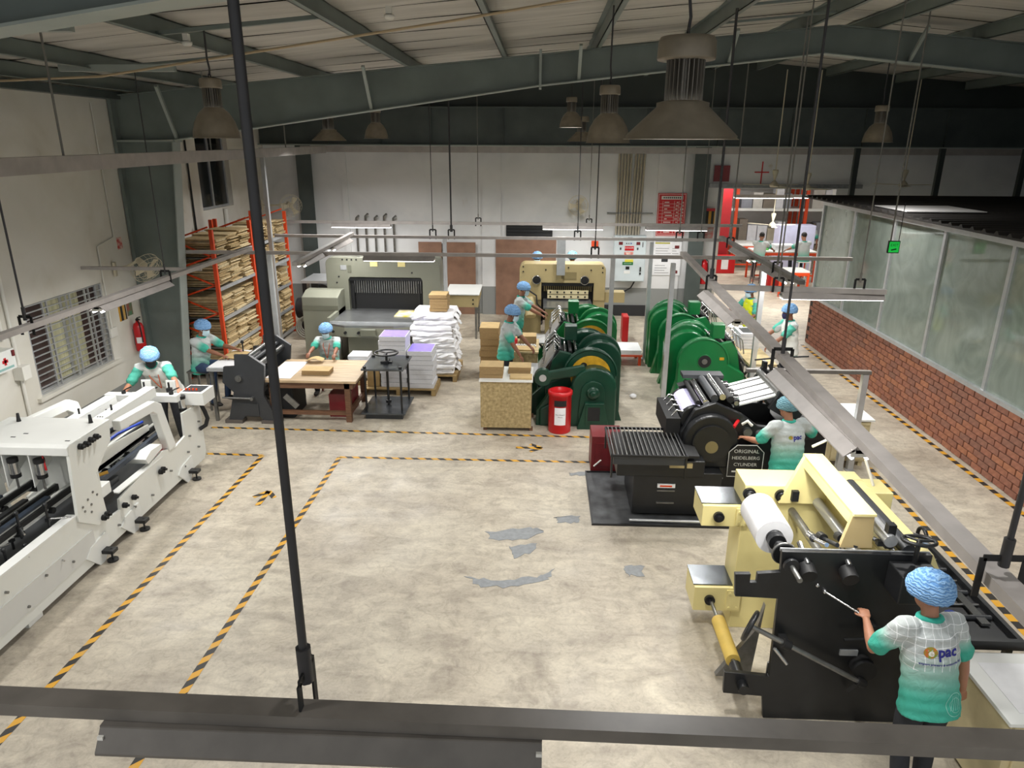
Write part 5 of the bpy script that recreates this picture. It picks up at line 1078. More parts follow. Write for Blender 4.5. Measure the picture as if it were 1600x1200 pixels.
# linkage on the near plate
w2 = W(MB().torus((1.66, 4.68, .98), (.8, -.45, -.3), .115, .018, 28, 8), 'tension_handwheel', 'black', l)
for k in range(3):
    a = MB().ring((1.66, 4.68, .98), (.8, -.45, -.3), .115, 12)[k*4]; W(MB().cyl((1.66, 4.68, .98), a, .012, n=6), 'spoke', 'black', w2)
W(MB().cyl((1.66, 4.68, .98), (2.56, 4.66, .5), .02, n=12), 'long_rod', 'steel', l); W(MB().cyl((1.92, 4.67, .84), (1.98, 4.67, .81), .04, n=10), 'rod_joint', 'blackm', l); W(MB().box(1.92, 1.98, 4.68, 4.78, .78, .84), 'rod_bracket', 'blackm', l); W(MB().cyl((2.54, 4.66, .51), (2.6, 4.66, .48), .035, n=10).bar((2.58, 4.67, .5), (2.52, 4.74, .34), .03, .03), 'rod_joint', 'blackm', l)
W(MB().cyl((1.9, 4.75, .72), (2.0, 4.72, .6), .016, n=8), 'chrome_lever', 'chrome', l)
for x, z in ((2.16, 1.3), (2.22, 1.25)): W(MB().sph((x, 4.77, z), .018, 10, 6), 'ball_stud', 'chrome', l)
W(MB().cyl((2.22, 4.76, 1.25), (2.42, 4.56, 1.2), .008, n=8).sph((2.22, 4.76, 1.25), .018, 8, 6), 'control_lever', 'chrome', l)
W(MB().cyl((2.62, 4.78, .93), (2.62, 4.7, .93), .06, n=18).cyl((2.4, 4.7, .86), (2.68, 4.7, .88), .014, n=8), 'crank', 'blackm', l); W(MB().cyl((2.6, 4.78, .58), (2.6, 4.68, .58), .09, n=18), 'pulley', 'blackm', l); W(B(2.42, 2.56, 4.765, 4.78, .66, .71), 'rating_plate', 'alu', l)
# outfeed tray
W(MB().box(2.98, 3.74, 4.66, 4.7, .84, .92).box(3.7, 3.74, 4.7, 6.1, .84, .92).box(2.98, 3.7, 4.7, 6.1, .84, .87), 'outfeed_tray', 'black', l)
for k in range(6): W(MB().cyl((3.0, 5.0+.17*k, .885), (3.68, 5.0+.17*k, .885), .012 if k % 2 else .022, n=8), 'tray_bar', 'chrome' if k % 2 else 'charcoal', l)
W(MB().box(3.55, 3.62, 4.9, 5.9, .88, .9), 'guide_strip', 'chrome', l); W(MB().sph((3.35, 5.0, .92), (.05, .03, .025), 8, 6), 'blue_clip', 'blue', l)
for x in (3.05, 3.64): W(B(x, x+.05, 4.7, 4.75, 0, .84), 'tray_leg', 'black', l); W(B(x, x+.05, 6.0, 6.05, 0, .84), 'tray_leg', 'black', l)
# tables at right
def wtable(label, x0, x1, y0, y1, zt, body):
    q = thing('cabinet_table', label, 'table', ((x0+x1)/2, (y0+y1)/2, 0)); W(B(x0, x1, y0, y1, zt-.03, zt), 'table_top', 'white', q, .003); W(B(x0+.04, x1-.04, y0+.04, y1-.04, .08, zt-.03), 'body', body, q)
    for x in (x0+.06, x1-.12):
        for y in (y0+.06, y1-.12): W(B(x, x+.06, y, y+.06, 0, .08), 'foot', body, q)
    W(B(x0+.1, x1-.1, y0+.02, y0+.04, .12, zt-.1), 'door', body, q); W(MB().box(x0+.05, x1-.05, y0+.015, y0+.04, zt-.09, zt-.05), 'rail', body, q); return q
cream_w = mat('cream_wood', 'CDBf96', .6, var=.15, scale=5)
wtable('cream cabinet table with white top at the lower right corner', 3.18, 4.2, 3.9, 4.62, .85, cream_w); wtable('small cream cabinet with white top near the brick wall', 4.2, 4.85, 9.75, 10.45, .75, cream_w)
tag(B(3.3, 3.95, 4.0, 4.5, .851, .853).build('white_sheet', M['paper']), 'white sheet lying on the corner cabinet table', 'paper')
fw = thing('side_table', 'brown topped bench between the green press and glass partition', 'table', (4.0, 11.0, 0)); W(B(3.5, 4.45, 10.75, 11.6, .72, .76), 'table_top', 'ply', fw); 
for x in (3.53, 4.36):
    for y in (10.78, 11.5): W(B(x, x+.06, y, y+.06, 0, .72), 'leg', 'wood', fw)
W(B(3.55, 4.4, 10.8, 10.83, .6, .72), 'apron', 'wood', fw)
o2 = thing('white_table', 'white topped table in front of the worker in white vest', 'table', (4.3, 12.9, 0)); W(B(3.7, 4.2, 12.2, 14.2, .78, .82), 'table_top', 'ply', o2)
for x, y in ((3.72, 12.25), (4.13, 12.25), (3.72, 14.1), (4.13, 14.1)): W(B(x, x+.05, y, y+.05, 0, .78), 'leg', 'steel', o2)
ream_pile('stack of white sheets with dark print beside the white vest worker', 3.8, 4.15, 13.2, 13.75, .821, 1.12, 5, .01, 12)
tag(B(3.85, 4.1, 13.3, 13.65, 1.122, 1.126).build('dark_print', M['charcoal']), 'dark printed sheet on top of the white sheet stack', 'paper')
# hazard tape on the floor
def tape(label, p0, p1, w_=.075, m='tape', z=.0015):
    d = Vector((p1[0]-p0[0], p1[1]-p0[1], 0)); L = d.length; o = B(0, L, -w_/2, w_/2, 0, .001).build('hazard_tape', M[m]); o.location = (p0[0], p0[1], z); o.rotation_euler = (0, 0, atan2(d.y, d.x)); return tag(o, label, 'floor tape', 'black and yellow floor tapes')
tape('floor tape line beside the white gluing machine', (-4.23, 3.2), (-4.18, 9.69)); tape('floor tape line right of the first, down the aisle', (-3.03, 3.2), (-3.0, 9.7)); tape('short cross tape at the end of the gluing machine', (-5.05, 9.72), (-4.18, 9.7), .06); tape('cross tape before the aisle from corner to black press', (-3.0, 9.7), (.76, 9.72), .06); tape('far cross tape before the table and bin', (-5.45, 10.76), (.82, 10.68), .06)
tape('block tape running along the foot of the brick wall', (6.28, 7), (6.22, 16.6), .08, 'tape_sq'); tape('block tape beside the yellow laminating machine', (4.75, 5.0), (4.88, 9.75), .08, 'tape_sq')
def arrow(label, x, y, a):
    q = thing('tape_arrow', label, 'floor arrow', (x, y, .0035), a, 'tape arrows on the floor')
    for (p0, p1) in (((-.2, 0), (.2, 0)), ((.2, 0), (.02, .14)), ((.2, 0), (.02, -.14))):
        d = Vector((p1[0]-p0[0], p1[1]-p0[1], 0)); o = B(0, d.length, -.035, .035, 0, .001).build('tape_strip', M['tape'], q); o.location = (p0[0], p0[1], 0); o.rotation_euler = (0, 0, atan2(d.y, d.x))
arrow('tape arrow on the aisle pointing to the back', -3.66, 8.35, pi/2); arrow('tape arrow before the red bin', -.15, 10.2, 0)
# ================================================================== PEOPLE
def remesh(mb, voxel, smooth=6):
    me = mb.mesh('tmp', M['skin']); ob = bpy.data.objects.new('tmp', me); TS.collection.objects.link(ob)
    r = ob.modifiers.new('r', 'REMESH'); r.mode = 'VOXEL'; r.voxel_size = voxel; r.use_smooth_shade = True
    s = ob.modifiers.new('s', 'SMOOTH'); s.factor = .5; s.iterations = smooth
    vl = TS.view_layers[0]; vl.update()
    out = bpy.data.meshes.new_from_object(ob.evaluated_get(vl.depsgraph))
    bpy.data.objects.remove(ob); bpy.data.meshes.remove(me)
    out.materials.clear(); return out
def loft(mb, secs, n=16):
    """secs: (centre, axis_a*ra, axis_b*rb) closed elliptical sections"""
    rows = [[c+a*cos(2*pi*i/n)+b*sin(2*pi*i/n) for i in range(n)] for c, a, b in secs]
    fs = []
    for k in range(len(rows)-1):
        for i in range(n): fs.append((k*n+i, k*n+(i+1) % n, (k+1)*n+(i+1) % n, (k+1)*n+i))
    fs.append(tuple(range(n))[::-1]); fs.append(tuple(range((len(rows)-1)*n, len(rows)*n)))
    mb.add([p for R in rows for p in R], fs, True)
def limb(mb, pts, rad, n=12): 
    mb.tube(pts, rad, n)
    for p, r in zip(pts, rad): mb.sph(p, r*.98, 10, 8)
def ell(mb, c, ax, rad, n=14, k=10):
    v = []; fs = []
    for j in range(k+1):
        t = pi*j/k
        for i in range(n): v.append(c+ax[0]*rad[0]*sin(t)*cos(2*pi*i/n)+ax[1]*rad[1]*sin(t)*sin(2*pi*i/n)+ax[2]*rad[2]*cos(t))
    for j in range(k):
        for i in range(n): fs.append((j*n+i, (j+1)*n+i, (j+1)*n+(i+1) % n, j*n+(i+1) % n))
    mb.add(v, fs, True)
def sstep(a, b, x): t = max(0, min(1, (x-a)/(b-a))); return t*t*(3-2*t)
def person(label, x, y, yaw, height=1.68, lean=.05, side=0., wl=None, wr=None, sit=None, head_yaw=0., head_pitch=.15, vox=.011, girth=1.1, cap='cap', mask='maskb', vest=None, grid=False, lany=False, pants='trousers', hair=False, skin='skin', pitchl=None, z0=0., group=None, logo=False, kneesp=.1, cs=1.1):
    e = thing('person', label, 'person', (x, y, z0), 0, group)
    s = height/1.70; U = Vector((0, 0, 1)); F = Vector((cos(yaw), sin(yaw), 0)); R = Vector((sin(yaw), -cos(yaw), 0))
    ph = (.92*s if sit is None else sit+.09); P = Vector((0, 0, ph))
    T = (U*cos(lean)+F*sin(lean)+R*side).normalized(); B_ = R; Ff = B_.cross(T)*-1 if False else T.cross(R)*-1
    Ff = (F-T*F.dot(T)).normalized()
    at = lambda h: P+T*(h*s)
    sc = at(.47); nk = at(.53)
    hF = (F*cos(head_yaw)+R*sin(head_yaw)); hp = head_pitch+lean*.35
    hU = (U*cos(hp)+hF*sin(hp)).normalized(); hFd = (hF-hU*hF.dot(hU)).normalized(); hR = hFd.cross(hU)
    hc = nk+hU*(.14*s)+hFd*(.025*s)
    gw = girth
    # --- arms
    arms = []
    for sg, tgt in ((-1, wl), (1, wr)):
        S = sc+R*sg*(.175*s*(.7+.3*gw))-T*.015*s; a, b = .285*s, .255*s
        tg = Vector(tgt)-Vector((x, y, z0)) if tgt is not None else S+U*-.5*s+F*.1*s+R*sg*.09*s
        d = tg-S; L = min(d.length, (a+b)*.995); d.normalize(); tg = S+d*L
        cosA = (a*a+L*L-b*b)/(2*a*L); cosA = max(-1, min(1, cosA)); sinA = sqrt(1-cosA*cosA)
        hint = (-U*.75+R*sg*.55-F*.35); hint = (hint-d*hint.dot(d)).normalized()
        E = S+d*a*cosA+hint*a*sinA; arms.append((S, E, tg, sg))
    # --- body (skin): head, neck, arms, hands, inner trunk and legs
    b = MB()
    ell(b, hc+hU*.02*s, (hR, hFd, hU), (.074*s, .092*s, .105*s)); ell(b, hc-hU*.055*s+hFd*.018*s, (hR, hFd, hU), (.056*s, .07*s, .065*s))
    ell(b, hc+hFd*.092*s-hU*.015*s, (hR, hFd, hU), (.015*s, .02*s, .026*s)); ell(b, hc+hFd*.083*s-hU*.058*s, (hR, hFd, hU), (.025*s, .012*s, .009*s))
    for sg in (-1, 1): ell(b, hc+hR*sg*.076*s-hFd*.005*s-hU*.01*s, (hR, hFd, hU), (.012*s, .02*s, .032*s), 8, 6)
    limb(b, [nk-T*.06*s, hc-hU*.06*s-hFd*.02*s], [.056*s, .052*s])
    loft(b, [(at(-.05), R*.13*s, Ff*.09*s), (at(.2), R*.12*s, Ff*.085*s), (at(.42), R*.15*s, Ff*.085*s), (at(.5), R*.07*s, Ff*.06*s)])
    fr = .0085*s
    for S, E, Wp, sg in arms:
        limb(b, [S, S.lerp(E, .5), E], [.05*s*gw**.5, .046*s*gw**.5, .037*s*gw**.5]); limb(b, [E, E.lerp(Wp, .35), Wp], [.037*s*gw**.4, .038*s*gw**.4, .025*s])
        d = (Wp-E).normalized(); n = -U; n = (n-d*n.dot(d)); n = n.normalized() if n.length > .2 else (F-d*F.dot(d)).normalized()
        w_ = d.cross(n).normalized()*(1 if sg > 0 else -1)
        ell(b, Wp+d*.05*s, (w_, n, d), (.04*s, .016*s, .052*s), 12, 8)
        for k, (off, ln) in enumerate(((-.03, .07), (-.0105, .08), (.0105, .075), (.03, .06))):
            p0 = Wp+d*.085*s+w_*off*s; p1 = p0+(d*.8+n*.45).normalized()*ln*.55*s; p2 = p1+(d*.35+n*.9).normalized()*ln*.5*s
            limb(b, [p0-d*.02*s, p0, p1, p2], [fr, fr, fr*.95, fr*.8], 8)
        p0 = Wp+d*.03*s-w_*.036*s; p1 = p0+(d*.6-w_*.6+n*.35).normalized()*.035*s; p2 = p1+(d*.8+n*.5).normalized()*.03*s
        limb(b, [p0, p1, p2], [fr*1.25, fr*1.1, fr*.9], 8)
    legs = []
    for sg in (-1, 1):
        H = P+R*sg*.09*s-U*.04*s
        if sit is None:
            K = Vector((0, 0, .48*s))+R*sg*.1*s+F*.03*s; A = Vector((0, 0, .08*s))+R*sg*.11*s+F*(.02*s if sg > 0 else -.06*s)
        else:
            K = H+F*.4*s+R*sg*kneesp*s+U*.02; A = Vector((K.x, K.y, 0))-F*.06*s+U*.09*s
            if sit > .55: A = A+U*.12-F*.02
        legs.append((H, K, A)); limb(b, [H, K, A], [.06*s, .045*s, .035*s])
    me = remesh(b, vox); me.materials.append(M[skin]); o = bpy.data.objects.new('body', me); COL.objects.link(o); o.parent = e
    # --- trousers and shoes
    t = MB(); loft(t, [(P+T*.1*s, R*.15*s*gw, Ff*.11*s*gw), (P-T*.02*s, R*.165*s*gw, Ff*.12*s*gw), (P-U*.1*s+(F*.05 if sit is not None else F*0), R*.15*s*gw, F*.1*s*gw)])
    for H, K, A in legs: limb(t, [H, H.lerp(K, .5), K, K.lerp(A, .5), A], [.09*s*gw**.5, .083*s*gw**.5, .066*s, .062*s, .055*s])
    me = remesh(t, max(vox, .012)); me.materials.append(M[pants]); o = bpy.data.objects.new('trousers', me); COL.objects.link(o); o.parent = e
    for H, K, A in legs:
        q = MB(); ell(q, A-U*.045*s+F*.055*s, (R, F, U), (.045*s, .13*s, .045*s)); q.box(0, .001, 0, .001, 0, .001) if False else None
        for i_, v in enumerate(q.v):
            if v[2] < .012 and A.z < .12*s: q.v[i_] = (v[0], v[1], .004)
        q.build('shoe', M['shoe'], e)
    # --- shirt
    t = MB()
    loft(t, [(at(-.14), R*.185*s*gw, Ff*.135*s*gw), (at(-.05), R*.18*s*gw, Ff*.13*s*gw), (at(.1), R*.165*s*gw, Ff*.118*s*gw), (at(.28), R*.18*s*gw**.7, Ff*.125*s*gw**.7), (at(.4), R*.185*s*gw**.5, Ff*.115*s*gw**.5), (at(.475), R*.15*s, Ff*.09*s), (at(.52), R*.075*s, Ff*.068*s)], 24)
    for S, E, Wp, sg in arms: limb(t, [S-R*sg*.04*s, S, S.lerp(E, .45), S.lerp(E, .78)], [.08*s, .076*s*gw**.4, .067*s*gw**.5, .07*s*gw**.5])
    me = remesh(t, max(vox*.95, .008), 5)
    att = me.attributes.new('fade', 'FLOAT', 'POINT')
    wob = random.Random(int(x*100)).random()*6
    CO = [v.co.copy() for v in me.vertices]; NO = [v.normal.copy() for v in me.vertices]; out = []; fd = []
    for c, no in zip(CO, NO):
        hgt = (c-P).dot(T)/s; f = 1-sstep(-.06, .4, hgt)
        if sit is not None: f = 1-sstep(-.12, .38, hgt)
        for S, E, Wp, sg in arms:
            d = E-S; tt = (c-S).dot(d)/d.length_squared; dist = (c-(S+d*max(0, min(1, tt)))).length
            if tt > .1 and dist < .1*s and (c-at(.3)).dot(R)*sg > .12*s: f = max(f*(1 if tt < .2 else .3), sstep(.12, .75, tt) if not vest else .9)
        fd.append(f)
        fold = .004*sin(c.z*38+c.x*21+wob)*sin(c.x*17-c.z*9+c.y*13)+.003*sin(c.z*70+c.y*40)
        p_ = c+no*fold*s if vox < .012 else c
        out += [p_.x, p_.y, p_.z]
    att.data.foreach_set('value', fd); me.vertices.foreach_set('co', out); me.update()
    me.materials.append(M['shirt_grid' if grid else 'shirt']); so = bpy.data.objects.new('shirt', me); COL.objects.link(so); so.parent = e
    cl = MB(); cl.tube([nk-T*.02*s+(R*cos(2*pi*k/18)*.068+Ff*sin(2*pi*k/18)*.066)*s for k in range(18)], .02*s, 8, True); cl.build('collar', M['teal'], e)
    if vest:
        t = MB(); k = 1.07
        loft(t, [(at(-.1), R*.19*s*gw*k, Ff*.14*s*gw*k), (at(.1), R*.172*s*gw*k, Ff*.125*s*gw*k), (at(.28), R*.185*s*k, Ff*.13*s*k), (at(.4), R*.19*s*k, Ff*.12*s*k), (at(.485), R*.165*s, Ff*.098*s), (at(.515), R*.09*s, Ff*.08*s)], 24)
        me = remesh(t, .012, 3)
        prs = [(v.co.copy(), v.normal.copy()) for v in me.vertices]
        me.vertices.foreach_set('co', [q_ for c, no in prs for q_ in (c+no*.006*sin(c.z*40+c.x*25)*sin(c.x*30+c.y*20))]); me.update()
        me.materials.append(vest); o = bpy.data.objects.new('vest', me); COL.objects.link(o); o.parent = e
    # --- head wear
    if hair:
        q = MB(); ell(q, hc+hU*.05*s-hFd*.018*s, (hR, hFd, hU), (.082*s, .097*s, .09*s)); q.build('hair', M['hair'], e)
    else:
        q = MB(); ell(q, hc+hU*.03*s-hFd*.016*s, (hR, hFd, hU), (.077*s, .095*s, .095*s)); q.build('hair', M['hair'], e)
        q = MB(); rr = random.Random(int(abs(x*77+y*31)))
        ph1 = rr.random()*6
        def fn(u, v):
            th = 2*pi*u; t = v*(1.95-.28*sin(th)); pk = 1+.03*sin(th*9+ph1)*sin(t*1.6)+.022*sin(th*17+t*7)+.015*sin(t*14+th*3)
            if v > .95: pk *= .9
            return hc+hU*.04*s-hFd*.024*s+(hR*cos(th)*.118+hFd*sin(th)*.13)*s*cs*sin(t)*pk+hU*(.112*s*cs*cos(t)*pk)
        q.grid(fn, 40, 18); co = q.build('hair_net', M[cap], e)
    for sg in (-1, 1): 
        q = MB(); ell(q, hc+hR*sg*.03*s+hFd*.083*s+hU*.012*s, (hR, hFd, hU), (.013*s, .008*s, .007*s), 8, 6); q.build('eye', M['hair'], e)
    if mask:
        q = MB(); q.grid(lambda u, v: hc-hU*(.045*s)+hFd*.012*s+hR*sin((u-.5)*2.5)*.073*s+hFd*cos((u-.5)*2.5)*(.094+.014*sin(pi*v))*s+hU*(v-.52)*.115*s*(1-.25*abs(u-.5)*2), 14, 8); q.build('face_mask', M[mask], e)
        for sg in (-1, 1): MB().tube([hc+hR*sg*.07*s+hFd*.035*s-hU*.03*s, hc+hR*sg*.083*s-hFd*.005*s+hU*.01*s], .003*s, 5).build('mask_loop', M[mask], e)
    if lany:
        fr_o = Ff*.135*s*gw
        MB().tube([nk+R*.06*s-T*.01*s, at(.4)+R*.06*s+Ff*.128*s*gw**.5, at(.22)+R*.02*s+Ff*.138*s*gw, at(.14)+Ff*.135*s*gw], .006*s, 6).build('lanyard', M['lany'], e); MB().tube([nk-R*.06*s-T*.01*s, at(.4)-R*.06*s+Ff*.128*s*gw**.5, at(.22)-R*.02*s+Ff*.138*s*gw, at(.14)+Ff*.135*s*gw], .006*s, 6).build('lanyard', M['lany'], e)
        c0 = at(.1)+Ff*.14*s*gw; MB().bar(c0-T*.045*s, c0+T*.045*s, .06*s, .004, up=Ff).build('badge', M['white'], e)
    if logo:                       # printing on the back of the shirt, wrapped onto the cloth
        bvh = BVHTree.FromObject(so, bpy.context.evaluated_depsgraph_get()) if False else None
        me0 = so.data; bvh = BVHTree.FromPolygons([v.co[:] for v in me0.vertices], [p_.vertices[:] for p_ in me0.polygons])
        right = R; 
        def wrap(me2, ctr, m_, nm, sub=True, z=.003):
            for v in me2.vertices:
                p_ = ctr+right*v.co.x+T*v.co.y; h_ = bvh.ray_cast(p_-Ff*.5, Ff, 1.)
                ok_ = h_[0] is not None and (h_[0]-ctr).dot(Ff) > -.16*s*gw
                v.co = (h_[0]-Ff*z) if ok_ else p_-Ff*.125
            me2.materials.clear(); me2.materials.append(m_); o_ = bpy.data.objects.new(nm, me2); COL.objects.link(o_); o_.parent = so; return o_
        navy = mat('logo_navy', '2A2C86', .8)
        if logo == 'full':
            wrap(text_mesh('pac', .105, bold=.0032), at(.325)+R*.03, navy, 'logo_letters', z=.004)
            tl = text_mesh('expert printers & accessories ltd.', .0225, bold=.0004)
            for v in tl.vertices: v.co.y -= .9*v.co.x**2*0+.035*sin((v.co.x+.16)*9)*.35
            wrap(tl, at(.255)-R*.005, navy, 'logo_line')
            q = MB(); q.add([(.04*cos(2*pi*k/24), .04*sin(2*pi*k/24), 0) for k in range(24)]+[(.0, 0, 0)], [(k, (k+1) % 24, 24) for k in range(24)])
            gm = mat('logo_globe', 'D8502E', .8, col2='5FA53A', scale=28); wrap(q.mesh('disc', gm), at(.325)-R*.085, gm, 'logo_globe', z=.003)
            wrap(text_mesh('e', .075, bold=.002), at(.325)-R*.085, mat('logo_white', 'F4F2E8', .8), 'logo_e', z=.006)
            cm = mat('circle_print', 'A9E2D5', .8)
            q = MB()
            def ringp(r_, w_):
                n = 40; o_ = len(q.v); q.add([((r_+(w_ if i % 2 else 0))*cos(2*pi*(i//2)/n), (r_+(w_ if i % 2 else 0))*sin(2*pi*(i//2)/n), 0) for i in range(2*n)], [(2*i, 2*i+1, (2*i+3) % (2*n), (2*i+2) % (2*n)) for i in range(n)])
            ringp(.075, .003); ringp(.045, .0025)
            for k in range(5): q.add([(-.05+.02*k, -.03, 0), (-.047+.02*k, -.03, 0), (-.012+.02*k, .06, 0), (-.015+.02*k, .06, 0)], [(0, 1, 2, 3)])
            wrap(q.mesh('ring', cm), at(-.035)+R*.085, cm, 'hem_print')
        else:
            wrap(text_mesh('pac', .085, bold=.003), at(.33)+R*.04, navy, 'logo_letters', z=.004)
            q = MB(); q.add([(.024*cos(2*pi*k/20), .024*sin(2*pi*k/20), 0) for k in range(20)]+[(0, 0, 0)], [(k, (k+1) % 20, 20) for k in range(20)])
            gm = mat('logo_globe', 'D8502E', .8, col2='5FA53A', scale=28); wrap(q.mesh('disc', gm), at(.33)-R*.05, gm, 'logo_globe')
            cm = mat('circle_print', 'A9E2D5', .8)
            q = MB(); n = 36
            for r_ in (.06, .035): q.add([((r_+(.003 if i % 2 else 0))*cos(2*pi*(i//2)/n), (r_+(.003 if i % 2 else 0))*sin(2*pi*(i//2)/n), 0) for i in range(2*n)], [(2*i, 2*i+1, (2*i+3) % (2*n), (2*i+2) % (2*n)) for i in range(n)])
            wrap(q.mesh('ring', cm), at(-.02)+R*.1, cm, 'hem_print')
    return e
vw = mat('thin_white_vest', 'DCDDD8', .6, var=.06, scale=12); vy = mat('yellow_vest', 'D6DE1F', .6, var=.1, scale=8)
person('worker in checked white-to-teal shirt and blue hairnet seen from behind, lower right', 2.72, 4.08, radians(100), 1.74, .26, .0, wl=(2.43, 4.5, 1.2), wr=(3.06, 4.2, .74), head_yaw=-.15, head_pitch=.1, vox=.0065, mask=None, grid=True, skin='skinl', logo='full', girth=1.14, cs=1.2)
person('stout worker with teal hairnet operating the black cylinder press', 3.02, 8.02, radians(104), 1.62, .14, .0, wl=(2.56, 8.28, 1.05), wr=(3.42, 8.45, 1.2), head_yaw=-.35, head_pitch=.2, vox=.008, girth=1.3, cap='cap2', mask=None, skin='skinl', logo='small', cs=1.1)
person('worker in thin white vest bending over the white gluing machine', -5.74, 10.12, radians(-78), 1.74, .58, .14, wl=(-5.2, 9.48, 1.1), wr=(-6.0, 9.42, 1.06), head_yaw=-.35, head_pitch=.3, vox=.009, girth=1.12, mask='maskk', vest=vw, lany=True, skin='skinl')
person('worker seated at the creasing bench before the orange rack', -5.95, 11.7, radians(-14), 1.7, .16, .0, wl=(-5.36, 11.85, 1.05), wr=(-5.42, 11.45, 1.04), sit=.72, head_pitch=.25, vox=.009, pants='jeans')
person('worker seated behind the wooden table counting kraft cards', -4.0, 12.83, radians(-90), 1.66, .14, .0, wl=(-3.72, 12.15, .83), wr=(-4.2, 12.1, .85), sit=.45, head_pitch=.3, vox=.009, lany=True)
person('worker standing at the near dark green press, head bowed', -.62, 12.4, radians(-12), 1.76, .1, .0, wl=(-.15, 12.35, 1.0), wr=(-.35, 12.05, .95), head_pitch=.3, vox=.009)
person('worker feeding kraft card at the farther green press', -.5, 14.75, radians(-5), 1.74, .14, .0, wl=(.08, 14.75, 1.12), wr=(.05, 14.5, 1.1), head_pitch=.25, vox=.01)
person('worker facing the camera behind the beige cutter, only cap visible', -.12, 18.3, radians(-90), 1.86, .05, head_pitch=.2, vox=.014); person('worker turned away behind the beige cutter, pale blue cap', .78, 18.3, radians(90), 1.86, .05, head_pitch=.1, vox=.014, cap='cap2', mask=None)
person('worker in yellow vest beyond the right rail', 4.5, 15.1, radians(205), 1.68, .08, wl=(4.28, 14.7, 1.0), wr=(4.0, 15.2, 1.12), head_pitch=.2, vox=.01, vest=vy)
person('worker in white vest with navy mask near the brick wall', 4.62, 12.95, radians(185), 1.72, .08, wl=(4.1, 12.7, .95), wr=(4.0, 13.0, 1.0), head_pitch=.15, vox=.01, vest=vw, mask='maskd')
stool('white stool under the packer in the store room', 8.75, 24.3, .82, 0, 'white', .42)
person('packer with black hair sitting on a white stool in the store room', 8.75, 24.3, radians(105), 1.82, .12, sit=.82, wl=(8.3, 24.8, 1.1), wr=(8.8, 24.9, 1.1), vox=.014, hair=True, mask=None, skin='skinl')
stool('dark stool under the left packer in the store room', 7.3, 24.4, .8, 0, 'steel', .36)
person('packer with black hair sitting left in the store room', 7.3, 24.4, radians(60), 1.82, .15, sit=.8, wl=(7.6, 24.9, 1.1), wr=(7.9, 24.8, 1.1), vox=.014, hair=True, mask=None)
person('packer standing with black mask facing us in the store room', 10.2, 28.0, radians(-100), 1.72, .05, vox=.014, hair=True, mask='maskk')
# ================================================================== WALL THINGS
def flat_y(name, label, cat, x0, x1, z0, z1, m, y=BY-.065, th=.01, group=None):
    return tag(B(x0, x1, y-th, y, z0, z1).build(name, M[m] if isinstance(m, str) else m), label, cat, group)
for i, (x0, x1, z1) in enumerate(((-3.35, -2.72, 1.98), (-2.68, -1.8, 1.98), (-1.25, .38, 2.1))):
    o = B(x0, x1, BY-.1, BY-.085, .0, z1).build('hardboard_sheet', M['board']); tag(o, ('narrow brown hardboard sheet on the back wall behind the sage cutter', 'square brown hardboard sheet right of the narrow one', 'widest brown hardboard sheet behind the beige cutter')[i], 'board', 'hardboard sheets on the back wall')
v = thing('wall_louvre', 'black slatted vent panel high on the back wall', 'vent', (-.35, BY-.05, 2.14))
B(-.62, .62, 0, .04, 0, .3).build('frame', M['blackm'], v)
for k in range(3): B(-.6, .6, -.02, 0, .03+.09*k, .1+.09*k).build('slat', M['black'], v)
# electrical panel
ep = thing('electric_panel', 'pale blue-grey electrical panel with danger signs on the back wall', 'electrical panel', (2.33, BY-.02, 1.0)); cab = mat('panel_blue_grey', 'C9D3D6', .4, var=.03, scale=3)
B(-.42, .42, -.26, 0, 0, 1.22).build('cabinet', cab, ep, .008); B(-.4, .4, -.275, -.26, .02, 1.2).build('door', cab, ep, .004)
def q2(nm, x0, x1, z0, z1, m, d=.282): return B(x0, x1, -d, -.275, z0, z1).build(nm, M[m] if isinstance(m, str) else m, ep)
q2('meter', -.3, -.2, .98, 1.06, 'dred'); q2('meter', .16, .26, .98, 1.06, 'dred'); q2('top_label', -.07, .05, 1.1, 1.18, 'charcoal')
for k, c in enumerate(('charcoal', 'steel', 'blue')): MB().cyl((-.1+.06*k, -.275, 1.02), (-.1+.06*k, -.29, 1.02), .016, n=10).build('indicator', M[c], ep)
for x in (-.25, .2): q2('switch', x-.02, x+.02, .85, .91, 'charcoal')
q2('danger_sign', -.14, .1, .83, .95, 'red'); q2('danger_sign', -.15, .09, .62, .8, mat('sign_red2', 'C4312C', .5, col2='E5D7C8', scale=14)); q2('yellow_sign', -.12, .1, .53, .6, mat('sign_yellow', 'D9CF4A', .5)); q2('green_sign', -.18, .1, .45, .53, mat('sign_green', '17723A', .5)); q2('display', -.09, .01, .33, .41, 'blackm'); q2('white_label', -.13, .03, .22, .3, 'white')
MB().bar((.3, -.3, .28), (.3, -.3, .4), .03, .03).box(.28, .32, -.3, -.275, .2, .25).build('handle', M['blackm'], ep)
text('DANGER', .055, M['white'], ep, (-.02, -.284, .9)); text('1', .2, M['blackm'], ep, (.33, -.277, .98)); text('HIGH VOLTAGE', .03, M['white'], ep, (-.04, -.284, .49))
MB().tube([(.2, -.1, 0), (.1, -.08, -.2), (-.15, -.08, -.35)], .02, 6).build('cable', M['blackm'], ep)
cd = thing('conduit_bundle', 'bundle of pale conduits rising from the electrical panel', 'pipe', (2.3, BY-.05, 2.22))
for k in range(9): MB().cyl((-.34+.075*k, 0, 0), (-.34+.075*k+(.05 if k > 4 else 0), 0, 2.05), .028, n=8).build('conduit', mat('conduit_beige', 'B7AE9B', .55), cd)
B(-.6, .6, -.035, .0, .55, .58).build('clamp_bar', M['steel'], cd)
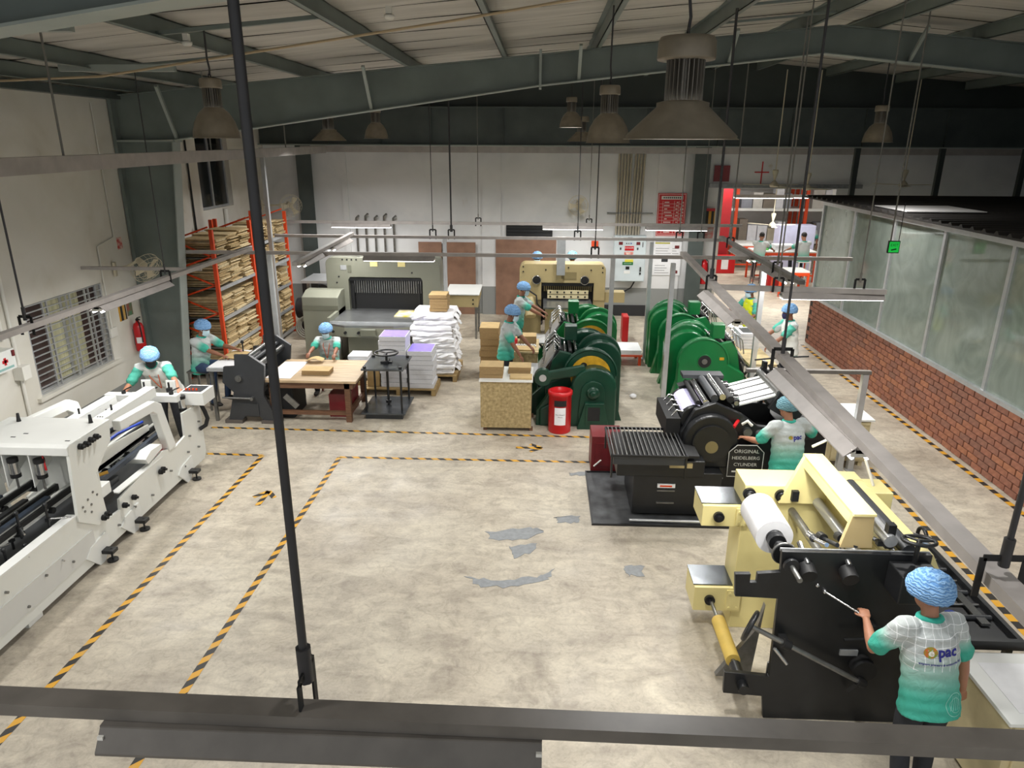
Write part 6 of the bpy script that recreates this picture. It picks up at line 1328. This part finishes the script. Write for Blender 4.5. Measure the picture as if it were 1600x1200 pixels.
# posters
rp = thing('red_poster', 'red framed notice board with table of white rows', 'poster', (3.38, BY-.075, 2.2)); B(-.37, .37, -.012, 0, 0, 1.1).build('board', M['red'], rp); pw = mat('poster_white', 'E6DCD6', .6)
MB().box(-.35, .35, -.014, -.012, 1.07, 1.08).box(-.35, .35, -.014, -.012, .02, .03).box(-.35, -.34, -.014, -.012, .03, 1.07).box(.34, .35, -.014, -.012, .03, 1.07).build('border', pw, rp); B(-.28, .28, -.015, -.012, .94, 1.03).build('title_strip', pw, rp)
for k in range(10): B(-.32, .32, -.014, -.012, .06+.085*k, .066+.085*k).build('row_line', pw, rp)
for x in (-.24, .06, .18): B(x, x+.007, -.0145, -.012, .06, .9).build('column_line', pw, rp)
rr = random.Random(5); st = MB()
for k in range(10):
    for x0, x1 in ((-.21, .03), (.085, .165), (.205, .31)): a = x0+rr.random()*.05; st.box(a, min(x1, a+rr.uniform(.05, .2)), -.0142, -.012, .09+.085*k, .115+.085*k)
o = st.build('row_text', pw, rp); o['kind'] = 'stuff'
rr2 = MB()
for k in range(9): rr2.box(-.23+.052*k, -.195+.052*k, -.0162, -.015, .965, 1.005)
o = rr2.build('title_text', M['charcoal'], rp); o['kind'] = 'stuff'
wp = thing('white_poster', 'white printed notice below the red notice board', 'poster', (3.36, BY-.075, 1.15)); B(-.38, .36, -.01, 0, 0, .98).build('sheet', M['paper'], wp); B(-.34, .05, -.012, -.01, .84, .88).build('yellow_line', mat('olive_line', 'B5B04A', .6), wp); B(-.34, .34, -.012, -.01, .9, .91).build('rule', M['charcoal'], wp)
tx = MB()
for k in range(11):
    if k in (4, 5): continue
    tx.box(-.32, rr.uniform(-.05, .1), -.0115, -.01, .06+.065*k, .075+.065*k); tx.box(.12, rr.uniform(.2, .3), -.0115, -.01, .06+.065*k, .075+.065*k)
o = tx.build('body_text', mat('grey_print', '8A8A8A', .7), wp); o['kind'] = 'stuff'; B(.18, .3, -.012, -.01, .72, .8).build('picture', M['dred'], wp); B(-.15, .02, -.012, -.01, .36, .44).build('picture', M['charcoal'], wp); B(.2, .3, -.012, -.01, .05, .13).build('picture', M['dred'], wp)
tag(B(1.32, 1.5, BY-.075, BY-.065, 1.9, 2.05).build('orange_notice', M['orange']), 'small orange notice on the back wall', 'sign')
hz = thing('hazard_sign', 'yellow and black striped fire point sign beside the doorway', 'sign', (4.35, BY-.06, 2.1)); o = B(-.17, .17, -.01, 0, .35, .75).build('stripe_board', M['tape_sign'], hz); B(-.17, .17, -.011, 0, .75, .82).build('red_header', M['red'], hz); B(-.15, .17, -.01, 0, 0, .33).build('notice', mat('notice_grey', '9DA39C', .6, col2='B44A44', scale=10), hz)
# extinguishers
def exting(label, x, y, z, sc_=1., wall='x'):
    q = thing('fire_extinguisher', label, 'extinguisher', (x, y, z), 0, 'fire extinguishers')
    MB().lathe([(.001, 0), (.075*sc_, 0), (.08*sc_, .02), (.08*sc_, .4*sc_), (.06*sc_, .46*sc_), (.025*sc_, .48*sc_), (.025*sc_, .51*sc_), (.001, .51*sc_)], n=24).build('cylinder', M['red'], q)
    MB().box(-.02, .02, -.02, .02, .5*sc_, .54*sc_).bar((0, 0, .55*sc_), (.09, -.05, .58*sc_), .02, .015).bar((0, 0, .54*sc_), (.08, -.05, .53*sc_), .02, .012).build('valve', M['blackm'], q); MB().tube([(0, -.02, .52*sc_), (.07, -.07, .48*sc_), (.09, -.08, .3*sc_), (.08, -.06, .15*sc_)], .012, 6).build('hose', M['blackm'], q)
    MB().grid(lambda u, v: (.0815*sc_*sin(-.2+1.3*u), -.0815*sc_*cos(-.2+1.3*u), (.14+.1*v)*sc_), 6, 1).build('label', M['paper'], q)
    (B(-.1, -.07, -.03, .03, .1, .4) if wall == 'x' else B(-.03, .03, .07, .1, .1, .4)).build('bracket', M['steel'], q)
    return q
exting('red fire extinguisher hung on the left wall before the steel column', LW+.1, 12.25, .88, 1.1); exting('red extinguisher with blue label beside the store doorway', 4.35, BY-.15, .95, 1.3, 'y')
o = B(LW, LW+.01, 11.9, 12.12, 1.5, 1.84).build('hazard_board', M['tape_sign']); tag(o, 'red and yellow striped fire sign on the left wall', 'sign'); tag(B(LW, LW+.01, 12.15, 12.32, 1.54, 1.9).build('notice_board', mat('notice_green_red', 'A24A44', .6, col2='4E8A66', scale=7)), 'small red and green notice beside the striped fire sign', 'sign'); tag(B(LW, LW+.012, 12.2, 12.34, 2.72, 2.92).build('red_plate', MATS['sign_red2']), 'small red call point plate above the wall fan', 'sign')
# fans
def wall_fan(label, x, y, z, ax, r=.24, arm=(0, .2, 0)):
    q = thing('wall_fan', label, 'fan', (x, y, z), 0, 'wall fans'); a = Vector(ax).normalized()
    cg = MB()
    for f in (.35, .7, 1.): cg.torus(a*.06*(1.2-f), a, r*f, .005, 24, 5)
    cg.torus(-a*.1, a, r*.98, .005, 24, 5); rg = MB().ring((0, 0, 0), a, r, 20)
    for p_ in rg: cg.tube([a*.075, p_*.7+a*.05, p_, p_*.98-a*.1], .0025, 4)
    cg.build('cage', M['cream'], q)
    t1 = MB().ring((0, 0, 0), a, 1, 3)
    for k in range(3):
        d = t1[k]; s_ = a.cross(d); MB().add([d*.03+s_*.02, d*r*.85+s_*.09+a*.02, d*r*.9-s_*.06-a*.02, d*.03-s_*.03], [(0, 1, 2, 3)]).add([d*.03+s_*.02+a*.003, d*r*.85+s_*.09+a*.023, d*r*.9-s_*.06-a*.017, d*.03-s_*.03+a*.003], [(3, 2, 1, 0)]).build('blade', M['cream'], q)
    MB().cyl(a*.06, -a*.02, .05, n=16).build('hub', M['cream'], q); MB().cyl(-a*.1, -a*.28, .07, .05, n=16).build('motor', M['cream'], q)
    A = Vector(arm); MB().tube([-a*.25, (-a*.25).lerp(A, .5)+Vector((0, 0, -.03)), A], .025, 8).build('arm', M['cream'], q); MB().bar(A+Vector((0, 0, -.12)), A+Vector((0, 0, .12)), .1, .04, up=(1, .3, 0)).build('wall_plate', M['cream'], q)
    return q
wall_fan('cream wall fan on the left wall tilted over the gluing machine', -6.78, 11.95, 2.42, (.75, -.35, -.55), .26, (-.58, .0, .0)); wall_fan('round wall fan high on the back wall', .92, BY-.36, 2.98, (0, -1, -.15), .26, (0, .33, .0)); wall_fan('pale wall fan in the far left corner above the racks', -6.5, 18.6, 2.95, (.5, -.8, -.2), .28, (-.85, .25, 0))
def ceil_fan(label, x, y, z, ztop, r=.6, rot=0.):
    q = thing('ceiling_fan', label, 'fan', (x, y, z), rot, 'ceiling fans')
    MB().cyl((0, 0, .1), (0, 0, ztop-z), .012, n=8).build('down_rod', M['cream'], q); MB().lathe([(.001, -.06), (.09, -.05), (.11, 0), (.06, .06), (.02, .1), (.001, .1)], n=20).build('motor', M['cream'], q); MB().lathe([(.02, .1), (.07, .3), (.06, .34), (.001, .34)], n=16).build('canopy', M['cream'], q)
    for k in range(3):
        a = k*2.094; MB().prism([(.1*cos(a)-.05*sin(a), .1*sin(a)+.05*cos(a)), (r*cos(a)-.08*sin(a), r*sin(a)+.08*cos(a)), (r*cos(a)+.08*sin(a), r*sin(a)-.08*cos(a)), (.1*cos(a)+.05*sin(a), .1*sin(a)-.05*cos(a))], 'z', -.01, .0).build('blade', M['cream'], q)
    return q
ceil_fan('ceiling fan hanging in the store room doorway', 6.85, 21.9, 2.25, 4.2, .75, .3); ceil_fan('ceiling fan above the cabin roof near the red cross', 5.4, 17.5, 3.62, 6.1, .7, .5); ceil_fan('second ceiling fan above the cabin roof', 6.2, 17.6, 3.55, 6.1, .65, 1.); ceil_fan('ceiling fan above the cabin roof right of the dark post', 8.6, 18.0, 3.62, 5.95, .7, .2)
tag(MB().box(5.62, 5.65, BY-.012, BY-.001, 3.5, 4.1).box(5.45, 5.82, BY-.012, BY-.001, 3.82, 3.85).build('red_cross', M['red']), 'thin red cross mark on the white wall above the doorway', 'sign')
tag(B(4.4, 4.8, BY-.08, BY-.07, 3.6, 4.0).build('dark_red_plate', mat('plate_wine', '7C2F35', .5)), 'dark red square plate above the doorway', 'sign')
# exit sign
es = thing('exit_sign', 'small lit green exit sign hanging before the glass partition', 'sign', (5.75, 12.0, 2.93)); B(-.09, .09, -.02, .02, -.1, .1).build('case', M['blackm'], es); B(-.08, .08, -.024, -.02, -.085, .085).build('face', mat('exit_green', '17C84A', .5, emit=.5), es); text('EXIT', .06, mat('exit_dark', '06320F', .6), es, (0, -.026, .03)); MB().bar((-.04, -.026, -.05), (.04, -.026, -.03), .004, .02, up=(0, 0, 1)).build('arrow', MATS['exit_dark'], es)
MB().cyl((-.06, 0, .1), (-.06, 0, 3.47), .012, n=8).build('rod', M['rodl'], es); MB().cyl((.07, 0, .1), (.07, 0, .7), .006, n=6).build('cable', M['blackm'], es)
# left edge things
mb_ = thing('first_aid_box', 'white first aid box with red cross on the left wall', 'box', (LW+.01, 8.85, 1.55)); B(0, .2, -.35, .2, 0, .28).build('cabinet', M['white'], mb_, .006); MB().box(.2, .206, -.02, .02, .09, .19).box(.2, .206, -.05, .05, .12, .16).build('red_cross', M['red'], mb_); B(.2, .206, -.25, .14, .03, .06).build('lettering_strip', mat('pale_teal', '8EB5B0', .6), mb_)
for y in (-.3, .14): B(.2, .22, y, y+.04, .18, .26).build('latch', M['dred'], mb_)
tag(B(LW, LW+.15, 9.2, 9.36, 1.3, 1.5).build('switch_box', M['plasticw'], None, .006), 'white socket box on the wall beside the first aid box', 'socket')
tag(B(LW, LW+.02, 8.6, 8.95, 1.95, 2.5).build('green_sign', MATS['sign_green']), 'green sign cut by the left edge above the first aid box', 'sign')
def pipe(label, pts, r, m='plasticw'): return tag(MB().tube(pts, r, 8).build('wall_pipe', M[m]), label, 'pipe', 'pipes on the left wall')
pipe('pale pipe down the left wall beside the barred window', [(LW+.03, 9.3, 2.9), (LW+.03, 9.3, .5)], .025); pipe('second pale pipe nearer the left edge', [(LW+.03, 9.12, 4.9), (LW+.03, 9.12, 1.9)], .025); pipe('thin conduit high on the left wall before the column', [(LW+.02, 12.1, 5.1), (LW+.02, 12.1, 2.95), (LW+.02, 11.6, 2.85), (LW+.02, 11.6, 1.45)], .012); pipe('black downpipe between column and rack', [(LW+.03, 15.1, 4.6), (LW+.03, 15.1, 2.6)], .02, 'blackm'); pipe('white square duct under the upper window', [(LW+.05, 16.6, 3.05), (LW+.05, 16.6, 2.4)], .05)
tag(B(LW, LW+.04, 11.52, 11.72, 1.3, 1.46).build('socket_box', M['plasticw'], None, .004), 'white socket below the thin conduit', 'socket')
# cable trays and conduits under the roof
tag(MB().bar((-4.9, 5.5, 4.27), (-5.6, 18.8, 4.34), .12, .16).build('cable_tray', M['rail']), 'long grey cable tray running under the left rafter', 'cable tray')
for i, (xb, yb) in enumerate(((-5.02, 7.6), (-5.25, 11.6), (-5.45, 15.6))): tag(MB().cyl((xb, yb, 4.36), (xb, yb, roofz(xb)+.1), .012, n=8).build('tray_hanger', M['rodl']), ('near rod carrying the long grey cable tray', 'middle rod carrying the long grey cable tray', 'far rod carrying the long grey cable tray')[i], 'rod', 'cable tray hangers')
pts = [(-7.2, 8.6, 5.12), (-5, 8.5, 5.2), (-3.2, 8.3, 5.42), (-1, 7.9, 5.66), (1.2, 7.3, 5.9), (1.9, 7.0, 6.02)]
tag(MB().tube(pts, .014, 6).build('roof_conduit', mat('conduit_tan', 'B5A283', .6)), 'long sagging tan conduit slung across under the roof', 'pipe')
for i, (x, y) in enumerate(((-3.9, 8.35), (-1.6, 8.0), (4.6, 6.5))):
    q = thing('smoke_detector', ('white smoke detector on the left purlin', 'white smoke detector on the middle purlin', 'white smoke detector near the ridge')[i], 'detector', (x, y, roofz(x)-.06), 0, 'smoke detectors'); MB().lathe([(.001, 0), (.04, .0), (.055, .02), (.055, .04), (.001, .05)], n=16).build('head', M['plasticw'], q); B(-.03, .03, -.03, .03, .05, .12).build('base', M['plasticw'], q)
for i, (x0, y0) in enumerate(((-5.6, 6.6), (-6.2, 9.6))): tag(B(x0, x0+1.5, y0, y0+.08, roofz(x0)+.0, roofz(x0)+.08).build('angle_bracket', M['steel_light']), ('grey strip fixed under the roof at the upper left', 'grey strip under the roof by the steel column')[i], 'bracket')
# pipes rising behind the sage cutter and clutter in the dark corner
cp = thing('air_pipes', 'cluster of steel pipes on the back wall behind the sage cutter', 'pipe', (-5.0, BY-.2, 0))
for k in range(5): MB().tube([(.25*k, .1, 1.4), (.25*k, .1, 2.6+.05*(k % 2)), (.25*k+.08, .05, 2.66+.05*(k % 2))], .03, 8).build('pipe', M['steel'], cp)
B(-.1, 1.2, .0, .16, 1.2, 1.3).build('manifold', M['steel'], cp)
hs = thing('hose_coil', 'coiled grey hose on the floor beside the far rack', 'hose', (-5.6, 16.4, 0))
for k in range(4): MB().torus((0, .02*k, .3+.012*k), (.3, -1, .15), .26-.03*k, .022, 24, 6).build('loop', mat('hose_grey', '8E8B80', .6), hs)
cmp_ = thing('air_compressor', 'dark air compressor standing in the shade behind the sage cutter', 'compressor', (-5.7, 17.6, 0)); MB().cyl((-.5, 0, .5), (.45, 0, .5), .26, n=20).build('tank', M['charcoal'], cmp_); B(-.3, .1, -.15, .15, .76, 1.2).build('pump', M['blackm'], cmp_); MB().cyl((.2, -.1, .95), (.2, .1, .95), .18, n=18).build('flywheel', M['black'], cmp_)
for x in (-.35, .3): B(x-.04, x+.04, -.2, .2, 0, .3).build('foot', M['black'], cmp_)
# ================================================================== STORE ROOM
rk = thing('store_rack', 'orange pallet rack full of boxes at the end of the store room', 'rack', (8.5, 29.5, 0))
for x in (6.3, 7.6, 10.1, 10.3, 12.4):
    for y in (29.0, 30.2): W(B(x-.06, x+.06, y-.05, y+.05, 0, 4.0), 'upright', 'orange', rk)
for z in (.9, 2.15, 3.2): W(B(6.3, 12.4, 28.97, 30.2, z-.1, z), 'shelf', 'white', rk)
rr = random.Random(21); cols = [mat('carton_%d' % i, c, .7, var=.1, scale=6) for i, c in enumerate(('B3AA97', 'C9C6C0', '8C8F98', 'DCDDE2', '7D7468'))]; n = 0; WORD = ('bottom', 'lower', 'upper')
for li, z in enumerate((.0, .9, 2.15)):
    x = 6.45; k = 0
    while x < 12.2:
        wd = rr.uniform(.3, .5); hh = rr.uniform(.45, .85); 
        if not any(abs(x+wd/2-q_) < wd/2+.08 for q_ in (7.6, 10.2)):
            k += 1; o = tag(B(x, x+wd-.03, 29.05, 29.6, z+.001, z+hh).build('carton', rr.choice(cols), None, .006), 'carton number %s from the left on the %s shelf of the store rack' % (('one', 'two', 'three', 'four', 'five', 'six', 'seven', 'eight', 'nine', 'ten', 'eleven', 'twelve', 'thirteen', 'fourteen', 'fifteen', 'sixteen')[k-1], WORD[li]), 'carton', 'cartons on the store rack')
        x += wd
rr3 = random.Random(4)
for k in range(14):
    x = 6.6+.4*k
    if min(abs(x-7.6), abs(x-10.2)) < .2: continue
    tag(MB().bar((x, 29.2, 3.29), (x+.3, 29.7, 3.31+rr3.random()*.3), .22, .12).build('parcel', rr3.choice(cols)), 'pale parcel number %s from the left lying on top of the store rack' % ('one two three four five six seven eight nine ten eleven twelve thirteen fourteen'.split()[k]), 'parcel', 'parcels on top of the store rack')
def bench(label, x0, x1, y0, y1, z, m='orange'):
    q = thing('packing_table', label, 'table', ((x0+x1)/2, (y0+y1)/2, 0)); W(B(x0, x1, y0, y1, z-.04, z), 'table_top', 'white', q); W(MB().box(x0, x1, y0, y0+.04, z-.14, z-.04).box(x0, x0+.04, y0+.04, y1, z-.14, z-.04).box(x1-.04, x1, y0+.04, y1, z-.14, z-.04).box(x0+.04, x1-.04, y1-.04, y1, z-.14, z-.04), 'apron', m, q)
    for x in (x0, x1-.06):
        for y in (y0, y1-.06): W(B(x, x+.06, y, y+.06, 0, z-.14), 'leg', m, q)
    W(B(x0+.06, x1-.06, y0, y0+.04, .2, .25), 'stretcher', m, q); return q
bench('orange legged packing table in the middle of the store room', 7.3, 9.4, 24.85, 25.8, 1.05); bench('low orange table left in the store room', 7.2, 8.4, 27.2, 28.2, .95); bench('orange bench just inside the doorway', 7.4, 8.3, 22.3, 23.1, .8)
tag(B(7.4, 7.95, 23.45, 23.9, 0, .55).build('red_crate', M['red'], None, .01), 'red crate on the store room floor beside the packers', 'box'); tag(B(6.2, 7.1, 26.5, 27.0, 0, .62).build('red_chest', M['red'], None, .01), 'red chest before the red door in the store room', 'box')
tag(B(6.6, 6.85, 26.49, 26.499, .15, .5).build('chest_label', M['paper']), 'white sheet stuck on the red chest', 'paper')
ream_pile('white sheets being packed on the store room table', 8.0, 8.7, 25.0, 25.5, 1.051, 1.25, 4, .01, 15); tag(B(8.6, 9.9, 26.6, 27.2, 0, 1.75).build('wrapped_pallet', mat('lilac_wrap', 'C9CBE6', .5, var=.08, scale=5), None, .02), 'tall lilac wrapped pallet load in the store room', 'pallet load')
tag(MB().lathe([(.001, 0), (.06, 0), (.06, .2), (.02, .26), (.001, .26)], (7.8, 25.2, 1.052), n=14).build('green_bottle', mat('bottle_green', '58B84A', .4)), 'small green bottle on the store room table', 'bottle')

bpy.data.scenes.remove(TS)
